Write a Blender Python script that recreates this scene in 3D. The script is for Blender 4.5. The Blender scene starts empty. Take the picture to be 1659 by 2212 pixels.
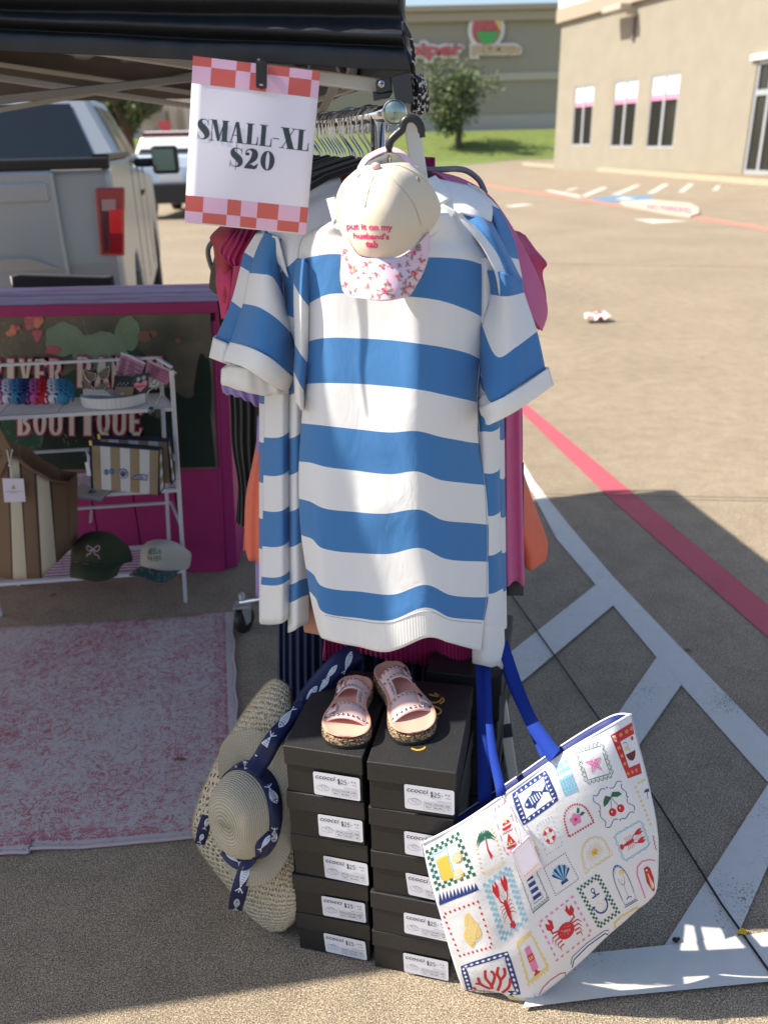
import bpy, bmesh, math, random
from mathutils import Vector, Matrix, noise
from mathutils.bvhtree import BVHTree
random.seed(7)
R = math.radians
scn = bpy.context.scene
COL = scn.collection
# ---------------- camera ----------------
# picture units: the photograph seen 1659 x 2212
FPX = 1800.0; TILT = R(23.9); ROLL = R(1.27); CH = 1.6
FWD = Vector((0, math.cos(TILT), -math.sin(TILT)))
_R0 = Vector((1, 0, 0)); _U0 = Vector((0, math.sin(TILT), math.cos(TILT)))
RGT = _R0*math.cos(ROLL) - _U0*math.sin(ROLL)
UPV = _U0*math.cos(ROLL) + _R0*math.sin(ROLL)
EYE = Vector((0, 0, CH))
cd = bpy.data.cameras.new('camera'); cam = bpy.data.objects.new('camera', cd); COL.objects.link(cam)
m = Matrix((RGT, UPV, -FWD)).transposed().to_4x4(); m.translation = EYE
cam.matrix_world = m
cd.sensor_fit = 'VERTICAL'; cd.sensor_height = 36; cd.sensor_width = 27; cd.lens = FPX/2212*36
cd.clip_start = .05; cd.clip_end = 1500
cd.dof.use_dof = True; cd.dof.focus_distance = 1.55; cd.dof.aperture_fstop = 3.8
scn.camera = cam
# ---------------- world and sun ----------------
SUNEL, = (R(49),); SUNAZ = -.05      # direction light travels, from +X towards +Y
w = bpy.data.worlds.new('World'); scn.world = w; w.use_nodes = True
nt = w.node_tree; nt.nodes.clear()
sky = nt.nodes.new('ShaderNodeTexSky'); sky.sky_type = 'NISHITA'; sky.sun_disc = False
sky.sun_elevation = SUNEL; sky.dust_density = 1.5; sky.ozone_density = 1.0
LDIR = Vector((math.cos(SUNAZ)*math.cos(SUNEL), math.sin(SUNAZ)*math.cos(SUNEL), -math.sin(SUNEL)))
sky.sun_rotation = math.atan2(-LDIR.x, -LDIR.y)
bg = nt.nodes.new('ShaderNodeBackground'); bg.inputs[1].default_value = .105
wo = nt.nodes.new('ShaderNodeOutputWorld')
nt.links.new(sky.outputs[0], bg.inputs[0]); nt.links.new(bg.outputs[0], wo.inputs[0])
sd = bpy.data.lights.new('sun', 'SUN'); sd.energy = 4.7; sd.angle = R(.5); sd.color = (1, .925, .80)
sun = bpy.data.objects.new('sun', sd); COL.objects.link(sun)
sun.rotation_euler = LDIR.to_track_quat('-Z', 'Y').to_euler()
scn.view_settings.view_transform = 'Standard'; scn.view_settings.look = 'None'
scn.view_settings.exposure = .9; scn.view_settings.gamma = 1
# ---------------- helpers ----------------
def ray(x, y): return FWD + RGT*((x-829.5)/FPX) + UPV*((1106-y)/FPX)
def P(x, y, Y):                       # picture point at distance Y in front
    d = ray(x, y); return EYE + d*(Y/d.y)
def G(x, y, z=0.0):                   # picture point on a level plane
    d = ray(x, y); return EYE + d*((z-CH)/d.z)
def topx(p):                          # world point -> picture point
    v = Vector(p)-EYE; dd = v.dot(FWD); return 829.5+FPX*v.dot(RGT)/dd, 1106-FPX*v.dot(UPV)/dd
def inplane(x, y, p0, n):
    d = ray(x, y); return EYE + d*((p0-EYE).dot(n)/d.dot(n))
MC = {}
def mat(name, col, rough=.8, metal=0, var=.0, vs=30, bump=.0, bs=200, spec=.5, alpha=1, sheen=0, trans=0, build=None):
    if name in MC: return MC[name]
    mm = bpy.data.materials.new(name); mm.use_nodes = True; t = mm.node_tree; b = t.nodes['Principled BSDF']
    c = tuple(col)+(1,)
    b.inputs['Base Color'].default_value = c; b.inputs['Roughness'].default_value = rough; b.inputs['Metallic'].default_value = metal
    b.inputs['Specular IOR Level'].default_value = spec
    if alpha < 1: b.inputs['Alpha'].default_value = alpha
    if sheen: b.inputs['Sheen Weight'].default_value = sheen
    if trans: b.inputs['Transmission Weight'].default_value = trans
    if var or bump:
        tc = t.nodes.new('ShaderNodeTexCoord')
    if var:
        n = t.nodes.new('ShaderNodeTexNoise'); n.inputs['Scale'].default_value = vs; n.inputs['Detail'].default_value = 4
        t.links.new(tc.outputs['Object'], n.inputs['Vector'])
        mx = t.nodes.new('ShaderNodeMix'); mx.data_type = 'RGBA'
        mx.inputs['A'].default_value = tuple(min(1, v*(1-var)) for v in col)+(1,)
        mx.inputs['B'].default_value = tuple(min(1, v*(1+var)) for v in col)+(1,)
        t.links.new(n.outputs[0], mx.inputs['Factor']); t.links.new(mx.outputs['Result'], b.inputs['Base Color'])
    if bump:
        n2 = t.nodes.new('ShaderNodeTexNoise'); n2.inputs['Scale'].default_value = bs; n2.inputs['Detail'].default_value = 3
        t.links.new(tc.outputs['Object'], n2.inputs['Vector'])
        bp = t.nodes.new('ShaderNodeBump'); bp.inputs['Strength'].default_value = bump; bp.inputs['Distance'].default_value = .002
        t.links.new(n2.outputs[0], bp.inputs['Height']); t.links.new(bp.outputs[0], b.inputs['Normal'])
    if build: build(mm, t, b)
    MC[name] = mm; return mm
def N(t, typ, **kw):
    n = t.nodes.new(typ)
    for k, v in kw.items(): setattr(n, k, v)
    return n
def thing(name, label, cat, loc=(0, 0, 0), group=None, kind=None):
    o = bpy.data.objects.new(name, None); COL.objects.link(o); o.location = loc; o.empty_display_size = .05
    tag(o, label, cat, group, kind); return o
def tag(o, label=None, cat=None, group=None, kind=None):
    if label: o['label'] = label
    if cat: o['category'] = cat
    if group: o['group'] = group
    if kind: o['kind'] = kind
    return o
def wloc(o):
    v = Vector((0, 0, 0))
    while o is not None: v += o.location; o = o.parent
    return v
def link(me, name, parent=None, mats=(), smooth=False, solid=0, center=False):
    off = wloc(parent) if parent is not None else Vector((0, 0, 0))
    o = bpy.data.objects.new(name, me); COL.objects.link(o)
    if center and parent is None and len(me.vertices):
        c = sum((v.co for v in me.vertices), Vector())/len(me.vertices); o.location = c; off = c
    me.transform(Matrix.Translation(-off))
    if parent is not None: o.parent = parent
    for mm in (mats if isinstance(mats, (list, tuple)) else [mats]): me.materials.append(mm)
    if smooth:
        for p in me.polygons: p.use_smooth = True
    if solid:
        s = o.modifiers.new('thickness', 'SOLIDIFY'); s.thickness = solid; s.offset = -1
    return o
class MB:
    """collects faces, world coordinates"""
    def __init__(s): s.v = []; s.f = []; s.m = []; s.sm = []
    def add(s, vs, fs, mi=0, smooth=False):
        b = len(s.v); s.v += [Vector(v) for v in vs]
        for f in fs: s.f.append([i+b for i in f]); s.m.append(mi); s.sm.append(smooth)
    def quad(s, a, b, c, d, mi=0): s.add([a, b, c, d], [(0, 1, 2, 3)], mi)
    def box(s, c, size, mi=0, rz=0, M=None):
        hx, hy, hz = size[0]/2, size[1]/2, size[2]/2
        vs = [Vector((x, y, z)) for z in (-hz, hz) for y in (-hy, hy) for x in (-hx, hx)]
        if M is None: M = Matrix.Rotation(rz, 3, 'Z')
        vs = [M @ v + Vector(c) for v in vs]
        s.add(vs, [(0, 2, 3, 1), (4, 5, 7, 6), (0, 1, 5, 4), (2, 6, 7, 3), (0, 4, 6, 2), (1, 3, 7, 5)], mi)
    def hexa(s, q0, q1, mi=0):            # two quads, joined
        vs = list(q0)+list(q1)
        s.add(vs, [(3, 2, 1, 0), (4, 5, 6, 7)]+[(i, (i+1) % 4, 4+(i+1) % 4, 4+i) for i in range(4)], mi)
    def beam(s, a, b, w, h, mi=0, up=Vector((0, 0, 1))):
        a = Vector(a); b = Vector(b); d = (b-a).normalized(); x = d.cross(up)
        if x.length < 1e-4: x = Vector((1, 0, 0))
        x.normalize(); y = x.cross(d)
        q = [(-w/2, -h/2), (w/2, -h/2), (w/2, h/2), (-w/2, h/2)]
        s.hexa([a+x*i+y*j for i, j in q], [b+x*i+y*j for i, j in q], mi)
    def tube(s, pts, r, n=8, mi=0, cap=True, closed=False):
        pts = [Vector(p) for p in pts]; k = len(pts); rings = []
        rr = r if isinstance(r, (list, tuple)) else [r]*k
        prev = None; vs = []
        for i, p in enumerate(pts):
            if closed: d = pts[(i+1) % k]-pts[i-1]
            else: d = pts[min(i+1, k-1)]-pts[max(i-1, 0)]
            d.normalize()
            if prev is None:
                x = d.cross(Vector((0, 0, 1)));
                if x.length < .01: x = d.cross(Vector((1, 0, 0)))
            else: x = prev - d*prev.dot(d)
            if x.length < 1e-6: x = d.orthogonal()
            x.normalize(); prev = x; y = d.cross(x)
            vs += [p + (x*math.cos(2*math.pi*j/n)+y*math.sin(2*math.pi*j/n))*rr[i] for j in range(n)]
        fs = []
        for i in range(k if closed else k-1):
            a = i*n; b = ((i+1) % k)*n
            fs += [(a+j, a+(j+1) % n, b+(j+1) % n, b+j) for j in range(n)]
        if cap and not closed: fs += [tuple(range(n-1, -1, -1)), tuple(range((k-1)*n, k*n))]
        s.add(vs, fs, mi, True)
    def lathe(s, prof, n=24, M=Matrix.Identity(4), mi=0, sy=1):     # prof: (r, z)
        vs = [M @ Vector((r*math.cos(2*math.pi*j/n), r*sy*math.sin(2*math.pi*j/n), z)) for r, z in prof for j in range(n)]
        fs = [(i*n+j, i*n+(j+1) % n, (i+1)*n+(j+1) % n, (i+1)*n+j) for i in range(len(prof)-1) for j in range(n)]
        s.add(vs, fs, mi, True)
    def ball(s, c, r, mi=0, n=8, sz=1):
        prof = [(r*math.sin(math.pi*i/(n//2)) + 1e-5, -r*sz*math.cos(math.pi*i/(n//2))) for i in range(n//2+1)]
        s.lathe(prof, n, Matrix.Translation(c), mi)
    def prism(s, pts, ext, mi=0, side=None):      # planar polygon extruded by vector ext
        n = len(pts); ext = Vector(ext); pts = [Vector(p) for p in pts]
        s.add(pts+[p+ext for p in pts], [tuple(range(n-1, -1, -1)), tuple(range(n, 2*n))], mi)
        b = len(s.v)-2*n
        for i in range(n):
            s.f.append([b+i, b+(i+1) % n, b+n+(i+1) % n, b+n+i]); s.m.append(mi if side is None else side); s.sm.append(False)
    def build(s, name, mats, parent=None, bevel=0, solid=0, fixn=True, uv=None, center=False, weld=False):
        me = bpy.data.meshes.new(name); me.from_pydata([tuple(v) for v in s.v], [], s.f)
        o = link(me, name, parent, mats, center=center, solid=solid)
        for p, mi, sm in zip(me.polygons, s.m, s.sm): p.material_index = mi; p.use_smooth = sm
        me.update()
        if fixn or weld:
            bm = bmesh.new(); bm.from_mesh(me)
            if weld: bmesh.ops.remove_doubles(bm, verts=bm.verts, dist=1e-5)
            bmesh.ops.recalc_face_normals(bm, faces=bm.faces); bm.to_mesh(me); bm.free()
        if bevel:
            b = o.modifiers.new('bevel', 'BEVEL'); b.width = bevel; b.segments = 2; b.limit_method = 'ANGLE'
        return o
def cr(p, t):                            # catmull-rom through list, t in 0..len-1
    n = len(p); i = min(int(t), n-2); f = t-i
    a = p[max(i-1, 0)]; b = p[i]; c = p[i+1]; d = p[min(i+2, n-1)]
    return .5*((2*b)+(c-a)*f+(2*a-5*b+4*c-d)*f*f+(3*b-a-3*c+d)*f**3)
def smoothpath(pts, n=40, closed=False):
    pts = [Vector(p) for p in pts]
    if closed:
        k = len(pts); q = [pts[-1]]+pts+[pts[0], pts[1]]
        return [cr(q, 1+k*i/n) for i in range(n)]
    return [cr(pts, (len(pts)-1)*i/n) for i in range(n+1)]
def panel(name, rows, mats, parent=None, nu=24, sv=4, bands=None, solid=.003, wr=0, ws=6, back=0, vlin=False, seed=0, folds=None, keep=None, center=False):
    """cloth: rows of (x, y, Y) picture points from top to bottom; bands = material index for each interval of rows"""
    k = max(len(r) for r in rows); R3 = []
    for r in rows:
        pts = [P(*p) for p in r]
        R3.append([cr(pts, (len(pts)-1)*i/nu) for i in range(nu+1)])
    VR = []; MI = []
    nr = len(R3)
    for j in range(nr-1):
        for q in range(sv):
            VR.append([(R3[j][i].lerp(R3[j+1][i], q/sv) if vlin else cr([R3[a][i] for a in range(nr)], j+q/sv)) for i in range(nu+1)])
            MI.append(bands[j] if bands else 0)
    VR.append(R3[-1]); nv = len(VR)
    for jj, row in enumerate(VR):
        for i, v in enumerate(row):
            if folds: v.y += folds(i/nu, jj/(nv-1))
            if wr: v.y += wr*(noise.noise(Vector((v.x*ws+seed, v.z*ws*.55, seed))) + .45*noise.noise(Vector((v.x*ws*2.7, v.z*ws*1.3+seed, 3))))
    W = nu+1; verts = [v for row in VR for v in row]; faces = []; mi = []
    for j in range(nv-1):
        for i in range(nu):
            faces.append((j*W+i, (j+1)*W+i, (j+1)*W+i+1, j*W+i+1)); mi.append(MI[j])
    if back:
        b = len(verts)
        for row in VR:
            for i, v in enumerate(row): verts.append(v + Vector((0, .004+back*max(0, math.sin(math.pi*i/nu))**.6, 0)))
        for j in range(nv-1):
            for i in range(nu):
                faces.append((b+j*W+i, b+j*W+i+1, b+(j+1)*W+i+1, b+(j+1)*W+i)); mi.append(MI[j])
    me = bpy.data.meshes.new(name); me.from_pydata([tuple(v) for v in verts], [], faces)
    uvl = me.uv_layers.new(name='UVMap')
    for p in me.polygons:
        for li in p.loop_indices:
            vi = me.loops[li].vertex_index % (nv*W); uvl.data[li].uv = ((vi % W)/nu, 1-(vi//W)/(nv-1))
    if keep is not None: keep.append(BVHTree.FromPolygons([tuple(v) for v in verts[:nv*W]], faces[:(nv-1)*nu]))
    o = link(me, name, parent, mats, smooth=True, solid=solid, center=center)
    for p, q in zip(me.polygons, mi): p.material_index = q
    return o
# ---- flat drawings laid on surfaces ----
_tc = {}
def textpolys(s, off=0.0, shear=0.0):
    key = (s, off, shear)
    if key in _tc: return _tc[key]
    c = bpy.data.curves.new('t', 'FONT'); c.body = s; c.size = 1; c.offset = off; c.shear = shear; c.resolution_u = 3
    c.align_x = 'LEFT'
    o = bpy.data.objects.new('t', c); me = o.to_mesh()
    vs = [(v.co.x, v.co.y) for v in me.vertices]; out = [[vs[i] for i in p.vertices] for p in me.polygons]
    xs = [v[0] for v in vs] or [0, 1]; ys = [v[1] for v in vs] or [0, 1]
    x0, x1, y0, y1 = min(xs), max(xs), min(ys), max(ys)
    out = [[((x-x0)/(x1-x0+1e-9), (y1-y)/(y1-y0+1e-9)) for x, y in p] for p in out]
    o.to_mesh_clear(); bpy.data.objects.remove(o); bpy.data.curves.remove(c)
    _tc[key] = out; return out
def quadmap(q):                          # unit square -> quad TL TR BR BL
    (ax, ay), (bx, by), (cx, cy), (dx, dy) = q
    return lambda u, v: ((ax*(1-u)+bx*u)*(1-v)+(dx*(1-u)+cx*u)*v, (ay*(1-u)+by*u)*(1-v)+(dy*(1-u)+cy*u)*v)
class Decal:
    def __init__(s, hit, M=None, lift=.0006):
        s.hit = hit; s.v = []; s.f = []; s.mi = []; s.mats = []; s.M = M or (lambda u, v: (u, v)); s.lift = lift; s.lay = 1
    def c(s, m):
        if m not in s.mats: s.mats.append(m)
        return s.mats.index(m)
    def poly(s, pts, m, lay=None):
        b = len(s.v); L = s.lay if lay is None else lay; vs = []
        for u, v in pts:
            h = s.hit(*s.M(u, v))
            if h is None: return
            vs.append(h[0]+h[1]*s.lift*L)
        s.v += vs; s.f.append(tuple(range(b, b+len(pts)))); s.mi.append(s.c(m))
    def grid(s, u0, v0, u1, v1, m, n=1, k=1, lay=None):
        for i in range(n):
            for j in range(k):
                a = u0+(u1-u0)*i/n; b = u0+(u1-u0)*(i+1)/n; c = v0+(v1-v0)*j/k; d = v0+(v1-v0)*(j+1)/k
                s.poly([(a, c), (b, c), (b, d), (a, d)], m, lay)
    def ell(s, cx, cy, rx, ry, m, n=14, a0=0, rot=0, lay=None):
        p = []
        for i in range(n):
            a = 2*math.pi*i/n+a0; x = rx*math.cos(a); y = ry*math.sin(a)
            p.append((cx+x*math.cos(rot)-y*math.sin(rot), cy+x*math.sin(rot)+y*math.cos(rot)))
        s.poly(p, m, lay)
    def stroke(s, pts, w, m, closed=False, seg=0, asp=1, lay=None):    # w width in v units; asp = du/dv size ratio
        if seg:
            q = []
            L = len(pts)
            for i in range(L if closed else L-1):
                a = pts[i]; b = pts[(i+1) % L]
                for k in range(seg): q.append((a[0]+(b[0]-a[0])*k/seg, a[1]+(b[1]-a[1])*k/seg))
            if not closed: q.append(pts[-1])
            pts = q
        L = len(pts); ws = w if isinstance(w, (list, tuple)) else [w]*L
        l = []; r = []
        for i in range(L):
            a = pts[i-1] if (i > 0 or closed) else pts[i]; b = pts[(i+1) % L] if (i < L-1 or closed) else pts[i]
            dx = (b[0]-a[0])*asp; dy = b[1]-a[1]; n = math.hypot(dx, dy) or 1; nx, ny = -dy/n/asp, dx/n
            l.append((pts[i][0]+nx*ws[i]/2, pts[i][1]+ny*ws[i]/2)); r.append((pts[i][0]-nx*ws[i]/2, pts[i][1]-ny*ws[i]/2))
        for i in range(L if closed else L-1):
            k = (i+1) % L; s.poly([l[i], l[k], r[k], r[i]], m, lay)
    def text(s, t, u0, v0, u1, v1, m, off=0.0, shear=0.0, lay=None):
        for p in textpolys(t, off, shear): s.poly([(u0+x*(u1-u0), v0+y*(v1-v0)) for x, y in p], m, lay)
    def build(s, name, parent):
        if not s.v: return None
        me = bpy.data.meshes.new(name); me.from_pydata([tuple(v) for v in s.v], [], s.f)
        o = link(me, name, parent, s.mats)
        for p, q in zip(me.polygons, s.mi): p.material_index = q
        return o
def onbvh(trees):
    def h(x, y):
        d = ray(x, y).normalized(); best = None
        for t in trees:
            r = t.ray_cast(EYE, d)
            if r[0] is not None and (best is None or r[3] < best[3]): best = r
        if best is None: return None
        n = best[1] if best[1].dot(d) < 0 else -best[1]
        return best[0], n
    return h
def onplane(o, ux, vx, n=None):          # u, v -> point on plane
    o = Vector(o); ux = Vector(ux); vx = Vector(vx)
    nn = ux.cross(vx).normalized()
    if nn.dot(EYE-o) < 0: nn = -nn
    return lambda u, v: (o+ux*u+vx*v, nn)
def bvh_of(ob):
    l = wloc(ob); me = ob.data
    return BVHTree.FromPolygons([tuple(v.co+l) for v in me.vertices], [tuple(p.vertices) for p in me.polygons])
# ================= setting =================
def ground_build(mm, t, b):
    tc = N(t, 'ShaderNodeTexCoord'); 
    n1 = N(t, 'ShaderNodeTexNoise'); n1.inputs['Scale'].default_value = 330; n1.inputs['Detail'].default_value = 3
    n2 = N(t, 'ShaderNodeTexVoronoi'); n2.inputs['Scale'].default_value = 260
    n3 = N(t, 'ShaderNodeTexNoise'); n3.inputs['Scale'].default_value = .8; n3.inputs['Detail'].default_value = 6
    n4 = N(t, 'ShaderNodeTexNoise'); n4.inputs['Scale'].default_value = 9; n4.inputs['Detail'].default_value = 5
    for n in (n1, n2, n3, n4): t.links.new(tc.outputs['Object'], n.inputs['Vector'])
    r1 = N(t, 'ShaderNodeValToRGB'); e = r1.color_ramp.elements
    e[0].position = .32; e[0].color = (.080, .068, .052, 1); e[1].position = .68; e[1].color = (.60, .50, .37, 1)
    x = e.new(.5); x.color = (.292, .243, .177, 1)
    t.links.new(n1.outputs[0], r1.inputs[0])
    r2 = N(t, 'ShaderNodeValToRGB'); e = r2.color_ramp.elements
    e[0].position = .0; e[0].color = (.55, .55, .56, 1); e[1].position = .9; e[1].color = (1.25, 1.2, 1.15, 1)
    t.links.new(n2.outputs['Color'], r2.inputs[0])
    mx = N(t, 'ShaderNodeMix', data_type='RGBA', blend_type='MULTIPLY'); mx.inputs['Factor'].default_value = .8
    t.links.new(r1.outputs[0], mx.inputs['A']); t.links.new(r2.outputs[0], mx.inputs['B'])
    r3 = N(t, 'ShaderNodeValToRGB'); e = r3.color_ramp.elements
    e[0].position = .3; e[0].color = (.88, .87, .86, 1); e[1].position = .7; e[1].color = (1.08, 1.07, 1.06, 1)
    t.links.new(n3.outputs[0], r3.inputs[0])
    m2 = N(t, 'ShaderNodeMix', data_type='RGBA', blend_type='MULTIPLY'); m2.inputs['Factor'].default_value = 1
    t.links.new(mx.outputs['Result'], m2.inputs['A']); t.links.new(r3.outputs[0], m2.inputs['B'])
    r4 = N(t, 'ShaderNodeValToRGB'); e = r4.color_ramp.elements
    e[0].position = .35; e[0].color = (.86, .86, .86, 1); e[1].position = .6; e[1].color = (1, 1, 1, 1)
    t.links.new(n4.outputs[0], r4.inputs[0])
    m3 = N(t, 'ShaderNodeMix', data_type='RGBA', blend_type='MULTIPLY'); m3.inputs['Factor'].default_value = 1
    t.links.new(m2.outputs['Result'], m3.inputs['A']); t.links.new(r4.outputs[0], m3.inputs['B'])
    n5 = N(t, 'ShaderNodeTexVoronoi'); n5.inputs['Scale'].default_value = 2.6; t.links.new(tc.outputs['Object'], n5.inputs['Vector'])
    n6 = N(t, 'ShaderNodeTexNoise'); n6.inputs['Scale'].default_value = 14; n6.inputs['Detail'].default_value = 6; t.links.new(tc.outputs['Object'], n6.inputs['Vector'])
    a5 = N(t, 'ShaderNodeMath', operation='MULTIPLY_ADD'); a5.inputs[1].default_value = .16; t.links.new(n6.outputs[0], a5.inputs[0]); t.links.new(n5.outputs['Distance'], a5.inputs[2])
    r5_ = N(t, 'ShaderNodeValToRGB'); e = r5_.color_ramp.elements; e[0].position = .095; e[0].color = (.42, .42, .44, 1); e[1].position = .125; e[1].color = (1, 1, 1, 1); t.links.new(a5.outputs[0], r5_.inputs[0])
    m4 = N(t, 'ShaderNodeMix', data_type='RGBA', blend_type='MULTIPLY'); m4.inputs['Factor'].default_value = .8
    t.links.new(m3.outputs['Result'], m4.inputs['A']); t.links.new(r5_.outputs[0], m4.inputs['B'])
    t.links.new(m4.outputs['Result'], b.inputs['Base Color'])
    bp = N(t, 'ShaderNodeBump'); bp.inputs['Strength'].default_value = .5; bp.inputs['Distance'].default_value = .002
    t.links.new(n1.outputs[0], bp.inputs['Height']); t.links.new(bp.outputs[0], b.inputs['Normal'])
def paint_build(scale_cut):
    def f(mm, t, b):
        tc = N(t, 'ShaderNodeTexCoord'); n = N(t, 'ShaderNodeTexNoise'); n.inputs['Scale'].default_value = 210; n.inputs['Detail'].default_value = 4
        n2 = N(t, 'ShaderNodeTexNoise'); n2.inputs['Scale'].default_value = 4; n2.inputs['Detail'].default_value = 3
        t.links.new(tc.outputs['Object'], n.inputs['Vector']); t.links.new(tc.outputs['Object'], n2.inputs['Vector'])
        a = N(t, 'ShaderNodeMath', operation='MULTIPLY_ADD'); a.inputs[1].default_value = .75
        t.links.new(n2.outputs[0], a.inputs[0]); t.links.new(n.outputs[0], a.inputs[2])
        r = N(t, 'ShaderNodeValToRGB'); e = r.color_ramp.elements; e[0].position = scale_cut-.07; e[1].position = scale_cut+.05
        e[0].color = (0, 0, 0, 1); e[1].color = (1, 1, 1, 1)
        t.links.new(a.outputs[0], r.inputs[0]); t.links.new(r.outputs[0], b.inputs['Alpha'])
    return f
M_ground = mat('concrete', (.4, .35, .28), .9, build=ground_build, spec=.3)
gb = MB(); gb.quad((-250, -30, 0), (250, -30, 0), (250, 420, 0), (-250, 420, 0))
tag(gb.build('ground', M_ground), kind='structure')
M_red = mat('red_paint', (.45, .08, .105), .75, var=.12, vs=40, build=paint_build(.645))
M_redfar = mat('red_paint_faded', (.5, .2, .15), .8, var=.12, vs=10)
M_white = mat('white_paint', (.56, .545, .51), .75, var=.08, vs=30, build=paint_build(.65))
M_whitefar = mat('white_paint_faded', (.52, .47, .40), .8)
M_joint = mat('joint_filler', (.012, .012, .013), .8)
M_blue = mat('blue_paint', (.12, .22, .34), .8)
def r6(x, y): return ((1200+x/1.387)*.8525, (1000+y/1.387)*.8525)
def r3(x, y): return ((1300+x/2.568)*.8525, y/2.568*.8525)
def r2(x, y): return ((750+x/2.37)*.8525, y/2.37*.8525)
def r1(x, y): return (x*.411, y*.411)
def r4(x, y): return (x*.3186, 554.1+y*.3186)
def r5(x, y): return (x*.3186, 895.1+y*.3186)
def rt(x, y): return (895.1+x*.334, 1491.9+y*.334)      # tote close-up
def rh(x, y): return (392.1+x*.3597, 1406.6+y*.3597)    # hat close-up
def rs(x, y): return (596.8+x*.2569, 1364+y*.2569)      # sandals close-up
def rb(x, y): return (613.8+x*.2261, 1705+y*.2261)      # box close-up
def flatpoly(mb, pts, z, mi=0):
    mb.add([G(*p, z) for p in pts], [tuple(range(len(pts)))], mi)
def marking(name, quads, z, mt, th=.0):
    mb = MB()
    for q in quads: flatpoly(mb, q, z)
    return tag(mb.build(name, mt), kind='structure')
L1 = [r6(*p) for p in [(140, 35), (470, 355), (1035, 855), (1500, 1270)]]; L2 = [r6(*p) for p in [(188, 35), (575, 358), (1035, 740), (1500, 1125)]]
marking('red_line', [[L1[i], L2[i], L2[i+1], L1[i+1]] for i in range(3)], .004, M_red)
wl = []
Lw = [r6(*p) for p in [(120, 180), (185, 305), (290, 505), (428, 668)]]; Rw = [r6(*p) for p in [(140, 180), (216, 308), (345, 470), (490, 640)]]
for i in range(3): wl.append([Lw[i], Rw[i], Rw[i+1], Lw[i+1]])
wl.append([r6(428, 668), r6(490, 640), r6(700, 860), r6(640, 920)])
wl.append([r6(640, 920), r6(700, 860), r6(1035, 1205), r6(1035, 1365)])
wl.append([r6(1035, 1365), r6(1035, 1205), r6(1400, 1590), r6(1400, 1800)])
marking('white_hatching', wl, .004, M_white)
marking('white_hatching', [[r6(428, 668), r6(492, 738), r6(180, 1000), r6(128, 905)], [r6(128, 905), r6(180, 1000), r6(-150, 1260), r6(-200, 1170)]], .008, M_white)
marking('white_hatching', [[r6(642, 922), r6(728, 1020), r6(585, 1225), r6(512, 1112)], [r6(512, 1112), r6(585, 1225), r6(330, 1560), r6(250, 1470)]], .008, M_white)
marking('white_hatching', [[r6(1035, 1365), r6(1035, 1650), r6(905, 1950), r6(670, 1935)], [r6(1035, 1365), r6(1400, 1600), r6(1400, 1700), r6(1035, 1650)]], .008, M_white)
marking('white_hatching', [[r6(250, 1995), r6(410, 1962), r6(480, 2116), r6(170, 2155)], [r6(410, 1962), r6(670, 1935), r6(760, 2090), r6(480, 2116)], [r6(670, 1935), r6(1060, 1885), r6(1060, 2060), r6(760, 2090)], [r6(1060, 1885), r6(1500, 1850), r6(1500, 2010), r6(1060, 2060)]], .012, M_white)
def strip(pts, wdt, z, mt, name):
    mb = MB(); g = [G(*p, z) for p in pts]
    for a, b in zip(g, g[1:]):
        d = (b-a).normalized(); n = Vector((-d.y, d.x, 0))*wdt/2
        mb.quad(a-n, b-n, b+n, a+n)
    return tag(mb.build(name, mt), kind='structure')
strip([(980, 1100), r6(130, 700), r6(325, 975), r6(430, 1125), r6(650, 1440), r6(870, 1790), r6(1040, 2030), r6(1200, 2270)], .006, .016, M_joint, 'pavement_joint')
strip([(500, 1052), (1128, 1066), (1659, 1076), (2100, 1086)], .006, .016, M_joint, 'pavement_joint')
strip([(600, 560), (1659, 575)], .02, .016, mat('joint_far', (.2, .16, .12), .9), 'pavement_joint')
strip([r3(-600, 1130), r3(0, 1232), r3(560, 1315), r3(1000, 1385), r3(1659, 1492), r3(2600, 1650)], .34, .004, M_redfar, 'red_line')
fm = [[(200, 1240), (240, 1235), (470, 1275), (430, 1290)], [(420, 1280), (470, 1282), (615, 1222), (575, 1218)], [(630, 1270), (690, 1268), (830, 1205), (785, 1205)],
      [(865, 1260), (915, 1258), (1015, 1198), (975, 1196)], [(1070, 1250), (1110, 1250), (1175, 1198), (1140, 1196)], [(1290, 1240), (1325, 1240), (1350, 1210), (1320, 1208)],
      [(330, 1240), (370, 1240), (430, 1222), (395, 1222)], [(780, 1425), (900, 1425), (1150, 1440), (900, 1455)], [(-60, 1340), (60, 1325), (140, 1330), (0, 1350)]]
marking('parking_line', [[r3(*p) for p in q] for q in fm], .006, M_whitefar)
marking('blue_parking_patch', [[r3(*p) for p in [(510, 1290), (700, 1270), (880, 1272), (930, 1295), (700, 1315), (540, 1308)]]], .007, M_blue)
marking('blue_parking_patch', [[r3(*p) for p in [(660, 1296), (720, 1280), (735, 1283), (800, 1292), (740, 1300)]]], .012, M_whitefar)
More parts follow.
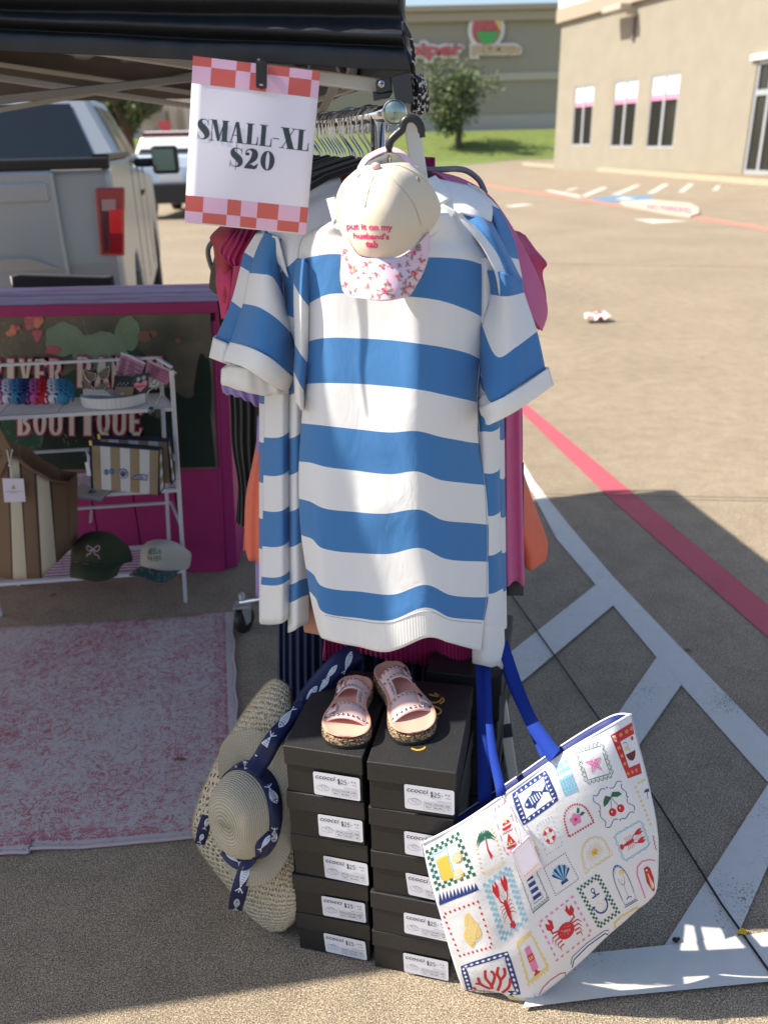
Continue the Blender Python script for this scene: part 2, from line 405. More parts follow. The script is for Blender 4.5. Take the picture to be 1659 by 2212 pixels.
# painted kerb end with lettering
mb = MB(); isl = [G(*r3(*p), .004) for p in [(690, 1318), (900, 1305), (1150, 1330), (1205, 1360), (1210, 1395), (1150, 1415), (1000, 1395), (820, 1360), (720, 1340)]]
mb.prism(isl, (0, 0, .03)); o = mb.build('painted_ramp_end', mat('cream_paint', (.48, .42, .33), .8)); tag(o, kind='structure')
d = Decal(lambda x, y: (G(x, y, .034), Vector((0, 0, 1))), quadmap([r3(870, 1325), r3(1150, 1345), r3(1160, 1400), r3(870, 1370)]), .003)
M_pinkp = mat('pink_paint', (.6, .12, .2), .8); M_dk = mat('dark_paint', (.12, .05, .06), .8)
d.text('NO PARKING', 0, .1, 1, .8, M_pinkp, .03); o = d.build('painted_lettering', None); tag(o, kind='structure')
d = Decal(lambda x, y: (G(x, y, .034), Vector((0, 0, 1))), quadmap([r3(820, 1365), r3(1010, 1398), r3(1150, 1418), r3(720, 1345)]), .003)
# kerb and walk in front of the right-hand shop
wa = G(1195, 366); wb = G(1630, 386); wd = (wb-wa).normalized(); wn = Vector((wd.y, -wd.x, 0));
if wn.x > 0: wn = -wn
ka = G(1128, 357); kb = G(1659, 401); kd = (kb-ka).normalized()
M_kerb = mat('kerb_concrete', (.40, .35, .25), .9, var=.15, vs=2)
M_walk = mat('walk_concrete', (.25, .185, .12), .9, var=.12, vs=1.5)
mb = MB(); k0 = ka; k1 = kb+kd*25
mb.hexa([k0, k1, k1+Vector((.3, 0, 0)), k0+Vector((.3, 0, 0))], [p+Vector((0, 0, .17)) for p in (k0, k1, k1+Vector((.3, 0, 0)), k0+Vector((.3, 0, 0)))])
tag(mb.build('kerb', M_kerb), kind='structure')
mb = MB(); a, b2 = k0+Vector((.3, 0, .15)), k1+Vector((.3, 0, .15)); c, d2 = wb+wd*30+Vector((2, 0, .15)), wa+Vector((3, 2, .15))
mb.quad(a, b2, c, d2); tag(mb.build('pavement', M_walk), kind='structure')
# lawn bank, service road
def gz(x, y, Y): v = P(x, y, Y); return v
yA, yB = 82, 94
zt = P(1000, 283, yB).z
mb = MB(); xs = [-60+6*i for i in range(30)]
for i in range(len(xs)-1):
    for (ya, za), (yb, zb) in (((78, .02), (yA, .25)), ((yA, .25), (yB, zt)), ((yB, zt), (120, zt))):
        mb.quad((xs[i], ya, za), (xs[i+1], ya, za), (xs[i+1], yb, zb), (xs[i], yb, zb))
tag(mb.build('lawn', mat('grass', (.12, .16, .03), .9, var=.45, vs=1.5, bump=.6, bs=30)), kind='structure')
mb = MB(); flatpoly(mb, [r2(350, 965), r2(820, 950), r2(1290, 962), r2(1050, 985), r2(790, 1003), r2(350, 1003)], .02)
tag(mb.build('verge', mat('grass_dark', (.13, .19, .035), .9, var=.4, vs=2)), kind='structure')
# ---- right-hand shop ----
M_stucco = mat('cream_stucco', (.30, .268, .208), .9, var=.13, vs=1.2, bump=.4, bs=8)
M_alu = mat('window_metal', (.42, .44, .46), .45, .3)
def glass_b(mm, t, b): pass
M_glass = mat('dark_glass', (.022, .022, .02), .08, spec=.6)
M_wband = mat('pale_band', (.74, .72, .69), .8)
shop = thing('shop_building', 'cream stucco shop at the right with three narrow windows and a glass door', 'building', (wa.x+3, wa.y-6, 0))
H = 11.0
def W(x, y, off=0.0): return inplane(x, y, wa+wn*off, wn)
bl = wa; br = wb+wd*12; back = -wn*14
zw = .15
# wall is built with real openings: bands between windows
wins = [(r3(395, 562), r3(527, 548), r3(503, 948), r3(383, 950)), (r3(655, 528), r3(815, 508), r3(780, 958), r3(632, 960)), (r3(893, 490), r3(1085, 466), r3(1045, 962), r3(865, 965))]
def wu(p): return (W(*p)-wa).dot(wd)
def wz(p): return W(*p).z
ops = []
for q in wins: ops.append(((wu(q[0])+wu(q[3]))/2, (wu(q[1])+wu(q[2]))/2, (wz(q[2])+wz(q[3]))/2, (wz(q[0])+wz(q[1]))/2))
du0 = wu(r3(1490, 1090)); ops.append((du0, du0+5.2, .15, wz(r3(1545, 400))))
def WP(u, z, off=0.0): return wa+wd*u+wn*off+Vector((0, 0, z))
wall = MB(); Lw_ = (br-bl).length; cur = 0
def wbox(mb, u0, u1, z0, z1, o0, o1, mi=0):
    mb.hexa([WP(u0, z0, o0), WP(u1, z0, o0), WP(u1, z0, o1), WP(u0, z0, o1)], [WP(u0, z1, o0), WP(u1, z1, o0), WP(u1, z1, o1), WP(u0, z1, o1)], mi)
for u0, u1, z0, z1 in ops:
    wbox(wall, cur, u0, 0, H, -.3, 0)
    if z0 > .2: wbox(wall, u0, u1, 0, z0, -.3, 0)
    wbox(wall, u0, u1, z1, H, -.3, 0); cur = u1
wbox(wall, cur, Lw_, 0, H, -.3, 0)
wbox(wall, 0, .3, 0, H, -14, -.3); wbox(wall, .3, Lw_, H-.3, H, -14, -.3); wbox(wall, .3, Lw_, 0, H-.3, -14, -13.7)
wall.build('wall', M_stucco, shop)
zb = [wz(r3(310, 165)), wz(r3(820, 0))]
mb = MB(); wbox(mb, -.25, Lw_, zb[0]+.1, zb[0]+.75, 0, .22); mb.build('cornice', mat('cornice_pink', (.38, .31, .235), .8), shop)
mb = MB(); wbox(mb, -.2, Lw_, zb[0]+.75, H+.6, 0, .15); wbox(mb, -.2, 0, zb[0]+.75, H+.6, -14, 0); mb.build('parapet', M_wband, shop)
for i, (u0, u1, z0, z1) in enumerate(ops[:3]):
    mb = MB(); t_ = .09
    wbox(mb, u0, u1, z0, z0+t_, -.1, -.02); wbox(mb, u0, u1, z1-t_, z1, -.1, -.02)
    wbox(mb, u0, u0+t_, z0+t_, z1-t_, -.1, -.02); wbox(mb, u1-t_, u1, z0+t_, z1-t_, -.1, -.02)
    um = (u0+u1)/2; wbox(mb, um-.09, um+.09, z0+t_, z1-t_, -.1, -.02)
    f = mb.build('window', M_alu, shop)
    mb = MB(); wbox(mb, u0+t_, um-.09, z0+t_, z1-t_, -.08, -.07); wbox(mb, um+.09, u1-t_, z0+t_, z1-t_, -.08, -.07); mb.build('pane', M_glass, f)
    zm = z1-(z1-z0)*.33
    mb = MB()
    for a, b2 in ((u0+t_, um-.09), (um+.09, u1-t_)):
        wbox(mb, a, b2, zm, z1-t_, -.068, -.06, 0); wbox(mb, a, b2, zm-.05, zm+.18, -.059, -.05, 1)
    sg = mb.build('banner', [mat('banner_white', (.8, .78, .8), .7), mat('banner_pink', (.75, .25, .38), .7)], f)
    for a, b2 in ((u0+t_, um-.09), (um+.09, u1-t_)):
        o_ = WP(a, z1-t_, -.055); d = Decal(onplane(o_, WP(b2, z1-t_, -.055)-o_, Vector((0, 0, -(z1-t_-zm)))), None, .003)
        d.text('SALE', .15, .2, .85, .6, mat('banner_letter', (.72, .5, .6), .7), .02); d.build('banner_lettering', f)
u0, u1, z0, z1 = ops[3]
mb = MB()
for a in (0, .75, 2.2, 3.6, 5.06): wbox(mb, u0+a, u0+a+.14, z0, z1, -.2, -.05)
ztr = z0+(z1-z0)*.70
mb2 = [(0.14, .75), (.89, 2.2), (2.34, 3.6), (3.74, 5.06)]
for a, b2 in mb2:
    wbox(mb, u0+a, u0+b2, z1-.15, z1, -.2, -.05); wbox(mb, u0+a, u0+b2, z0, z0+.16, -.2, -.05); wbox(mb, u0+a, u0+b2, ztr, ztr+.2, -.2, -.05)
dr = mb.build('door', M_alu, shop)
mb = MB()
for a, b2 in mb2: wbox(mb, u0+a, u0+b2, z0+.16, ztr, -.14, -.12); wbox(mb, u0+a, u0+b2, ztr+.2, z1-.15, -.14, -.12)
mb.build('pane', M_glass, dr)
mb = MB(); mb.tube([WP(u0+2.05, 1.2, -.05), WP(u0+2.05, 1.2, .06), WP(u0+2.05, 1.9, .06), WP(u0+2.05, 1.9, -.05)], .03); mb.build('handle', mat('handle_metal', (.8, .8, .8), .3, .8), dr)
mb = MB(); wbox(mb, u0-.3, u1, z1+.02, z1+.22, 0, .12); mb.build('door_head', M_wband, shop)
a = W(*r3(800, 95), .4); b_ = W(*r3(800, 60), .35)
ul = wu(r3(800, 80)); zl = wz(r3(800, 80))
mb = MB(); wbox(mb, ul-.07, ul+.07, zl-.1, zl+.2, 0, .5); wbox(mb, ul-1.5, ul+.15, zl+.1, zl+.35, .35, .95, 0)
mb.build('wall_lamp', mat('lamp_grey', (.45, .4, .33), .6), shop, bevel=.03)
mb = MB(); zl2 = wz(r3(797, 260)); wbox(mb, ul-.09, ul+.09, zl2, zl-.2, 0, .1); mb.build('downpipe', mat('brown_metal', (.16, .11, .10), .6), shop)
# ---- far building with the restaurant sign ----
YF = 96
far = thing('restaurant_building', 'long taupe building far behind with a red and gold letter sign', 'building', (6, YF, 0))
def F(x, y, o=0): return P(x, y, YF-o)
M_taupe = mat('taupe_wall', (.36, .32, .255), .9, var=.04, vs=.6)
x0, x1 = -40, P(1400, 200, YF).x
zt_ = P(1000, 19, YF).z; zbt = P(1000, 283, YF).z-.5
mb = MB(); mb.box(((x0+x1)/2, YF+10, (zt_+zbt)/2), (x1-x0, 20, zt_-zbt)); mb.build('wall', M_taupe, far)
z1, z2 = P(1000, 47, YF).z, P(1000, 27, YF).z
mb = MB(); mb.box(((x0+x1)/2, YF-.25, (z1+z2)/2), (x1-x0+.6, .5, z2-z1)); mb.box(((x0+x1)/2, YF-.4, (z2+zt_)/2+.15), (x1-x0+1, .8, zt_-z2+.2)); mb.build('cornice', mat('cornice_taupe', (.44, .36, .27), .9), far)
z1, z2 = P(1000, 176, YF).z, P(1000, 160, YF).z
mb = MB(); mb.box(((x0+x1)/2, YF-.1, (z1+z2)/2), (x1-x0, .2, z2-z1)); mb.build('trim_band', mat('band_taupe', (.50, .45, .37), .9), far)
z1, z2 = P(1000, 283, YF).z-.4, P(1000, 250, YF).z
mb = MB(); mb.box(((x0+x1)/2, YF-.12, (z1+z2)/2), (x1-x0, .24, z2-z1)); mb.build('base_band', mat('base_grey', (.44, .42, .40), .9), far)
ht = lambda x, y: (P(x, y, YF-.3), Vector((0, -1, 0)))
M_sw = mat('sign_white', (.82, .79, .76), .6); M_sr = mat('sign_red', (.58, .12, .13), .5); M_sg = mat('sign_gold', (.62, .42, .22), .5)
for nm, t_, xa, xb, mm, q in (('peter', 'peter', 760, 873, M_sr, 0), ('piper', 'piper', 882, 1000, M_sr, 0), ('pizza', 'pizza', 1018, 1122, M_sg, 0)):
    b_, t2 = 122, 90
    d = Decal(ht, None, .05); d.lay = 1
    d.text(t_, xa-4, t2-3, xb+4, b_+14 if t_ != 'pizza' else b_+5, M_sw, .16); d.lay = 4
    d.text(t_, xa, t2+2, xb, b_+9 if t_ != 'pizza' else b_, mm, .035)
    o = d.build('sign_letters', far); s = o.modifiers.new('thickness', 'SOLIDIFY'); s.thickness = .12; s.offset = 0
mb = MB(); c = P(1050, 64, YF-.2); rr = 29*.0553
def disc(mb, c, r, y, mi, a0=0, a1=2*math.pi):
    pts = [Vector((c.x+r*math.cos(a0+(a1-a0)*i/24), c.y-y, c.z+r*math.sin(a0+(a1-a0)*i/24))) for i in range(24 if a1-a0 > 6 else 25)]
    mb.prism(pts, (0, -.08, 0), mi)
disc(mb, c, rr*1.15, 0, 0); disc(mb, c, rr*.9, .1, 1); disc(mb, c, rr*.9, .19, 2, R(-10), R(75)); disc(mb, c+Vector((.1, 0, -.2)), rr*.68, .28, 3, R(180), R(360)); disc(mb, c+Vector((.25, 0, -.1)), rr*.3, .37, 1, R(0), R(180))
mb.build('sign_emblem', [M_sw, M_sr, mat('sign_yellow', (.8, .55, .15), .5), mat('sign_green', (.08, .42, .12), .5)], far)
# ---- trees ----
M_bark = mat('bark', (.10, .075, .055), .9, var=.3, vs=4)
M_leaf = mat('leaf_green', (.075, .105, .035), .7, var=.35, vs=1); M_leaf2 = mat('leaf_olive', (.13, .16, .055), .7, var=.3, vs=1)
def tree(name, label, cat, base, h, cw, chh, n, leaf=.28, trunk_r=.16, group=None, cc=None):
    rnd = random.Random(int(base.x*10)+n)
    o = thing(name, label, cat, base, group); mb = MB(); base = Vector(base)
    top = base+Vector((0, 0, h*.45))
    mb.tube([base+Vector((0, 0, -.3)), base+Vector((-.05, 0, h*.15)), base+Vector((.06, 0, h*.3)), top], [trunk_r*1.2, trunk_r, trunk_r*.8, trunk_r*.6], 8)
    cl = []; c0 = base+Vector((0, 0, h-chh/2)) if cc is None else cc
    for k in range(9):
        a = rnd.uniform(0, 6.28); e = rnd.uniform(.2, .95); tip = c0+Vector((math.cos(a)*cw/2*e, math.sin(a)*cw/2*e, rnd.uniform(-.35, .42)*chh))
        st = base+Vector((0, 0, h*rnd.uniform(.25, .44))); mid = st.lerp(tip, .5)+Vector((0, 0, .2))
        mb.tube([st, mid, tip], [trunk_r*.45, trunk_r*.28, .03], 5); 
    mb.build('trunk', M_bark, o)
    for k in range(34):
        while True:
            v = Vector((rnd.uniform(-1, 1), rnd.uniform(-1, 1), rnd.uniform(-1, 1)))
            if v.length < 1: break
        taper = 1-.45*max(0, -v.z)
        cl.append((c0+Vector((v.x*cw/2*.8*taper, v.y*cw/2*.8*taper, v.z*chh/2*.85)), rnd.uniform(.08, .16)*cw))
    lf = MB()
    for k in range(n):
        c, r_ = cl[rnd.randrange(len(cl))]
        v = Vector((rnd.gauss(0, .5), rnd.gauss(0, .5), rnd.gauss(0, .42)))*r_
        p = c+v; s = leaf*rnd.uniform(.5, 1.1)
        a = Vector((rnd.gauss(0, 1), rnd.gauss(0, 1), rnd.gauss(0, 1))).normalized(); b = a.orthogonal().normalized()
        lf.add([p-a*s*.5, p+b*s*.3, p+a*s*.5, p-b*s*.3], [(0, 1, 2, 3)], rnd.choice((0, 0, 1)))
    lf.build('crown', [M_leaf, M_leaf2], o, fixn=False)
tb = P(991, 336, 86); tb.z = P(991, 336, 86).z
hh = P(975, 118, 86).z-tb.z; cw = (P(1088, 230, 86)-P(888, 230, 86)).length
tree('ornamental_tree', 'round green ornamental tree on the lawn bank below the letter sign', 'tree', tb, hh, cw*1.1, hh*.76, 5600, .40, .32, cc=P(984, 210, 86))
for (x, y, wd_, hd, Y, lb) in ((272, 222, 4.6, 3.6, 62, 'dark green tree seen between the pickup cab and the canopy'), (338, 232, 3.6, 3.8, 75, 'paler green tree seen left of the distant cream building'), (240, 240, 6, 4, 72, 'green tree mostly hidden behind the pickup cab')):
    p = P(x, y, Y); h = p.z+hd/2
    tree('street_tree', lb, 'tree', Vector((p.x, Y, 0)), h, wd_, hd, 3800, .55, .25)
# far cream building + low wall at left
p0 = P(368, 290, 68); p1 = P(470, 205, 68)
fb = thing('distant_building', 'distant cream building with columns between the pickup and the price sign', 'building', (p0.x+2, 68, 0))
mb = MB(); mb.box(((p0.x+p1.x)/2, 72, p1.z/2), (p1.x-p0.x, 8, p1.z)); mb.build('wall', mat('cream_far', (.6, .52, .4), .9), fb)
mb = MB()
for k in range(4): mb.box((p0.x+.4+k*1.1, 67.8, p1.z/2), (.5, .4, p1.z))
mb.build('column', mat('cream_col', (.75, .68, .55), .9), fb)
mb = MB(); q = P(358, 272, 60); mb.box((q.x, 60, q.z/2), (.5, .3, q.z)); mb.box((q.x, 59.8, q.z+.1), (.8, .1, .4)); o = mb.build('roadside_sign', mat('sign_red_far', (.6, .1, .1), .7), center=True); tag(o, 'small blurred red sign standing in front of the distant cream building', 'sign')
q = P(300, 262, 66); q2 = P(345, 225, 66)
mb = MB(); mb.box(((q.x+q2.x)/2, 67, q2.z/2), (q2.x-q.x, 2, q2.z)); mb.box(((q.x+q2.x)/2, 65.9, q2.z+.2), (q2.x-q.x+.6, 2.4, .4)); mb.box(((q.x+q2.x)/2, 65.9, q2.z*.55), ((q2.x-q.x)*.5, .3, .8)); tag(mb.build('distant_shed', mat('grey_far', (.42, .40, .36), .9), center=True), 'small grey building far away above the second car', 'building')
# ---- pickup truck ----
TO = Vector((-1.47, 5.0, 0)); th = Vector((-.205, .979, 0)); tl = Vector((-.979, -.205, 0))
def T(f, l, z): return TO+th*f+tl*l+Vector((0, 0, z))
truck = thing('pickup_truck', 'silver grey pickup truck with a red tail light parked behind the pink counter', 'pickup truck', (TO.x-1, TO.y+2.8, 0))
M_paint = mat('silver_paint', (.37, .40, .43), .32, .35, spec=.6); M_tglass = mat('tinted_glass', (.012, .016, .02), .06, spec=.7)
M_black = mat('black_plastic', (.015, .015, .016), .45); M_tyre = mat('tyre_rubber', (.02, .02, .021), .8); M_rim = mat('rim_metal', (.5, .5, .52), .35, .8)
def wheelarch(c, r, n=10): return [(c+r*math.cos(math.pi*i/n), .42+r*math.sin(math.pi*i/n)) for i in range(n+1)]
prof = [(0.02, .72), (0, 1.0), (.02, 1.5), (.1, 1.545), (1.75, 1.545), (1.8, 1.5), (5.75, 1.32), (5.85, .9), (5.8, .5)]
prof += [(x, z) for x, z in reversed([(4.75-.5*math.cos(math.pi*i/10), .42+.5*math.sin(math.pi*i/10)) for i in range(11)])][:0]
bot = [(5.3, .42)]+[(4.8+.5*math.cos(math.pi*i/10), .42+.5*math.sin(math.pi*i/10)) for i in range(11)]+[(4.2, .42), (1.75, .42)]+[(1.2+.5*math.cos(math.pi*i/10), .42+.5*math.sin(math.pi*i/10)) for i in range(11)]+[(.6, .45), (.5, .7)]
mb = MB(); pl = [T(f, .0, z) for f, z in prof+bot]
mb.prism(pl, tl*2.0); body = mb.build('body', M_paint, truck, bevel=.05)
# cab with tumblehome
def frustum(mb, b, t, mi=0): mb.hexa(b, t, mi)
cb = [T(1.85, .04, 1.5), T(4.6, .04, 1.45), T(4.6, 1.96, 1.45), T(1.85, 1.96, 1.5)]; ct = [T(2.15, .27, 1.97), T(3.7, .27, 1.99), T(3.7, 1.73, 1.99), T(2.15, 1.73, 1.97)]
mb = MB(); frustum(mb, cb, ct); cab = mb.build('cab', M_paint, truck, bevel=.04)
mb = MB()
def lerpq(a, b, t): return a.lerp(b, t)
def pane_on(mb, A, B, C, D_, u0, u1, v0, v1, n):
    f = lambda u, v: (A.lerp(B, u)).lerp(D_.lerp(C, u), v)+n*.008
    mb.quad(f(u0, v0), f(u1, v0), f(u1, v1), f(u0, v1))
pane_on(mb, cb[0], cb[3], ct[3], ct[0], .1, .9, .04, .88, -th); mb.build('rear_window', M_tglass, cab, solid=.004)
mb = MB(); pane_on(mb, cb[0], cb[1], ct[1], ct[0], .08, .42, .12, .86, -tl); pane_on(mb, cb[0], cb[1], ct[1], ct[0], .46, .86, .12, .86, -tl); mb.build('side_window', M_tglass, cab, solid=.004)
mb = MB(); mb.prism([T(4.9, .1, 1.0), T(2.9, .1, 1.0)], (0, 0, 0)) if False else None
mb.box(T(2.3, 1, 2.0), (.34, .2, .05), rz=math.atan2(tl.y, tl.x)); mb.build('brake_lamp', mat('lamp_clear', (.6, .65, .7), .3), cab, bevel=.01)
# tailgate + lines
tgn = -th
def tg(name, l0, l1, z0, z1, o, mt, par=truck, bev=.012):
    mb = MB(); mb.hexa([T(-o, l0, z0), T(.03, l0, z0), T(.03, l1, z0), T(-o, l1, z0)], [T(-o, l0, z1), T(.03, l0, z1), T(.03, l1, z1), T(-o, l1, z1)]); return mb.build(name, mt, par, bevel=bev)
gate = tg('tailgate', .3, 1.7, .86, 1.5, .03, M_paint, bev=.02)
tg('tailgate_ridge', .34, 1.66, 1.34, 1.44, .042, M_paint, gate); 
mb = MB(); mb.hexa([T(-.035, .34, .98), T(-.028, .34, .98), T(-.028, 1.66, .98), T(-.035, 1.66, .98)], [T(-.05, .5, 1.05), T(-.03, .5, 1.05), T(-.03, 1.5, 1.05), T(-.05, 1.5, 1.05)]); mb.build('tailgate_crease', M_paint, gate)
mb = MB(); mb.hexa([T(-.04, .98, 1.18), T(-.02, .98, 1.18), T(-.02, 1.3, 1.18), T(-.04, 1.3, 1.18)], [T(-.04, .98, 1.24), T(-.02, .98, 1.24), T(-.02, 1.3, 1.24), T(-.04, 1.3, 1.24)]); mb.build('handle', M_paint, gate, bevel=.01)
tg('bed_cap', 0.0, 2.0, 1.5, 1.56, .02, M_black, truck)
mb = MB(); mb.hexa([T(0, .0, 1.545), T(1.8, .0, 1.545), T(1.8, .09, 1.545), T(0, .09, 1.545)], [T(0, .0, 1.575), T(1.8, .0, 1.575), T(1.8, .09, 1.575), T(0, .09, 1.575)]); mb.build('bed_rail', M_black, truck)
tg('bumper', -.02, 2.02, .48, .78, .12, mat('chrome_bumper', (.45, .47, .5), .3, .7), bev=.04)
def TP(x, y, o=0): return inplane(x, y, TO-th*o, th)
A = TP(*r1(500, 990), .035); B = TP(*r1(655, 985), .035); C = TP(*r1(657, 1345), .035); D_ = TP(*r1(528, 1345), .035)
def lamp(name, q, mt, par, o0=.0, dep=.05):
    mb = MB(); mb.hexa([p-th*o0 for p in q], [p+th*dep-th*o0 for p in q]); return mb.build(name, mt, par, bevel=.012)
tlm = lamp('tail_light', [A, B, C, D_], mat('lamp_red', (.33, .012, .02), .15, spec=.8), truck, 0, .07)
def sub(u0, v0, u1, v1): f = quadmap([(0, 0), (1, 0), (1, 1), (0, 1)]); return [(A.lerp(B, u)).lerp(D_.lerp(C, u), v) for u, v in ((u0, v0), (u1, v0), (u1, v1), (u0, v1))]
lamp('lamp_bar', sub(.14, .16, .42, .95), mat('lamp_dark', (.09, .02, .03), .2), tlm, .008, .01)
lamp('lamp_clear', sub(.2, .16, .7, .33), mat('lamp_white', (.42, .25, .25), .2), tlm, .012, .01)
lamp('lamp_bright', sub(.45, .3, .93, .66), mat('lamp_scarlet', (.75, .02, .03), .2), tlm, .012, .01)
for f, l in ((1.2, .12), (4.8, .12), (1.2, 1.88), (4.8, 1.88)):
    mb = MB(); ax = Matrix((th, Vector((0, 0, 1)), tl)).transposed().to_4x4(); ax.translation = T(f, l, .41)
    mb.lathe([(.24, -.12), (.38, -.12), (.41, -.08), (.41, .08), (.38, .12), (.24, .12)], 32, ax); wh = mb.build('wheel', M_tyre, truck)
    mb = MB(); mb.lathe([(.001, -.09), (.08, -.1), (.2, -.07), (.245, -.115), (.245, .1), (.001, .1)], 20, ax); mb.build('rim', M_rim, wh)
mb = MB(); mp = P(358, 345, 8.4); M3 = Matrix.Rotation(R(12), 3, 'Z'); mb.box(mp, (.24, .14, .24), M=M3); mb.box(mp+Vector((-.2, .05, -.02)), (.22, .07, .08), M=M3); mir = mb.build('mirror', M_black, truck, bevel=.03)
mb = MB(); mb.box(mp+Vector((.0, -.075, 0)), (.19, .01, .18), M=M3); mb.build('mirror_glass', mat('mirror_glass', (.25, .35, .36), .05, .9), mir)
mb = MB(); mb.hexa([T(2.9, -.012, 1.22), T(3.12, -.012, 1.22), T(3.12, .02, 1.22), T(2.9, .02, 1.22)], [T(2.9, -.03, 1.26), T(3.12, -.03, 1.26), T(3.12, .02, 1.26), T(2.9, .02, 1.26)]); mb.build('door_handle', M_black, truck)
for f in (1.85, 2.75, 3.7):
    mb = MB(); mb.hexa([T(f, -.003, .55), T(f+.012, -.003, .55), T(f+.012, .01, .55), T(f, .01, .55)], [T(f, -.003, 1.46), T(f+.012, -.003, 1.46), T(f+.012, .01, 1.46), T(f, .01, 1.46)]); mb.build('door_gap', M_black, truck)
# ---- second car ----
CO = G(290, 452); CO = Vector((CO.x, 21.5, 0)); CO.x = P(292, 400, 21.5).x
car = thing('parked_car', 'white and blue car with a dark window parked beyond the pickup', 'car', CO+Vector((1, 2.2, 0)))
def K(a, f, z): return CO+Vector((a, f, z))
M_cw = mat('car_paint', (.55, .66, .78), .3, .1, spec=.6)
mb = MB(); zz = [P(340, y, 21.5).z for y in (283, 297, 333, 362, 408, 437)]
mb.prism([K(0, 0, .35), K(0, -.03, zz[4]), K(0, 0, zz[3]), K(0, .1, zz[2]), K(0, 4.4, zz[2]-.1), K(0, 4.6, .6), K(0, 4.6, .35)], (2.0, 0, 0)); mb.build('body', M_cw, car, bevel=.08)
mb = MB(); mb.hexa([K(.05, .12, zz[2]), K(1.95, .12, zz[2]), K(1.95, 3.4, zz[2]), K(.05, 3.4, zz[2])], [K(.22, .5, zz[0]), K(1.78, .5, zz[0]), K(1.78, 2.9, zz[0]), K(.22, 2.9, zz[0])]); cb2 = mb.build('cabin', mat('car_white', (.75, .74, .72), .3), car, bevel=.05)
mb = MB(); mb.quad(K(.15, .13, zz[2]+.03), K(1.85, .13, zz[2]+.03), K(1.7, .43, zz[1]), K(.3, .43, zz[1])); mb.build('windscreen', M_tglass, cb2, solid=.02)
mb = MB(); mb.hexa([K(.2, .4, zz[1]), K(1.8, .4, zz[1]), K(1.8, .46, zz[1]), K(.2, .46, zz[1])], [K(.22, .42, zz[0]-.02), K(1.78, .42, zz[0]-.02), K(1.78, .48, zz[0]-.02), K(.22, .48, zz[0]-.02)]); mb.build('roof_edge', mat('car_red', (.12, .02, .03), .4), cb2)
mb = MB(); mb.box(K(1, -.06, (zz[4]+zz[5])/2+.05), (2.02, .2, zz[4]-zz[5]+.15)); mb.build('bumper', M_black, car, bevel=.04)
mb = MB(); mb.box(K(.9, -.05, (zz[3]+zz[4])/2), (.55, .03, .16)); mb.build('number_plate', mat('plate', (.75, .76, .74), .5), car)
for a in (.12, 1.88):
    for f in (.8, 3.7):
        mb = MB(); ax = Matrix.Translation(K(a, f, .34)) @ Matrix.Rotation(R(90), 4, 'Y')
        mb.lathe([(.2, -.1), (.34, -.1), (.34, .1), (.2, .1)], 24, ax); wh = mb.build('wheel', M_tyre, car); mb = MB(); mb.lathe([(.001, -.08), (.21, -.08), (.21, .08), (.001, .08)], 16, ax); mb.build('rim', M_rim, wh)
# scrap on the asphalt
g = G(1290, 695); bm_ = MB(); rnd = random.Random(3)
n = 7; vs = [g+Vector(((i-3)*.042, (j-1.5)*.05+rnd.uniform(-.02, .02), .015+rnd.uniform(0, .07))) for j in range(4) for i in range(n)]
bm_.add(vs, [(j*n+i, j*n+i+1, (j+1)*n+i+1, (j+1)*n+i) for j in range(3) for i in range(n-1)], 0)
o = bm_.build('paper_scrap', [mat('scrap_white', (.75, .68, .62), .8), mat('scrap_red', (.5, .1, .08), .8)], center=True, solid=.003)
for i, p in enumerate(o.data.polygons): p.material_index = int(i % 5 in (0, 3))
tag(o, 'crumpled red and white paper scrap lying on the open pavement', 'litter')
# ================= canopy =================
can = thing('canopy_tent', 'black pop up canopy with bunched fabric edge and slanted pale legs over the clothes rack', 'canopy', (.05, 1.6, 0))
def cloth_b(scale=600, strength=.25):
    def f(mm, t, b):
        tc = N(t, 'ShaderNodeTexCoord'); mp = N(t, 'ShaderNodeMapping'); mp.inputs['Scale'].default_value = (1, 1, 1)
        n = N(t, 'ShaderNodeTexNoise'); n.inputs['Scale'].default_value = scale; n.inputs['Detail'].default_value = 2
        n2 = N(t, 'ShaderNodeTexNoise'); n2.inputs['Scale'].default_value = 22; n2.inputs['Detail'].default_value = 4
        t.links.new(tc.outputs['Object'], n.inputs['Vector']); t.links.new(tc.outputs['Object'], n2.inputs['Vector'])
        bp = N(t, 'ShaderNodeBump'); bp.inputs['Strength'].default_value = strength; bp.inputs['Distance'].default_value = .001
        b2 = N(t, 'ShaderNodeBump'); b2.inputs['Strength'].default_value = .35; b2.inputs['Distance'].default_value = .006
        t.links.new(n.outputs[0], bp.inputs['Height']); t.links.new(n2.outputs[0], b2.inputs['Height']); t.links.new(b2.outputs[0], bp.inputs['Normal'])
        t.links.new(bp.outputs[0], b.inputs['Normal'])
    return f
M_can = mat('black_polyester', (.018, .021, .028), .5, spec=.45, build=cloth_b(300, .1))
M_roof = mat('canopy_underside', (.13, .115, .105), .8)
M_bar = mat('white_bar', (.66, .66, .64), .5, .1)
M_barshade = mat('grey_shaded_steel', (.45, .45, .44), .45, .4)  # darker copy of the white bar, shade under the canopy put into its colour
C1 = Vector((.07, 1.555, 0)); ua = Vector((-1, -.14, 0)).normalized(); ub = Vector((-.16, .987, 0)).normalized()
def C_(a, b, z): return C1+ua*a+ub*b+Vector((0, 0, z))
Wd, Dp = 2.9, 2.36
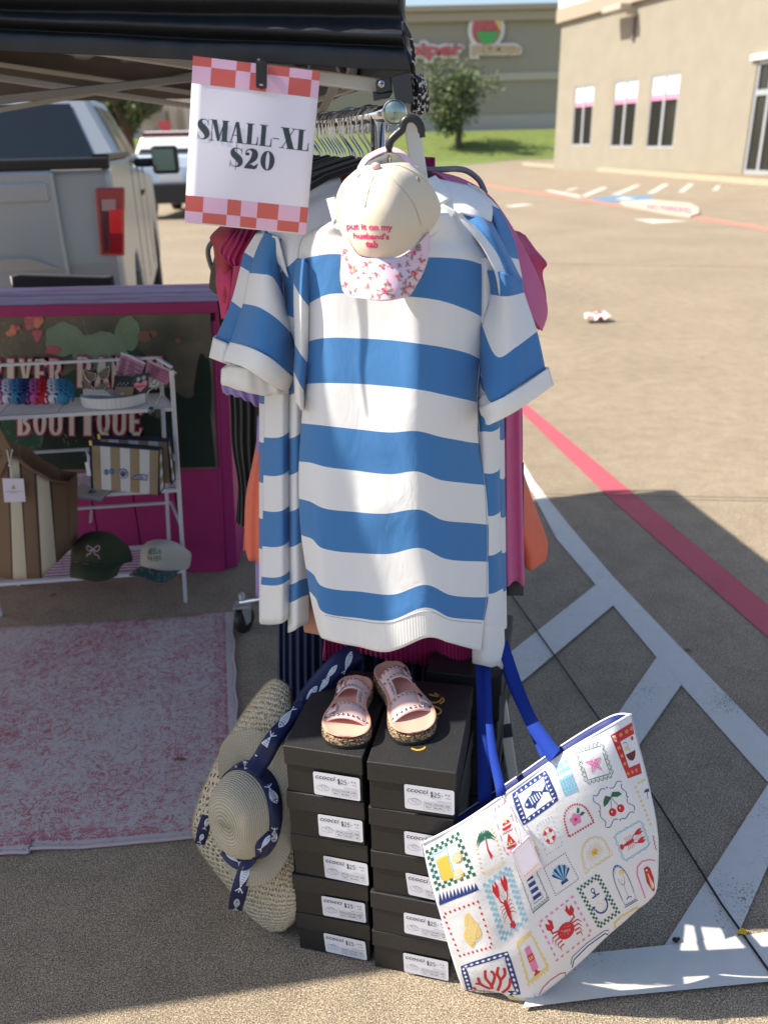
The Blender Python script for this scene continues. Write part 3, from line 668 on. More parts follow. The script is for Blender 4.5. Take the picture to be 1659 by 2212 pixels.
# front valance: bunched fabric traced in rows, at its own distance
def val(x, o=0): return 1.53-.03*max(0, (870-x))/870 - o
ys = [(-160, -150, -150, -150, -150, -150, -150), (-60, -55, -52, -50, -46, -44, -45), (-8, -8, -8, -6, -2, 2, 3), (12, 20, 26, 30, 34, 38, 40), (18, 34, 46, 54, 66, 76, 78), (52, 60, 70, 82, 92, 100, 104), (58, 70, 80, 92, 100, 112, 118), (99, 107, 117, 128, 140, 152, 155)]
xsv = [(-500, -100, 160, 400, 640, 820, 860)]*3+[(-500, -100, 160, 400, 640, 820, 866), (-500, -100, 160, 400, 640, 825, 870), (-500, -100, 160, 400, 640, 830, 874), (-500, -100, 160, 400, 640, 830, 880), (-500, -100, 160, 400, 640, 835, 887)]
offs = [0, .01, .03, .0, .035, .005, .03, .03]
rows = []
for k, (xx, yy) in enumerate(zip(xsv, ys)):
    rows.append([(-2100, yy[0]+34, val(-500, offs[k])), (-1200, yy[0]+14, val(-500, offs[k]))]+[(x, y, val(x, offs[k])) for x, y in zip(xx, yy)])
panel('valance', rows, M_can, can, nu=110, sv=7, solid=.003, wr=.012, ws=9, seed=4)
# right-hand valance, running back from the corner
rr = []
for k, yy in enumerate((-150, -45, 3, 40, 78, 104, 118, 155)):
    x = xsv[k][-1]; p = P(x, yy, val(x, offs[k]))
    rr.append([p, p+Vector((.012, .10, 0)), p+ub*.9+Vector((0, 0, .01)), p+ub*1.8, p+ub*Dp])
vs = [v for r in rr for v in r]; mb = MB()
mb.add(vs, [(j*5+i, j*5+i+1, (j+1)*5+i+1, (j+1)*5+i) for j in range(7) for i in range(4)], 0, True)
mb.build('side_valance', M_can, can, solid=.003)
zr = 1.99; mb = MB()
apex = C_(Wd/2, Dp/2, 2.75); cs = [C_(-.02, 0, zr), C_(Wd, 0, zr), C_(Wd, Dp, zr), C_(-.02, Dp, zr)]
for i in range(4):
    a, b2 = cs[i], cs[(i+1) % 4]; n = 8
    for j in range(n):
        p, q = a.lerp(b2, j/n), a.lerp(b2, (j+1)/n); mb.add([p, q, q.lerp(apex, .5)-Vector((0, 0, .04)), p.lerp(apex, .5)-Vector((0, 0, .04)), apex], [(0, 1, 2, 3), (3, 2, 4)], 0, True)
mb.build('roof', M_roof, can, solid=.004)
mb = MB(); zv = 1.86
far_pts = [C_(-.02, Dp, 0).lerp(C_(Wd, Dp, 0), i/16) for i in range(17)]
mb.add([p+Vector((0, .02*math.sin(i*1.7), z)) for z in (zr, 1.9, 1.78+.0) for i, p in enumerate(far_pts)], [(j*17+i, j*17+i+1, (j+1)*17+i+1, (j+1)*17+i) for j in range(2) for i in range(16)], 0, True)
mb.build('back_valance', M_roof, can, solid=.003)
mb = MB(); lp = [C_(Wd, 0, 0).lerp(C_(Wd, Dp, 0), i/10) for i in range(11)]
mb.add([p+Vector((0, 0, z)) for z in (zr, 1.74) for p in lp], [(i, i+1, 12+i, 11+i) for i in range(10)], 0, True); mb.build('side_valance', M_roof, can, solid=.003)
# frame
fb0 = P(560, 150, 1.50); 
mb = MB()
q = [P(*r2(140, 435), 1.56), P(*r2(480, 482), 1.56), P(*r2(480, 545), 1.56), P(*r2(140, 500), 1.56)]
ax = (q[1]-q[0]).normalized(); a0 = (q[0]+q[3])/2; a1 = (q[1]+q[2])/2; mb.beam(a0-ax*.14, a1+ax*.01, .03, .022); mb.build('front_bar', M_bar, can, bevel=.003)
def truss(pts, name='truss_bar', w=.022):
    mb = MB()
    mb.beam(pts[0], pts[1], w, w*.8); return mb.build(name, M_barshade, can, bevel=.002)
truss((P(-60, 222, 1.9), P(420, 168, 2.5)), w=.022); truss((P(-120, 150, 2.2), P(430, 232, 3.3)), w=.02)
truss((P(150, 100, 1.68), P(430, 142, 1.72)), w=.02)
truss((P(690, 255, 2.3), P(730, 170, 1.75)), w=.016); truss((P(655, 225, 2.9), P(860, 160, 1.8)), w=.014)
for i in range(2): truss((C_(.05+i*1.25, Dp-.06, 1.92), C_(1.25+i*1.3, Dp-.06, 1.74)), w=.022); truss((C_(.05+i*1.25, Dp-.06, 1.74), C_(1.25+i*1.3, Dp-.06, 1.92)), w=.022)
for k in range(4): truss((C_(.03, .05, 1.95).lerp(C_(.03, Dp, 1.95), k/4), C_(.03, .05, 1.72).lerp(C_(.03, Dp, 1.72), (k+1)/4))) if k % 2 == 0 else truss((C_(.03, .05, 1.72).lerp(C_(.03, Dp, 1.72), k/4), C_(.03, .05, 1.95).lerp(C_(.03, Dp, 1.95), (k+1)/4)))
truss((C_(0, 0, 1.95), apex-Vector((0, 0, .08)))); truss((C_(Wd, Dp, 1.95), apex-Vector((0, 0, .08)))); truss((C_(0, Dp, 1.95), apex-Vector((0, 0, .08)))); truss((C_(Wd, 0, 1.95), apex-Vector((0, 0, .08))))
M_bk = mat('bracket_plastic', (.022, .027, .034), .35, spec=.6)
mb = MB(); Yb = 1.50
pts = [r2(478, 492), r2(485, 480), r2(572, 462), r2(580, 545), r2(500, 560), r2(484, 548)]
mb.prism([P(*p, Yb) for p in pts], (0, .03, 0)); mb.prism([P(*p, Yb+.004) for p in [r2(460, 550), r2(500, 560), r2(585, 545), r2(560, 590), r2(466, 600)]], (0, .05, 0))
mb.prism([P(*p, Yb-.012) for p in [r2(570, 462), r2(685, 432), r2(706, 615), r2(598, 612)]], (.005, .06, 0))
brk = mb.build('corner_bracket', M_bk, can, bevel=.003)
mb = MB(); c = P(*r2(515, 504), Yb-.002); mb.lathe([(.001, .004), (.005, .0035), (.0062, 0), (.0062, -.003)], 16, Matrix.Translation(c) @ Matrix.Rotation(R(90), 4, 'X')); sc = mb.build('screw', mat('zinc', (.6, .65, .7), .3, .9), brk)
mb = MB(); mb.box(c+Vector((0, -.0045, 0)), (.007, .001, .0016)); mb.box(c+Vector((0, -.0046, 0)), (.0016, .001, .007)); mb.build('screw_slot', M_black, sc)
# legs
lt = P(*r2(672, 600), 1.555); lb_ = G(1122, 1775); lb_.z = .0
mb = MB(); mb.beam(lt, lb_, .026, .026, up=Vector((0, 1, 0))); mb.build('leg', M_bar, can, bevel=.003)
mb = MB(); jt = lt.lerp(lb_, .80); mb.beam(jt, lt.lerp(lb_, .825), .032, .032, up=Vector((0, 1, 0))); mb.build('leg_joint', M_bk, can, bevel=.004)
for a, b2 in ((Wd, 0), (Wd, Dp)):
    mb = MB(); mb.beam(C_(a, b2, 1.95), C_(a+.15, b2+(.12 if b2 else -.12), 0), .028, .028); mb.build('leg', M_bar, can, bevel=.003)
# velcro strap at corner
mb = MB(); mb.prism([P(*p, 1.475) for p in [r2(632, 130), r2(650, 120), r2(697, 215), r2(690, 235), r2(640, 180)]], (0, .012, 0)); mb.build('corner_strap', M_can, can, bevel=.003)
# rope bundle
M_rope = mat('rope', (.02, .02, .022), .8)
def rope_b(mm, t, b):
    tc = N(t, 'ShaderNodeTexCoord'); v = N(t, 'ShaderNodeTexVoronoi'); v.inputs['Scale'].default_value = 260
    t.links.new(tc.outputs['Object'], v.inputs['Vector']); r = N(t, 'ShaderNodeValToRGB'); e = r.color_ramp.elements
    e[0].position = .72; e[0].color = (.012, .012, .014, 1); e[1].position = .76; e[1].color = (.6, .58, .58, 1)
    s = N(t, 'ShaderNodeSeparateColor'); t.links.new(v.outputs['Color'], s.inputs[0]); t.links.new(s.outputs[0], r.inputs[0]); t.links.new(r.outputs[0], b.inputs['Base Color'])
M_rope2 = mat('speckled_rope', (.02, .02, .02), .8, build=rope_b)
mb = MB(); rnd = random.Random(5)
for k in range(9):
    x = 700+k*9; Yk = 1.51+rnd.uniform(-.012, .015); xt = 705+k*5+rnd.uniform(-6, 6)
    pts = [P(*r2(xt, 455+rnd.uniform(-8, 8)), Yk), P(*r2(x+4, 520), Yk-.006), P(*r2(x+rnd.uniform(-6, 6), 600), Yk), P(*r2(x-2+rnd.uniform(-5, 5), 660), Yk+.004), P(*r2(x+6, 683-abs(k-4)*5), Yk+.008), P(*r2(x+14, 655), Yk+.012), P(*r2(x+12, 560), Yk+.012), P(*r2(xt+8, 450), Yk+.008)]
    mb.tube(smoothpath(pts, 26), .0034, 6)
mb.tube(smoothpath([P(*r2(x, y), 1.50) for x, y in ((688, 232), (700, 290), (706, 340), (703, 400), (708, 460))], 14), .0034, 6)
o = mb.build('rope_bundle', M_rope2, center=True); tag(o, 'bundle of black and white speckled cord hanging from the canopy corner', 'rope')
# ================= price sign =================
sg0 = [(418.5, 124), (691, 151), (662, 510.5), (398, 477.5)]
SG = [P(*p, y) for p, y in zip(sg0, (1.42, 1.44, 1.40, 1.39))]
sign = thing('price_sign', 'laminated sign with checkered edges reading SMALL-XL $20 clipped under the canopy edge', 'price sign', (SG[2]+SG[3])/2)
su = ((SG[1]-SG[0])+(SG[2]-SG[3]))/2; sv_ = ((SG[3]-SG[0])+(SG[2]-SG[1]))/2; sc0 = sum(SG, Vector())/4-su/2-sv_/2
sn = su.cross(sv_).normalized()
if sn.y > 0: sn = -sn
bul = lambda u, v: sn*(.006*math.sin(math.pi*u)*math.sin(math.pi*v*.9))
NUs = 12
def SP(u, v, l=0): return sc0+su*u+sv_*v+bul(u, v)+sn*l
mb = MB(); mb.add([SP(i/NUs, j/NUs) for j in range(NUs+1) for i in range(NUs+1)], [(j*(NUs+1)+i, (j+1)*(NUs+1)+i, (j+1)*(NUs+1)+i+1, j*(NUs+1)+i+1) for j in range(NUs) for i in range(NUs)], 0, True)
M_paper = mat('sign_paper', (.80, .77, .86), .35, spec=.5)
o = mb.build('sheet', M_paper, sign, fixn=False, solid=.0015)
for v in (): pass
M_cr = mat('checker_red', (.62, .115, .085), .3, spec=.6); M_cp = mat('checker_pink', (.77, .47, .63), .3, spec=.6); M_ink = mat('sign_ink', (.035, .055, .06), .5)
hs = lambda u, v: (SP(u, v), sn)
d = Decal(hs, None, .0004)
ue = [0, .145, .34, .452, .585, .758, .936, 1]
for (v0, v1, ph) in ((0, .055, 0), (.055, .158, 1)):
    for i in range(7): d.grid(ue[i], v0, ue[i+1], v1, M_cr if (i+ph) % 2 == 0 else M_cp, 3, 2)
d.build('checker_border', sign); d = Decal(hs, None, .0004)
for (v0, v1, ph) in ((.828, .925, 0), (.925, .992, 1)):
    for i in range(7): d.grid(ue[i], v0, ue[i+1], v1, M_cr if (i+ph) % 2 == 0 else M_cp, 3, 2)
d.build('checker_border', sign)
# fat high-contrast serif letters, as filled shapes on a 1 x 1 box (y down)
def arc(cx, cy, rx, ry, a0, a1, n=10): return [(cx+rx*math.cos(R(a0+(a1-a0)*i/n)), cy-ry*math.sin(R(a0+(a1-a0)*i/n))) for i in range(n+1)]
def glyph(ch):
    P_ = []; S_ = []
    if ch == 'S':
        mid = [(.86, .16), (.72, .06), (.5, .035), (.3, .07), (.22, .2), (.28, .34), (.5, .46), (.7, .58), (.79, .74), (.7, .9), (.48, .965), (.24, .93), (.1, .8)]
        w_ = [.03, .035, .04, .1, .26, .33, .36, .36, .30, .14, .04, .035, .03]
        S_.append((mid, w_)); P_.append([(.86, 0), (.9, 0), (.9, .3), (.86, .3)]); P_.append([(.04, .68), (.08, .68), (.08, 1), (.04, 1)])
    elif ch == 'M':
        P_ += [[(.0, 0), (.3, 0), (.3, .035), (.0, .035)], [(.1, .03), (.135, .03), (.135, .98), (.1, .98)], [(0, .965), (.24, .965), (.24, 1), (0, 1)], [(.1, 0), (.34, 0), (.56, .9), (.5, 1), (.42, 1)], [(.44, 1), (.74, 0), (.79, 0), (.5, 1)], [(.66, 0), (.92, 0), (.92, 1), (.66, 1)], [(.62, 0), (1, 0), (1, .035), (.62, .035)], [(.58, .965), (1, .965), (1, 1), (.58, 1)]]
    elif ch == 'A':
        P_ += [[(.38, 0), (.58, 0), (.9, 1), (.56, 1)], [(.38, 0), (.46, .08), (.16, 1), (.11, 1)], [(.2, .62), (.66, .62), (.66, .655), (.2, .655)], [(.02, .965), (.28, .965), (.28, 1), (.02, 1)], [(.46, .965), (1, .965), (1, 1), (.46, 1)]]
    elif ch == 'L':
        P_ += [[(.15, 0), (.5, 0), (.5, 1), (.15, 1)], [(.02, 0), (.64, 0), (.64, .035), (.02, .035)], [(.02, .965), (.92, .965), (.92, 1), (.02, 1)], [(.92, .6), (.97, .6), (.97, 1), (.8, 1), (.9, .88)]]
    elif ch == 'X':
        P_ += [[(.1, 0), (.48, 0), (.92, 1), (.54, 1)], [(.84, 0), (.89, 0), (.17, 1), (.12, 1)], [(.0, 0), (.56, 0), (.56, .035), (0, .035)], [(.7, 0), (1, 0), (1, .035), (.7, .035)], [(0, .965), (.3, .965), (.3, 1), (0, 1)], [(.44, .965), (1, .965), (1, 1), (.44, 1)]]
    elif ch == '-': P_.append([(.05, .56), (.95, .56), (.95, .6), (.05, .6)])
    elif ch == '$':
        p, s = glyph('S'); P_ += p; S_ += s; P_ += [[(.46, -.16), (.5, -.16), (.5, 1.14), (.46, 1.14)]]
    elif ch == '2':
        S_.append(([(.1, .3), (.13, .12), (.32, .03), (.56, .06), (.7, .2), (.66, .42), (.45, .64), (.2, .82), (.06, .97)], [.04, .05, .06, .2, .34, .34, .2, .08, .04])); P_.append([(.05, 1), (.08, .94), (.26, .8), (.5, .78), (.7, .84), (.93, .7), (.96, .72), (.88, .92), (.76, 1)]); S_.append(([(.2, .2), (.2, .34)], [.2, .22]))
    elif ch == '0':
        o_ = arc(.5, .5, .46, .5, 0, 360, 24); i_ = arc(.5, .5, .13, .46, 0, 360, 24)
        for k in range(24): P_.append([o_[k], o_[k+1], i_[k+1], i_[k]])
    return P_, S_
def setline(d, txt, widths, u0, u1, v0, v1, m, gap=.06):
    tot = sum(widths)+gap*(len(txt)-1); x = 0
    for ch, w_ in zip(txt, widths):
        ca = u0+(u1-u0)*x/tot; cb_ = u0+(u1-u0)*(x+w_)/tot; x += w_+gap
        p, s = glyph(ch); f = lambda q: (ca+(cb_-ca)*q[0], v0+(v1-v0)*q[1])
        for q in p: d.poly([f(a) for a in q], m)
        for mid, w2 in s:
            mm_ = smoothpath([(a, b, 0) for a, b in mid], 40); ww = smoothpath([(a, 0, 0) for a in w2], 40)
            d.stroke([f((a.x, a.y)) for a in mm_], [max(.012, a.x)*(v1-v0)*.95 for a in ww], m, asp=su.length/sv_.length)
d = Decal(hs, None, .0006)
setline(d, 'SMALL-XL', [.72, 1.15, .95, .8, .8, .42, .98, .8], .065, .962, .356, .482, M_ink, .025)
setline(d, '$20', [.72, .8, .82], .335, .70, .508, .628, M_ink, .05)
d.build('lettering', sign)
# clip
mb = MB(); cpts = [(553, 132), (576, 134), (575, 190), (565, 193), (553, 188)]
mb.prism([P(x, y, 1.405) for x, y in cpts], (0, .012, 0), 0); mb.prism([P(x, y, 1.44) for x, y in cpts], (0, .008, 0), 0)
mb.prism([P(x, y, 1.4045) for x, y in ((561, 181), (569, 182), (569, 186), (561, 185))], (0, .001, 0), 1)
mb.tube([P(564, 128, 1.43), P(564, 138, 1.43)], .006)
tag(mb.build('clip', [M_black, mat('clip_slot', (.5, .35, .4), .6)], center=True, bevel=.001), 'black plastic hanger clip gripping the top of the price sign', 'clip')
# ================= clothes rack =================
rd = Vector((-.30, .954, 0)).normalized(); rp = Vector((rd.y, -rd.x, 0))     # along the rail, across it
E0 = P(852, 243, 1.49); zt = E0.z
rack = thing('clothes_rack', 'chrome rolling clothes rack with a round end cap and black casters under the striped dresses', 'clothes rack', (E0.x-.2, E0.y+.7, 0))
M_chr = mat('chrome', (.72, .73, .74), .12, 1); M_cap = mat('brushed_cap', (.32, .42, .38), .28, .9)
E1 = E0+rd*.03; E2 = E0+rd*1.25
mb = MB(); mb.tube([E0+rd*.008, E2], .0125, 14); mb.build('rail', M_chr, rack)
ax = Matrix((rp, Vector((0, 0, 1)), -rd)).transposed().to_4x4(); ax.translation = E0
fdir = (EYE-E0).normalized(); axx = fdir.orthogonal().normalized(); ax = Matrix((axx, fdir.cross(axx), fdir)).transposed().to_4x4(); ax.translation = E0
mb = MB(); mb.lathe([(.001, .010), (.009, .0094), (.015, .007), (.0178, .004), (.0188, 0), (.0184, -.006), (.014, -.010)], 28, ax); mb.build('end_cap', M_cap, rack)
mb = MB(); mb.lathe([(.0184, .0015), (.0200, .0008), (.0204, -.002), (.0194, -.004)], 28, ax); mb.build('cap_ring', M_chr, rack)
for e, s in ((E0+rd*.09, 1), (E2-rd*.05, -1)):
    b0 = Vector((e.x, e.y, .12)); mb = MB()
    mb.tube([e, b0], .0125, 12); mb.build('upright', M_chr, rack)
    mb = MB(); mb.tube([b0-rp*(.28 if s > 0 else .20), b0+rp*.24], .0125, 12); mb.build('foot_bar', M_chr, rack)
    if s > 0:
        mb = MB(); mb.tube([e+rp*.0-Vector((0, 0, .03)), e-Vector((0, 0, .03))+rd*.03+rp*.018, Vector((e.x, e.y, .12))+rd*.03+rp*.02], .008, 10); mb.build('brace', M_chr, rack)
mb = MB(); mb.tube([Vector((E0.x, E0.y, .13))+rd*.06, Vector((E2.x, E2.y, .13))-rd*.05], .011, 10); mb.build('base_bar', M_chr, rack)
def caster(c):
    mb = MB(); axm = Matrix.Translation(c+Vector((0, 0, .048))) @ Matrix.Rotation(R(62), 4, 'Z') @ Matrix.Rotation(R(90), 4, 'X')
    mb.lathe([(.018, -.013), (.044, -.0135), (.048, -.009), (.048, .009), (.044, .0135), (.018, .013)], 28, axm)
    wo_ = mb.build('caster_wheel', M_black, rack)
    mb = MB(); mb.lathe([(.001, -.015), (.02, -.015), (.022, .0), (.02, .015), (.001, .015)], 16, axm); mb.build('hub', mat('hub_grey', (.06, .06, .065), .5), wo_)
    mb = MB()
    for s in (-1, 1):
        n = Vector((math.sin(R(62)), -math.cos(R(62)), 0))*.018*s; f = Vector((math.cos(R(62)), math.sin(R(62)), 0))
        p0 = c+n; mb.prism([p0+f*(-.012)+Vector((0, 0, .038)), p0+f*.012+Vector((0, 0, .038)), p0+f*.028+Vector((0, 0, .104)), p0-f*.028+Vector((0, 0, .104))], n*.12)
    mb.box(c+Vector((0, 0, .107)), (.06, .05, .006)); mb.tube([c+Vector((0, 0, .105)), c+Vector((0, 0, .155))], .011, 10)
    mb.build('caster_fork', M_barshade, wo_)
caster(G(530, 1363)); 
for c in (Vector((E0.x, E0.y, 0))+rd*.06+rp*.22, Vector((E0.x, E0.y, 0))+rd*.06-rp*.26, Vector((E2.x, E2.y, 0))+rp*.2): c.z = 0; caster(c)
# low side rails holding folded tops (grey strap bars)
M_hg = mat('grey_hanger', (.16, .175, .2), .45, spec=.5)
# ================= hangers =================
M_hook = mat('hook_chrome', (.7, .7, .72), .15, 1); M_vel = mat('black_velvet', (.012, .012, .013), .95, sheen=.3)
def make_hanger(label):
    t = thing('hanger', label, 'hanger', E0, 'velvet hangers along the chrome rail')
    pts = []
    for i in range(15):
        a = R(-35+i*245/14); pts.append(E0+rp*(.022*math.cos(a))+Vector((0, 0, .022*math.sin(a)-.006)))
    pts = [E0+rp*.0+Vector((0, 0, -.075)), E0-rp*.002+Vector((0, 0, -.06))]+[E0-rp*.012+Vector((0, 0, -.045))]+[E0-rp*.022+Vector((0, 0, -.03))]+[E0+rp*(-.0235*math.cos(R(i*15)))+Vector((0, 0, -.012+.0255*math.sin(R(i*15)))) for i in range(-1, 15)]
    mb = MB(); mb.tube(smoothpath(pts, 34), .0019, 6); mb.build('hook', M_hook, t)
    mb = MB()
    bp_ = [(-.20, -.155), (-.17, -.135), (-.09, -.097), (-.02, -.078), (0, -.074), (.02, -.078), (.09, -.097), (.17, -.135), (.20, -.155)]
    mb.tube([E0+rp*a+Vector((0, 0, z)) for a, z in bp_], [.005, .006, .006, .006, .007, .006, .006, .006, .005], 6); mb.build('shoulder_bar', M_vel, t)
    return t
def copy_tree(o, parent=None):
    c = o.copy(); COL.objects.link(c)
    if parent is not None: c.parent = parent
    for ch in list(o.children): copy_tree(ch, c)
    return c
rnd = random.Random(11)
proto = None; NH = 34; HP = []
s_ = .07
for i in range(NH):
    if proto is None: h = proto = make_hanger('black velvet hanger with chrome hook on the crowded rail behind the price sign')
    else: h = copy_tree(proto)
    s_ += rnd.uniform(.018, .034) if i > 2 else .035
    h.location = E0+rd*s_+Vector((0, 0, rnd.uniform(-.003, .003))); h.rotation_euler = (0, 0, rnd.uniform(-.16, .16))
    HP.append(h.location.copy())
# ================= garments =================
def knit(mm, t, b):
    tc = N(t, 'ShaderNodeTexCoord'); n = N(t, 'ShaderNodeTexNoise'); n.inputs['Scale'].default_value = 900; n.inputs['Detail'].default_value = 2
    n2 = N(t, 'ShaderNodeTexNoise'); n2.inputs['Scale'].default_value = 14; n2.inputs['Detail'].default_value = 5; n2.inputs['Distortion'].default_value = .6
    mp = N(t, 'ShaderNodeMapping'); mp.inputs['Scale'].default_value = (1.0, 1.0, .6)
    t.links.new(tc.outputs['Object'], n.inputs['Vector']); t.links.new(tc.outputs['Object'], mp.inputs[0]); t.links.new(mp.outputs[0], n2.inputs['Vector'])
    bp = N(t, 'ShaderNodeBump'); bp.inputs['Strength'].default_value = .25; bp.inputs['Distance'].default_value = .0006
    b2 = N(t, 'ShaderNodeBump'); b2.inputs['Strength'].default_value = .6; b2.inputs['Distance'].default_value = .006
    t.links.new(n.outputs[0], bp.inputs['Height']); t.links.new(n2.outputs[0], b2.inputs['Height']); t.links.new(b2.outputs[0], bp.inputs['Normal'])
    t.links.new(bp.outputs[0], b.inputs['Normal'])
def ribs(scale, axis='u'):
    def f(mm, t, b):
        tc = N(t, 'ShaderNodeTexCoord'); wv = N(t, 'ShaderNodeTexWave'); wv.inputs['Scale'].default_value = scale
        wv.bands_direction = 'X' if axis == 'u' else 'Y'
        t.links.new(tc.outputs['UV'], wv.inputs['Vector'])
        bp = N(t, 'ShaderNodeBump'); bp.inputs['Strength'].default_value = .3; bp.inputs['Distance'].default_value = .0008
        t.links.new(wv.outputs['Fac'], bp.inputs['Height']); t.links.new(bp.outputs[0], b.inputs['Normal'])
    return f
CW, CB = (.76, .77, .78), (.06, .205, .47)
M_cwt = mat('white_jersey', CW, .85, build=knit, spec=.2, sheen=.15); M_cbl = mat('blue_jersey', CB, .85, build=knit, spec=.2, sheen=.15)
M_rib = mat('white_rib', (.82, .82, .80), .85, build=ribs(34), spec=.2)
SM = [M_cwt, M_cbl, M_rib]
def garment(name, label, cat, loc, group=None): return thing(name, label, cat, loc, group)
GS = 'blue and white striped dresses at the front of the rack'
g1 = thing('striped_dress', 'frontmost blue and white striped dress, full front seen below the cream cap', 'dress', P(860, 900, 1.4), GS)
def cols(pts, Ys): return [(x, y, Y) for (x, y), Y in zip(pts, Ys)]
YF_ = (1.47, 1.428, 1.400, 1.384, 1.362, 1.345, 1.362, 1.398, 1.44)
def yrow(k): return [y + (0.0, .03, .02, .012, .008, .0, -.003, -.006, -.008, -.01, -.012, -.014, -.016)[k] for y in YF_]
rows = [
 [(700, 484), (730, 474), (762, 466), (800, 462), (850, 460), (890, 462), (925, 462), (958, 460), (988, 459)],
 [(652, 515), (668, 512), (710, 505), (775, 503), (850, 506), (900, 508), (950, 510), (1000, 516), (1040, 528)],
 [(640, 572), (660, 558), (712, 549), (775, 552), (850, 556), (900, 557), (955, 557), (1015, 563), (1068, 583)],
 [(648, 668), (668, 655), (712, 636), (775, 636), (850, 640), (905, 643), (960, 652), (1015, 672), (1050, 690)],
 [(655, 752), (670, 737), (711, 730), (775, 731), (850, 735), (905, 742), (960, 751), (1010, 763), (1040, 777)],
 [(657, 832), (668, 829), (711, 828), (775, 829), (850, 834), (905, 841), (960, 852), (1005, 862), (1032, 868)],
 [(651, 915), (672, 917), (709, 921), (775, 927), (840, 933), (900, 930), (955, 943), (1005, 953), (1034, 957)],
 [(646, 997), (672, 1000), (706, 1009), (775, 1018), (845, 1024), (902, 1018), (953, 1037), (1005, 1043), (1048, 1047)],
 [(646, 1076), (670, 1083), (702, 1098), (765, 1106), (835, 1110), (905, 1101), (955, 1124), (1005, 1130), (1055, 1134)],
 [(651, 1154), (674, 1162), (699, 1184), (765, 1194), (840, 1199), (907, 1185), (960, 1208), (1010, 1213), (1055, 1215)],
 [(661, 1227), (678, 1240), (699, 1266), (770, 1277), (850, 1285), (919, 1264), (970, 1285), (1015, 1290), (1055, 1291)],
 [(668, 1277), (682, 1292), (700, 1323), (770, 1334), (840, 1340), (919, 1313), (970, 1333), (1010, 1338), (1046, 1341)],
 [(677, 1322), (690, 1372), (706, 1383), (770, 1396), (840, 1407), (922, 1377), (970, 1388), (1005, 1399), (1040, 1409)]]
rws = [cols(r, yrow(k)) for k, r in enumerate(rows)]
KEEP = []
panel('body', rws, SM, g1, nu=64, sv=6, bands=[0, 0, 1, 0, 1, 0, 1, 0, 1, 0, 1, 2], solid=.0022, wr=.006, ws=7, back=.05, seed=2, keep=KEEP)
# fold of right shoulder, right sleeve and cuff
def strip3(name, par, rows_, bands, nu=12, wr=.004, sv=5, seed=1, solid=.003, mats=SM, back=0, ws=8): return panel(name, rows_, mats, par, nu=nu, sv=sv, bands=bands, solid=solid, wr=wr, seed=seed, back=back, ws=ws)
strip3('shoulder_seam', g1, [[(975, 452, 1.425), (992, 462, 1.42)], [(1000, 480, 1.415), (1030, 492, 1.425)], [(1040, 528, 1.41), (1072, 545, 1.425)], [(1070, 585, 1.405), (1092, 590, 1.42)], [(1080, 640, 1.402), (1108, 614, 1.415)]], [0]*4, wr=.002)
mb = MB(); hg1 = onbvh(KEEP)
for pts in ([(1092, 600), (1068, 650), (1046, 694)], [(1044, 720), (1034, 800), (1030, 866), (1036, 957), (1046, 1046), (1051, 1134), (1051, 1214), (1050, 1290), (1042, 1340)], [(700, 486), (672, 500), (652, 520), (644, 560)], [(703, 1329), (770, 1340), (838, 1346), (918, 1320), (973, 1339), (1040, 1346)], [(640, 570), (652, 640), (662, 665)]):
    p3 = [h[0]+h[1]*.0004 for h in (hg1(p.x, p.y) for p in smoothpath([(a, b_, 0) for a, b_ in pts], 30)) if h]
    if len(p3) > 3: mb.tube(p3, .0007, 5)
mb.build('seam', mat('seam_thread', (.42, .45, .50), .9), g1)
strip3('sleeve', g1, [[(1052, 585, 1.43), (1090, 590, 1.405), (1128, 608, 1.45)], [(1060, 636, 1.43), (1095, 640, 1.395), (1132, 632, 1.45)],
    [(1041, 703, 1.43), (1072, 770, 1.385), (1115, 750, 1.38), (1160, 716, 1.43)], [(1037, 800, 1.43), (1058, 868, 1.37), (1110, 842, 1.365), (1178, 798, 1.42)][:4]], [1, 0, 1], nu=20, back=.06, seed=6)
strip3('cuff', g1, [[(1036, 880, 1.425), (1056, 872, 1.366), (1110, 845, 1.36), (1185, 794, 1.42)], [(1037, 893, 1.423), (1062, 890, 1.360), (1115, 864, 1.356), (1190, 812, 1.42)], [(1048, 905, 1.42), (1056, 917, 1.362), (1120, 885, 1.358), (1196, 831, 1.42)]], [2, 2], nu=24, wr=.002, back=.06)
strip3('collar', g1, [[(905, 520, 1.385), (930, 480, 1.40), (955, 440, 1.42)], [(916, 528, 1.378), (950, 490, 1.395), (968, 446, 1.42)], [(929, 520, 1.382), (962, 488, 1.40), (986, 456, 1.42)]], [2, 2], wr=.001)
strip3('collar', g1, [[(722, 490, 1.40), (716, 470, 1.42), (705, 430, 1.45)], [(740, 500, 1.385), (732, 470, 1.41), (722, 425, 1.44)]], [2], wr=.001)
strip3('sleeve', g1, [[(640, 560, 1.46), (655, 560, 1.43), (668, 575, 1.44)], [(634, 612, 1.47), (650, 640, 1.42), (668, 662, 1.44)], [(636, 742, 1.48), (650, 765, 1.415), (666, 785, 1.44)], [(634, 800, 1.48), (646, 826, 1.41), (658, 846, 1.44)], [(636, 846, 1.48), (646, 850, 1.41), (658, 852, 1.44)], [(637, 866, 1.48), (648, 880, 1.41), (657, 889, 1.44)]], [1, 0, 1, 2, 2], back=.04)
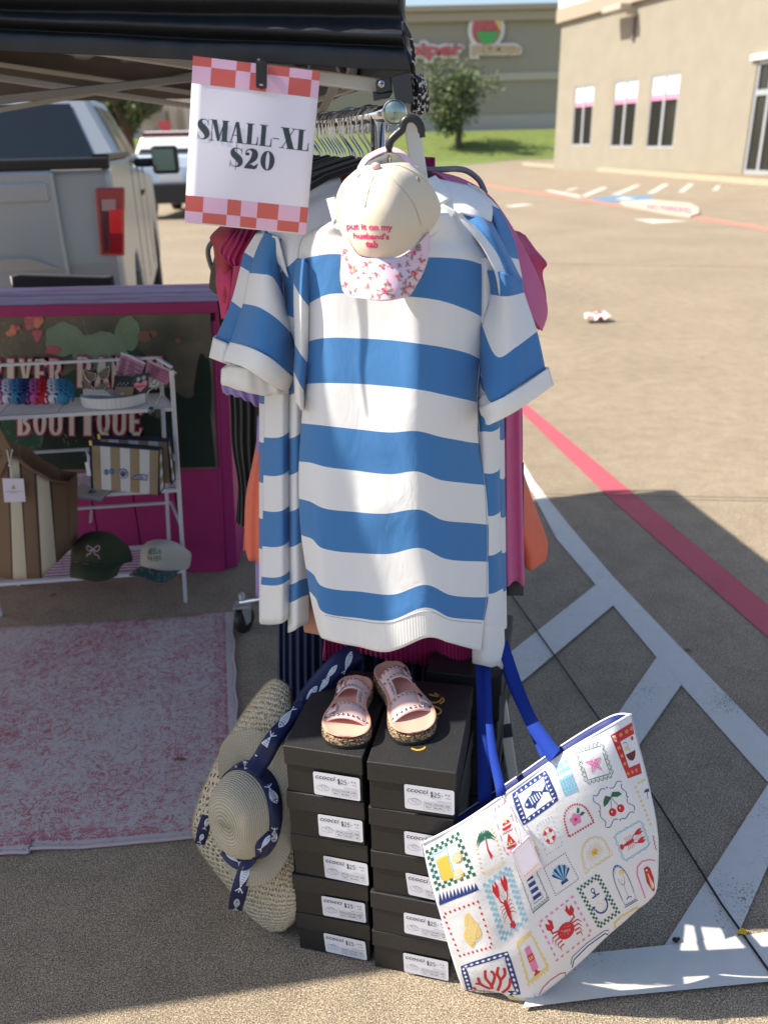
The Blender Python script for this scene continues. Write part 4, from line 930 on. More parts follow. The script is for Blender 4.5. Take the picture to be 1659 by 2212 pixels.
# second dress, right behind
g2 = thing('striped_dress', 'striped dress just behind the front one, white collar and blue shoulder right of cap', 'dress', P(1060, 900, 1.5), GS)
strip3('collar', g2, [[(925, 385, 1.50), (940, 378, 1.52)], [(940, 420, 1.47), (962, 400, 1.50)], [(950, 440, 1.45), (984, 425, 1.49)]], [2, 2])
strip3('yoke', g2, [[(938, 384, 1.52), (975, 392, 1.52), (1010, 400, 1.53)], [(955, 420, 1.49), (1010, 436, 1.48), (1060, 440, 1.51)], [(962, 448, 1.47), (1020, 466, 1.46), (1062, 478, 1.49)]], [0, 0], nu=16)
strip3('shoulder', g2, [[(985, 458, 1.475), (1030, 462, 1.47), (1062, 478, 1.50)], [(1020, 500, 1.455), (1060, 505, 1.44), (1095, 540, 1.49)], [(1060, 560, 1.45), (1095, 575, 1.43), (1120, 590, 1.48)], [(1085, 600, 1.445), (1110, 612, 1.43), (1131, 610, 1.48)]], [1, 1, 1], nu=16, back=.05)
rwb = []
for y in (560, 700, 790, 860, 935, 1026, 1117, 1202, 1284, 1352, 1433):
    sh = max(0, y-1280)*.22
    rwb.append([(1020, y, 1.475), (1042, y-3+sh*.2, 1.435), (1062, y-2+sh*.3, 1.44), (1076+max(0, y-900)*.0, y-8+sh*.4, 1.46), (1080+max(0, y-1100)*.035, y-14+sh, 1.50)])
panel('body', rwb, SM, g2, nu=20, sv=4, bands=[0, 1, 0, 1, 0, 1, 0, 1, 0, 2], wr=.006, seed=9, back=.05)
g3 = thing('striped_dress', 'third striped dress, only its blue sleeve edge and right side strip showing', 'dress', P(1085, 900, 1.56), GS)
strip3('sleeve', g3, [[(1010, 398, 1.55), (1035, 410, 1.54)], [(1055, 440, 1.53), (1080, 452, 1.56)], [(1082, 520, 1.51), (1112, 520, 1.56)], [(1100, 556, 1.50), (1120, 560, 1.56)], [(1106, 582, 1.50), (1128, 600, 1.56)]], [0, 1, 1, 0], back=.04)
rwb = [[(1060, y, 1.52), (1078, y, 1.50), (1084+(y-900)*.012, y+2, 1.52), (1089+(y-900)*.012, y-2, 1.56)] for y in (700, 866, 949, 1033, 1116, 1192, 1275, 1300, 1357)]
panel('body', rwb, SM, g3, nu=12, sv=4, bands=[0, 1, 0, 1, 0, 1, 0, 2], wr=.004, seed=12, back=.04)
# dresses whose left sleeves show
g4 = thing('striped_dress', 'striped dress with the large left sleeve and thick cuff left of the front dress', 'dress', P(560, 900, 1.55), GS)
strip3('yoke', g4, [[(560, 480, 1.56), (620, 440, 1.56), (690, 400, 1.58), (735, 385, 1.60)], [(590, 520, 1.53), (640, 490, 1.52), (700, 450, 1.54), (745, 430, 1.55)], [(606, 590, 1.52), (640, 560, 1.49), (700, 500, 1.50), (740, 480, 1.52)], [(625, 640, 1.52), (650, 620, 1.49), (700, 560, 1.50), (740, 540, 1.52)]], [0, 0, 1], nu=18, back=.03)
strip3('sleeve', g4, [[(572, 502, 1.545), (585, 505, 1.52), (600, 512, 1.51), (612, 520, 1.53)], [(554, 540, 1.55), (572, 548, 1.505), (592, 560, 1.50), (610, 590, 1.53)], [(538, 590, 1.55), (562, 592, 1.49), (590, 600, 1.485), (612, 640, 1.52)],
    [(525, 656, 1.55), (560, 664, 1.475), (600, 690, 1.47), (632, 722, 1.52)], [(498, 738, 1.55), (545, 752, 1.46), (592, 778, 1.455), (634, 815, 1.51)]], [1, 1, 0, 1], nu=24, sv=6, back=.06, seed=3, wr=.006)
strip3('cuff', g4, [[(497, 738, 1.548), (545, 752, 1.455), (592, 778, 1.45), (635, 816, 1.508)], [(488, 760, 1.548), (536, 778, 1.45), (588, 806, 1.445), (628, 834, 1.508)], [(482, 778, 1.548), (530, 795, 1.452), (580, 828, 1.448), (622, 849, 1.508)]], [2, 2], nu=26, wr=.003, back=.06)
rwb = [[(575, y, 1.60), (590, y-2, 1.56), (610, y, 1.53), (632, y-6, 1.58)] for y in (600, 700, 790, 850, 945, 1027, 1104, 1180, 1245, 1262, 1346)]
rwb = [[(575-(i*1.2), a[1], 1.60), (592, b_[1]+4, 1.565), (612, c_[1]-2, 1.54), (630, d_[1]-10, 1.575)] for i, (a, b_, c_, d_) in enumerate(rwb)]
panel('body', rwb, SM, g4, nu=16, sv=4, bands=[0, 1, 0, 0, 1, 0, 1, 0, 1, 2], wr=.008, seed=21, back=.04)
g5 = thing('striped_dress', 'striped dress with the leftmost sleeve, narrow white cuff ends at the far left', 'dress', P(520, 900, 1.62), GS)
strip3('sleeve', g5, [[(552, 505, 1.60), (572, 502, 1.58)], [(528, 545, 1.61), (552, 560, 1.57)], [(520, 575, 1.61), (545, 590, 1.57)], [(500, 650, 1.61), (528, 670, 1.56)], [(466, 730, 1.61), (492, 745, 1.55), (510, 750, 1.56)]], [0, 1, 0, 1], nu=14, back=.05, seed=5)
strip3('cuff', g5, [[(461, 728, 1.61), (484, 738, 1.548), (506, 748, 1.56)], [(452, 772, 1.61), (474, 780, 1.545), (500, 790, 1.56)]], [2], nu=14, back=.05)
strip3('lower_cuff', g5, [[(480, 795, 1.60), (520, 790, 1.54), (570, 800, 1.52), (620, 836, 1.55)], [(477, 825, 1.60), (520, 822, 1.53), (575, 835, 1.515), (625, 850, 1.55)], [(480, 834, 1.60), (525, 842, 1.54), (572, 856, 1.525), (600, 848, 1.55)]], [2, 0], nu=28, wr=.02, back=.03, ws=22, seed=8)
rwb = [[(560+(y > 1200)*(-0), y, 1.66), (568, y+3, 1.62), (578, y, 1.60), (588, y-4, 1.63)] for y in (760, 870, 953, 1040, 1118, 1183, 1260, 1345)]
panel('body', rwb, SM, g5, nu=12, sv=4, bands=[1, 0, 1, 0, 1, 0, 2], wr=.006, seed=24, back=.04)
g6 = thing('striped_dress', 'striped dress squeezed between the large left sleeve and the front dress', 'dress', P(645, 1000, 1.52), GS)
strip3('sleeve', g6, [[(600, 530, 1.54), (640, 530, 1.50)], [(612, 600, 1.53), (642, 606, 1.49)], [(620, 680, 1.52), (642, 690, 1.48)], [(628, 715, 1.52), (644, 760, 1.48)]], [0, 1, 0], back=.03)
strip3('bias_trim', g6, [[(588, 508, 1.515), (600, 512, 1.508)], [(592, 540, 1.51), (612, 560, 1.50)], [(600, 568, 1.51), (622, 600, 1.495)]], [0, 0], wr=.001)
rwb = [[(622, y+4, 1.57), (636, y, 1.53), (650, y-8, 1.53), (668, y-14, 1.55)] for y in (640, 760, 850, 945, 1024, 1103, 1180, 1262, 1300, 1362)]
panel('body', rwb, SM, g6, nu=14, sv=4, bands=[0, 1, 0, 1, 0, 1, 0, 1, 2], wr=.008, seed=31, back=.04)
# ---- plain garments ----
def fab(name, c, r=.8, v=.12): return mat(name, c, r, var=v, vs=25, build=None, bump=.5, bs=500, sheen=.1)
M_mauve = fab('rose_cotton', (.56, .10, .26)); M_mag = fab('magenta_satin', (.46, .01, .12), .6); M_cor = fab('coral_linen', (.78, .16, .085)); M_blk = fab('black_cotton', (.008, .008, .009))
M_pur = fab('lavender_cotton', (.30, .22, .50)); M_cri = fab('crimson_cotton', (.40, .02, .06)); M_oli = fab('olive_cotton', (.05, .055, .03)); M_navy = fab('navy_gauze', (.008, .022, .07)); M_peach = fab('peach_cotton', (.75, .36, .24))
M_grey = fab('charcoal_cotton', (.06, .06, .065)); M_rust = fab('rust_cotton', (.35, .09, .06)); M_taup = fab('dusty_cotton', (.22, .17, .18)); M_fus = fab('fuchsia_velvet', (.62, .02, .16), .7)
def pleat(n, a, ph=0): return lambda u, v: a*math.sin(u*n*6.283+ph+1.2*math.sin(v*3))
gm = thing('rose_dress', 'long rose pink dress hanging right of the striped dresses', 'dress', P(1110, 1000, 1.6))
panel('shoulder', [[(925, 372, 1.66), (945, 378, 1.62)], [(990, 386, 1.66), (985, 410, 1.58)], [(1050, 420, 1.66), (1040, 460, 1.57)], [(1090, 470, 1.66), (1070, 520, 1.56)], [(1125, 530, 1.66), (1085, 590, 1.55)], [(1160, 600, 1.66), (1120, 640, 1.55)], [(1180, 668, 1.66), (1150, 690, 1.56)], [(1168, 714, 1.66), (1166, 712, 1.58)]], M_mauve, gm, nu=14, sv=5, wr=.008, back=.04)
panel('skirt', [[(1075, y, 1.60), (1095, y, 1.57), (1115+(y-600)*.012, y, 1.60), (1122+(y-600)*.02, y, 1.64)] for y in (600, 760, 900, 1080, 1262)], M_mauve, gm, nu=24, sv=8, folds=pleat(2.2, .012), wr=.004, back=.03)
gm2 = thing('magenta_blouse', 'deep magenta ruffled blouse poking out behind the rose dress at the right', 'blouse', P(1165, 600, 1.75))
panel('sleeve', [[(1105, 500, 1.72), (1135, 508, 1.75)], [(1120, 530, 1.70), (1158, 540, 1.75)], [(1130, 556, 1.70), (1181, 569, 1.75)], [(1135, 590, 1.70), (1172, 592, 1.75)], [(1165, 650, 1.70), (1180, 655, 1.75)], [(1150, 692, 1.72), (1158, 695, 1.75)]], M_mag, gm2, nu=10, sv=5, wr=.008, ws=20, back=.02)
panel('ruffle', [[(905, 340, 1.78), (937, 341, 1.80)], [(906, 362, 1.77), (938, 366, 1.79)]], M_mag, gm2, nu=40, sv=3, folds=pleat(9, .004), back=.01)
panel('skirt', [[(1090, y, 1.70), (1110, y, 1.68), (1122, y, 1.72)] for y in (700, 900, 1140, 1240)], M_mag, gm2, nu=12, sv=4, wr=.006, back=.02)
gc = thing('coral_dress', 'coral orange dress with flared pointed hem at the lower right of the rack', 'dress', P(1140, 1100, 1.72))
panel('skirt', [[(1090, 960, 1.70), (1105, 960, 1.72), (1117, 975, 1.75)], [(1100, 1060, 1.68), (1120, 1060, 1.68), (1140, 1050, 1.74)], [(1105, 1120, 1.67), (1128, 1130, 1.66), (1162, 1112, 1.72)], [(1120, 1180, 1.67), (1145, 1195, 1.66), (1184, 1174, 1.70)], [(1128, 1222, 1.68), (1150, 1233, 1.67), (1181, 1214, 1.69)]], M_cor, gc, nu=20, sv=6, wr=.014, ws=12, back=.03)
gk = thing('black_skirt', 'black hem showing just below the rose dress', 'skirt', P(1110, 1270, 1.63))
panel('hem', [[(1075, y, 1.62), (1100, y, 1.60), (1131, y, 1.65)] for y in (1000, 1180, 1262, 1288)], M_blk, gk, nu=14, sv=3, wr=.004, back=.03)
# left side
ga = thing('crimson_blouse', 'crimson blouse with a folded shoulder at the top left of the rack', 'blouse', P(480, 520, 1.95))
panel('shoulder', [[(478, 487, 2.0), (500, 486, 1.93), (540, 478, 1.92)], [(454, 512, 2.02), (490, 515, 1.9), (530, 510, 1.9)], [(462, 540, 2.02), (485, 550, 1.92), (510, 560, 1.92)], [(470, 640, 2.0), (485, 655, 1.92), (500, 640, 1.92)]], M_cri, ga, nu=12, sv=5, wr=.01, ws=14, back=.04)
gb_ = thing('magenta_ruffle_blouse', 'magenta blouse with a gathered ruffle sleeve under the price sign', 'blouse', P(510, 530, 1.85))
panel('ruffle_sleeve', [[(500, 500, 1.86), (530, 493, 1.84), (575, 485, 1.82)], [(484, 520, 1.86), (520, 520, 1.80), (555, 520, 1.8)], [(474, 538, 1.87), (500, 560, 1.80), (545, 545, 1.79)], [(490, 555, 1.86), (505, 575, 1.80), (530, 568, 1.79)]], M_mag, gb_, nu=44, sv=4, folds=pleat(6, .006), wr=.006, ws=14, back=.04)
panel('body', [[(505, 560, 1.88), (525, 560, 1.84), (545, 560, 1.84)], [(500, 620, 1.88), (515, 640, 1.84), (530, 640, 1.84)], [(490, 690, 1.88), (505, 720, 1.84), (520, 730, 1.84)]], M_mag, gb_, nu=16, sv=4, wr=.01, ws=12, back=.03)
go = thing('olive_blouse', 'olive green top hanging at the left end beside the pink velvet top', 'blouse', P(465, 600, 2.05))
panel('body', [[(466, 545, 2.06), (480, 545, 2.02), (500, 540, 2.0)], [(455, 590, 2.06), (472, 595, 2.01), (490, 600, 2.0)], [(452, 622, 2.06), (468, 636, 2.02), (484, 628, 2.0)]], M_oli, go, nu=10, sv=5, wr=.006, back=.04)
gf = thing('velvet_top', 'bright pink velvet top with crumpled sleeve at the left end of the rack', 'top', P(480, 610, 1.95))
panel('sleeve', [[(480, 560, 1.96), (495, 556, 1.93)], [(466, 600, 1.97), (498, 600, 1.9), (510, 590, 1.92)], [(474, 650, 1.97), (492, 655, 1.9), (505, 650, 1.92)], [(478, 690, 1.96), (490, 690, 1.92)]], M_fus, gf, nu=12, sv=5, wr=.016, ws=20, back=.03)
gb2 = thing('black_dress', 'long black pleated dress hanging at the lower left of the rack', 'dress', P(540, 1000, 1.95))
panel('skirt', [[(472, 650, 2.0), (500, 650, 1.96), (560, 650, 1.92), (600, 650, 1.92)], [(482, 760, 2.0), (505, 760, 1.95), (560, 760, 1.9), (600, 760, 1.92)], [(495, 860, 2.0), (520, 866, 1.94), (560, 870, 1.9), (600, 870, 1.92)], [(500, 960, 2.0), (522, 965, 1.93), (560, 965, 1.9), (600, 965, 1.92)], [(514, 1050, 2.0), (530, 1052, 1.93), (560, 1052, 1.9), (600, 1052, 1.92)], [(512, 1130, 2.0), (530, 1138, 1.93), (565, 1138, 1.9), (600, 1138, 1.92)]], M_blk, gb2, nu=50, sv=5, folds=pleat(7, .008), back=.04)
gp = thing('lavender_top', 'lavender cotton sleeve end poking out under the white cuffs', 'top', P(530, 860, 1.75))
panel('sleeve', [[(478, 800, 1.78), (520, 800, 1.72), (576, 800, 1.70)], [(478, 836, 1.78), (520, 840, 1.71), (576, 850, 1.69)], [(482, 850, 1.78), (525, 862, 1.71), (574, 890, 1.69)]], M_pur, gp, nu=40, sv=4, folds=pleat(5, .006), wr=.004, back=.04)
panel('hem', [[(556, 900, 1.78), (570, 900, 1.76)], [(552, 1100, 1.79), (566, 1100, 1.77)], [(553, 1290, 1.79), (566, 1292, 1.77)]], M_pur, gp, nu=6, sv=4, back=.02)
gc2 = thing('coral_blouse', 'coral linen dress with loose left side hem beside the striped bodies', 'dress', P(550, 1100, 1.8))
panel('skirt', [[(565, 870, 1.80), (578, 872, 1.77), (600, 872, 1.76)], [(556, 940, 1.81), (574, 945, 1.76), (600, 945, 1.75)], [(545, 1000, 1.82), (566, 1004, 1.75), (600, 1004, 1.74)], [(530, 1080, 1.83), (558, 1086, 1.75), (600, 1086, 1.74)], [(527, 1190, 1.83), (552, 1216, 1.75), (600, 1220, 1.74)]], M_cor, gc2, nu=26, sv=6, folds=pleat(2.4, .01), wr=.008, back=.03)
gn = thing('navy_skirt', 'dark navy crinkled long dress hem below the striped dresses at left', 'dress', P(700, 1420, 1.68))
panel('skirt', [[(600, y, 1.74), (660, y, 1.68), (740, y, 1.66), (860, y, 1.68), (960, y, 1.68), (1032, y, 1.7)] for y in (1150, 1280, 1380, 1480, 1560)], M_navy, gn, nu=160, sv=4, folds=pleat(22, .007), back=.05)
gr = thing('magenta_pleated_dress', 'magenta crinkle pleated dress hem showing under the front dress', 'dress', P(880, 1410, 1.6))
rr_ = []
xs_ = [700, 730, 770, 810, 850, 890, 930, 955, 985, 1010, 1030]; hb = [1428, 1416, 1410, 1418, 1428, 1432, 1440, 1424, 1438, 1446, 1430]
for t_ in (0, .4, .8, 1): rr_.append([(x, 1250*(1-t_)+y*t_, 1.56+.02*math.sin(i*1.3)) for i, (x, y) in enumerate(zip(xs_, hb))])
panel('pleated_hem', rr_, M_mag, gr, nu=200, sv=3, folds=pleat(38, .0035), back=.05)
gz_ = thing('peach_top', 'small peach fabric edge between the navy hem and the striped hem', 'top', P(670, 1355, 1.6))
panel('hem', [[(655, 1300, 1.60), (690, 1300, 1.58)], [(656, 1358, 1.60), (700, 1362, 1.58)], [(662, 1366, 1.60), (700, 1374, 1.58)]], M_peach, gz_, nu=12, sv=3, wr=.004, back=.02)
# packed garments along the rail, built once per kind and copied
def packed(name, label, cat, mt, i, hw, ln, grp, seed):
    o = thing(name, label, cat, HP[i], grp); rnd = random.Random(seed); n = 20; nv = 14; vs = []; c = HP[i]
    for sgn in (-1, 1):
        for j in range(nv+1):
            v = j/nv
            for k in range(n+1):
                u = k/n*2-1; w_ = hw*(.92+.12*v)
                top = -.076-.085*abs(u)**1.1-.012*math.cos(u*3)
                z = top-(ln-.1*abs(u))*v if True else 0
                d = (.006+.012*v)*sgn*math.sqrt(max(0, 1-u*u)+.02)+.005*math.sin(u*11+seed)*v
                vs.append(c+rp*(u*w_)+rd*d+Vector((0, 0, z)))
    W_ = n+1; B = W_*(nv+1); fs = []
    for j in range(nv):
        for k in range(n):
            a = j*W_+k; fs.append((a, a+W_, a+W_+1, a+1)); fs.append((B+a, B+a+1, B+a+W_+1, B+a+W_))
        for a in (j*W_, j*W_+n): fs.append((a, a+W_, B+a+W_, B+a))
    for k in range(n): fs.append((k, k+1, B+k+1, B+k)); a = nv*W_+k; fs.append((a, a+1, B+a+1, B+a))
    mb = MB(); mb.add(vs, fs, 0, True); mb.build('body', mt, o); return o
kinds = [(M_blk, 'black'), (M_grey, 'charcoal'), (M_blk, 'black'), (M_rust, 'rust'), (M_blk, 'black'), (M_taup, 'dusty grey'), (M_grey, 'charcoal'), (M_mag, 'magenta')]
first = {}
for i in range(9, NH):
    mt, cn = kinds[(i*3) % len(kinds)]
    if cn not in first:
        first[cn] = (packed('blouse', cn+' blouse packed on the rail between the price sign and the cap', 'blouse', mt, i, .185, .52, cn+' blouses packed along the rail', i), HP[i].copy())
    else:
        src, sp = first[cn]; c = copy_tree(src); c.location = src.location+(HP[i]-sp)
# grey curved hanger arm at the right and at the left
mb = MB(); mb.tube(smoothpath([P(*p) for p in [(905, 368, 1.66), (960, 366, 1.68), (985, 365, 1.70), (1010, 370, 1.71), (1035, 390, 1.71), (1048, 418, 1.70)]], 24), .0055, 8)
tag(mb.build('grey_hanger', M_hg, center=True), 'grey metal hanger arm arching above the rose dress right of the cap', 'hanger')
mb = MB(); mb.tube(smoothpath([P(*p) for p in [(490, 500, 2.1), (462, 520, 2.1), (450, 540, 2.1), (455, 570, 2.1), (470, 600, 2.1), (490, 610, 2.08)]], 24), .006, 8)
tag(mb.build('grey_hanger', M_hg, center=True), 'grey metal hanger end curving out left of the crimson blouse', 'hanger')
# ================= cap =================
cap = thing('baseball_cap', 'cream cap with pink lettering and floral brim hanging in front of the striped dress', 'cap', P(840, 500, 1.3))
M_twill = mat('cream_twill', (.70, .62, .49), .85, build=cloth_b(700, .25), spec=.2); M_seam = mat('cap_seam', (.42, .36, .30), .9)
def cY(b): return 1.345-b
cr_ = [
 [(775, 362, cY(.00)), (795, 357, cY(.02)), (815, 356, cY(.03)), (850, 352, cY(.025)), (880, 352, cY(.0)), (893, 360, cY(-.03))],
 [(742, 392, cY(-.02)), (775, 384, cY(.04)), (812, 376, cY(.065)), (860, 372, cY(.06)), (905, 380, cY(.02)), (930, 398, cY(-.04))],
 [(727, 425, cY(-.03)), (765, 418, cY(.06)), (812, 412, cY(.092)), (865, 410, cY(.085)), (915, 418, cY(.035)), (950, 438, cY(-.045))],
 [(724, 458, cY(-.03)), (765, 456, cY(.075)), (812, 455, cY(.108)), (868, 454, cY(.098)), (918, 460, cY(.04)), (951, 462, cY(-.045))],
 [(732, 495, cY(-.02)), (768, 496, cY(.080)), (815, 498, cY(.112)), (868, 496, cY(.100)), (912, 490, cY(.045)), (941, 482, cY(-.03))],
 [(748, 525, cY(.01)), (775, 532, cY(.082)), (815, 535, cY(.108)), (862, 532, cY(.098)), (900, 512, cY(.05)), (930, 498, cY(-.02))],
 [(758, 542, cY(.03)), (782, 553, cY(.078)), (815, 557, cY(.100)), (858, 554, cY(.090)), (895, 532, cY(.055)), (922, 508, cY(-.01))]]
ck = []
panel('crown', cr_, M_twill, cap, nu=36, sv=8, solid=.002, keep=ck)
hc = onbvh(ck)
mb = MB()
def on(h, pts, l=.001): return [(lambda r: r[0]+r[1]*l)(h(*p)) for p in pts if h(*p)]
for pts in ([(816, 362), (806, 385), (796, 415), (789, 448)],): mb.tube(on(hc, pts, .0005), .0011, 6)
mb.build('front_dart', M_seam, cap)
mb = MB()
for pts in ([(822, 362), (845, 385), (872, 412), (895, 445), (907, 480), (912, 505)], [(800, 360), (770, 378), (745, 405), (731, 435), (728, 470)], [(826, 360), (860, 358), (893, 372), (920, 392)]):
    p3 = on(hc, pts, .0003)
    if len(p3) > 2: mb.tube(smoothpath(p3, 24), .0007, 5)
mb.build('seam', mat('seam_cream', (.5, .44, .36), .9), cap)
mb = MB(); hb_ = hc(812, 364); mb.ball((hb_[0] if hb_ else P(812, 360, 1.31))+Vector((0, -.001, .003)), .0075, n=14, sz=.7); mb.build('button', mat('button_pink', (.70, .48, .48), .8), cap)
mb = MB(); e_ = hc(903, 388)
for (x, y) in ((903, 388), (776, 380)):
    r_ = hc(x, y)
    if r_:
        cc_ = r_[0]+r_[1]*.0006; t1 = r_[1].orthogonal().normalized(); t2 = r_[1].cross(t1)
        mb.tube([cc_+t1*.0036*math.cos(a*.524)+t2*.0036*math.sin(a*.524) for a in range(12)], .0008, 5, closed=True)
mb.build('eyelet', M_seam, cap)
# brim
bk_ = []
br_ = [
 [(741, 490, 1.33), (752, 520, 1.30), (775, 552, 1.262), (815, 559, 1.243), (860, 556, 1.253), (897, 532, 1.29), (928, 500, 1.34)],
 [(739, 520, 1.325), (752, 545, 1.288), (778, 570, 1.250), (815, 576, 1.232), (860, 574, 1.242), (900, 552, 1.282), (928, 525, 1.335)],
 [(737, 560, 1.315), (752, 580, 1.275), (780, 597, 1.236), (818, 603, 1.216), (862, 600, 1.228), (900, 580, 1.272), (925, 558, 1.325)],
 [(735, 600, 1.305), (750, 615, 1.262), (782, 626, 1.222), (820, 630, 1.202), (862, 626, 1.214), (895, 608, 1.26), (914, 590, 1.31)],
 [(740, 628, 1.298), (752, 640, 1.255), (784, 645, 1.214), (822, 648, 1.194), (860, 646, 1.206), (885, 638, 1.25), (902, 612, 1.30)]]
def brim_b(mm, t, b): pass
M_brim = mat('brim_pink', (.80, .58, .67), .75, spec=.3)
panel('brim', br_, M_brim, cap, nu=36, sv=8, solid=.0028, keep=bk_)
d = Decal(onbvh(bk_), None, .0005); M_fr = mat('flower_red', (.72, .07, .12), .8); M_fp = mat('flower_pink', (.82, .25, .32), .8); M_fl = mat('flower_leaf', (.22, .25, .13), .8); M_fd = mat('flower_deep', (.45, .03, .07), .8)
rnd = random.Random(8)
spots = [(757, 575, 7), (748, 612, 6), (791, 570, 7), (812, 592, 5), (795, 618, 5), (830, 628, 9), (858, 598, 6), (775, 600, 4), (874, 630, 6), (895, 590, 9), (893, 545, 9), (862, 572, 4), (768, 628, 4), (843, 575, 4), (745, 545, 5), (875, 610, 4), (805, 640, 4), (910, 565, 5), (760, 590, 4), (850, 640, 4), (786, 590, 4), (770, 585, 4), (826, 578, 5), (838, 612, 5), (880, 570, 4), (886, 618, 5), (758, 630, 4), (818, 640, 4), (750, 560, 4), (905, 530, 4), (876, 550, 4), (800, 600, 4)]
for x, y, r_ in spots:
    for k in range(5 if r_ > 4 else 3):
        a = rnd.uniform(0, 6.28); d.ell(x+r_*1.5*math.cos(a), y+r_*1.3*math.sin(a), r_*.6, r_*.2, M_fl, 7, rot=a+rnd.uniform(-.5, .5), lay=1)
        d.stroke([(x, y), (x+r_*1.9*math.cos(a+.3), y+r_*1.7*math.sin(a+.3))], .7, M_fl, lay=1)
    for k in range(5):
        a = k*1.257+rnd.uniform(-.3, .3); d.ell(x+r_*.45*math.cos(a), y+r_*.45*math.sin(a), r_*.42, r_*.32, M_fr if k % 2 else M_fp, 8, rot=a, lay=2)
    d.ell(x, y, r_*.25, r_*.22, M_fd, 8, lay=3)
    for k in range(3):
        a = rnd.uniform(0, 6.28); d.ell(x+r_*2.1*math.cos(a), y+r_*1.8*math.sin(a), r_*.22, r_*.2, M_fp, 6, lay=2)
d.build('floral_print', cap)
d = Decal(hc, None, .0005); M_emb = mat('embroidery_pink', (.68, .04, .17), .7)
for t_, q in (('put it on my', [(748, 483), (848, 486), (848, 500), (750, 497)]), ("husband's", [(763, 502), (841, 505), (841, 518), (764, 515)]), ('tab', [(790, 519), (817, 521), (817, 536), (790, 534)])):
    d.M = quadmap(q); d.text(t_, 0, 0 if t_ != 'put it on my' else -.05, 1, 1 if t_ != 'put it on my' else 1.2, M_emb, .035)
o = d.build('lettering', cap); s = o.modifiers.new('thickness', 'SOLIDIFY'); s.thickness = .0008
# back strap loop
strip3('strap', cap, [[(772, 362, 1.36), (786, 340, 1.37), (812, 324, 1.375), (840, 316, 1.375), (868, 325, 1.37), (890, 345, 1.365), (900, 366, 1.36)], [(782, 366, 1.355), (795, 348, 1.365), (815, 335, 1.37), (840, 327, 1.37), (862, 335, 1.365), (878, 350, 1.36), (886, 366, 1.355)]], None, nu=30, wr=0, mats=M_brim)
strip3('inside_lining', cap, [[(795, 350, 1.385), (840, 333, 1.392), (885, 350, 1.385)], [(780, 368, 1.37), (840, 345, 1.38), (900, 372, 1.37)], [(780, 400, 1.37), (840, 380, 1.37), (905, 400, 1.37)]], None, nu=30, wr=.004, ws=30, mats=mat('lining_grey', (.13, .14, .14), .85, var=.3, vs=60))
strip3('back_panel', cap, [[(885, 352, 1.38), (905, 362, 1.39), (925, 385, 1.40)], [(890, 380, 1.36), (915, 392, 1.385), (931, 410, 1.40)]], None, nu=12, wr=.002, mats=M_twill)
# black hook it hangs on
hk = thing('black_hook', 'black plastic hanger hook above the cap below the rack end cap', 'hook', P(880, 290, 1.37))
mb = MB(); hp_ = [(841, 330), (842, 308), (855, 292), (868, 280), (872, 265), (882, 256), (896, 257), (908, 272), (913, 297)]
p3 = smoothpath([P(x, y, 1.362-.0*i) for i, (x, y) in enumerate(hp_)], 40); rr3 = [.006+.002*math.sin(i/40*math.pi)*0 for i in range(41)]
mb.tube(p3, [.0062 if 2 < i < 38 else .0045 for i in range(41)], 10); mb.build('hook', mat('hook_black', (.018, .02, .025), .35), hk)
mb = MB(); mb.tube([P(841, 312, 1.363), P(841, 350, 1.365)], .0035, 8); mb.build('stem', M_chr, hk)
# ================= shoe boxes =================
bu = Vector((.972, -.236, 0)); bv = Vector((.236, .972, 0)); BW, BD, BH = .163, .268, .1115
M_box = mat('black_card', (.013, .013, .014), .55, var=.25, vs=60, bump=.3, bs=400, spec=.5)
M_lid = mat('black_lid', (.018, .018, .019), .5, var=.3, vs=120, bump=.4, bs=500, spec=.5)
M_lab = mat('label_paper', (.74, .74, .80), .5); M_ink2 = mat('label_ink', (.05, .05, .06), .6); M_line = mat('label_line', (.25, .25, .28), .6); M_gold = mat('gold_print', (.75, .45, .07), .4, .3)
def script_word(d, u0, v0, u1, v1, m):        # flowing lower-case c c o c c i in one hand
    n = 6; W_ = (u1-u0)/n; h = v1-v0
    for i, ch in enumerate('ccocci'):
        a = u0+i*W_; sy = v0+h*.06*i*.0
        if ch == 'c': pts = [(.78, .22), (.6, .08), (.3, .2), (.14, .55), (.3, .92), (.65, .88), (1.05, .5)]
        elif ch == 'o': pts = [(.55, .1), (.2, .3), (.2, .75), (.5, .95), (.8, .7), (.78, .28), (.5, .1), (.75, .3), (1.1, .3)]
        else: pts = [(.3, .2), (.2, .6), (.35, .95), (.7, .7), (1.1, .1)]
        q = smoothpath([(x, y, 0) for x, y in pts], 14); d.stroke([(a+p.x*W_, v0+p.y*h) for p in q], [h*(.10+.10*abs(math.sin(k/14*6.28+.6))) for k in range(15)], m, asp=1.9)
        if ch == 'i': d.ell(a+.75*W_, v0-h*.45, .006, .018, m, 8)
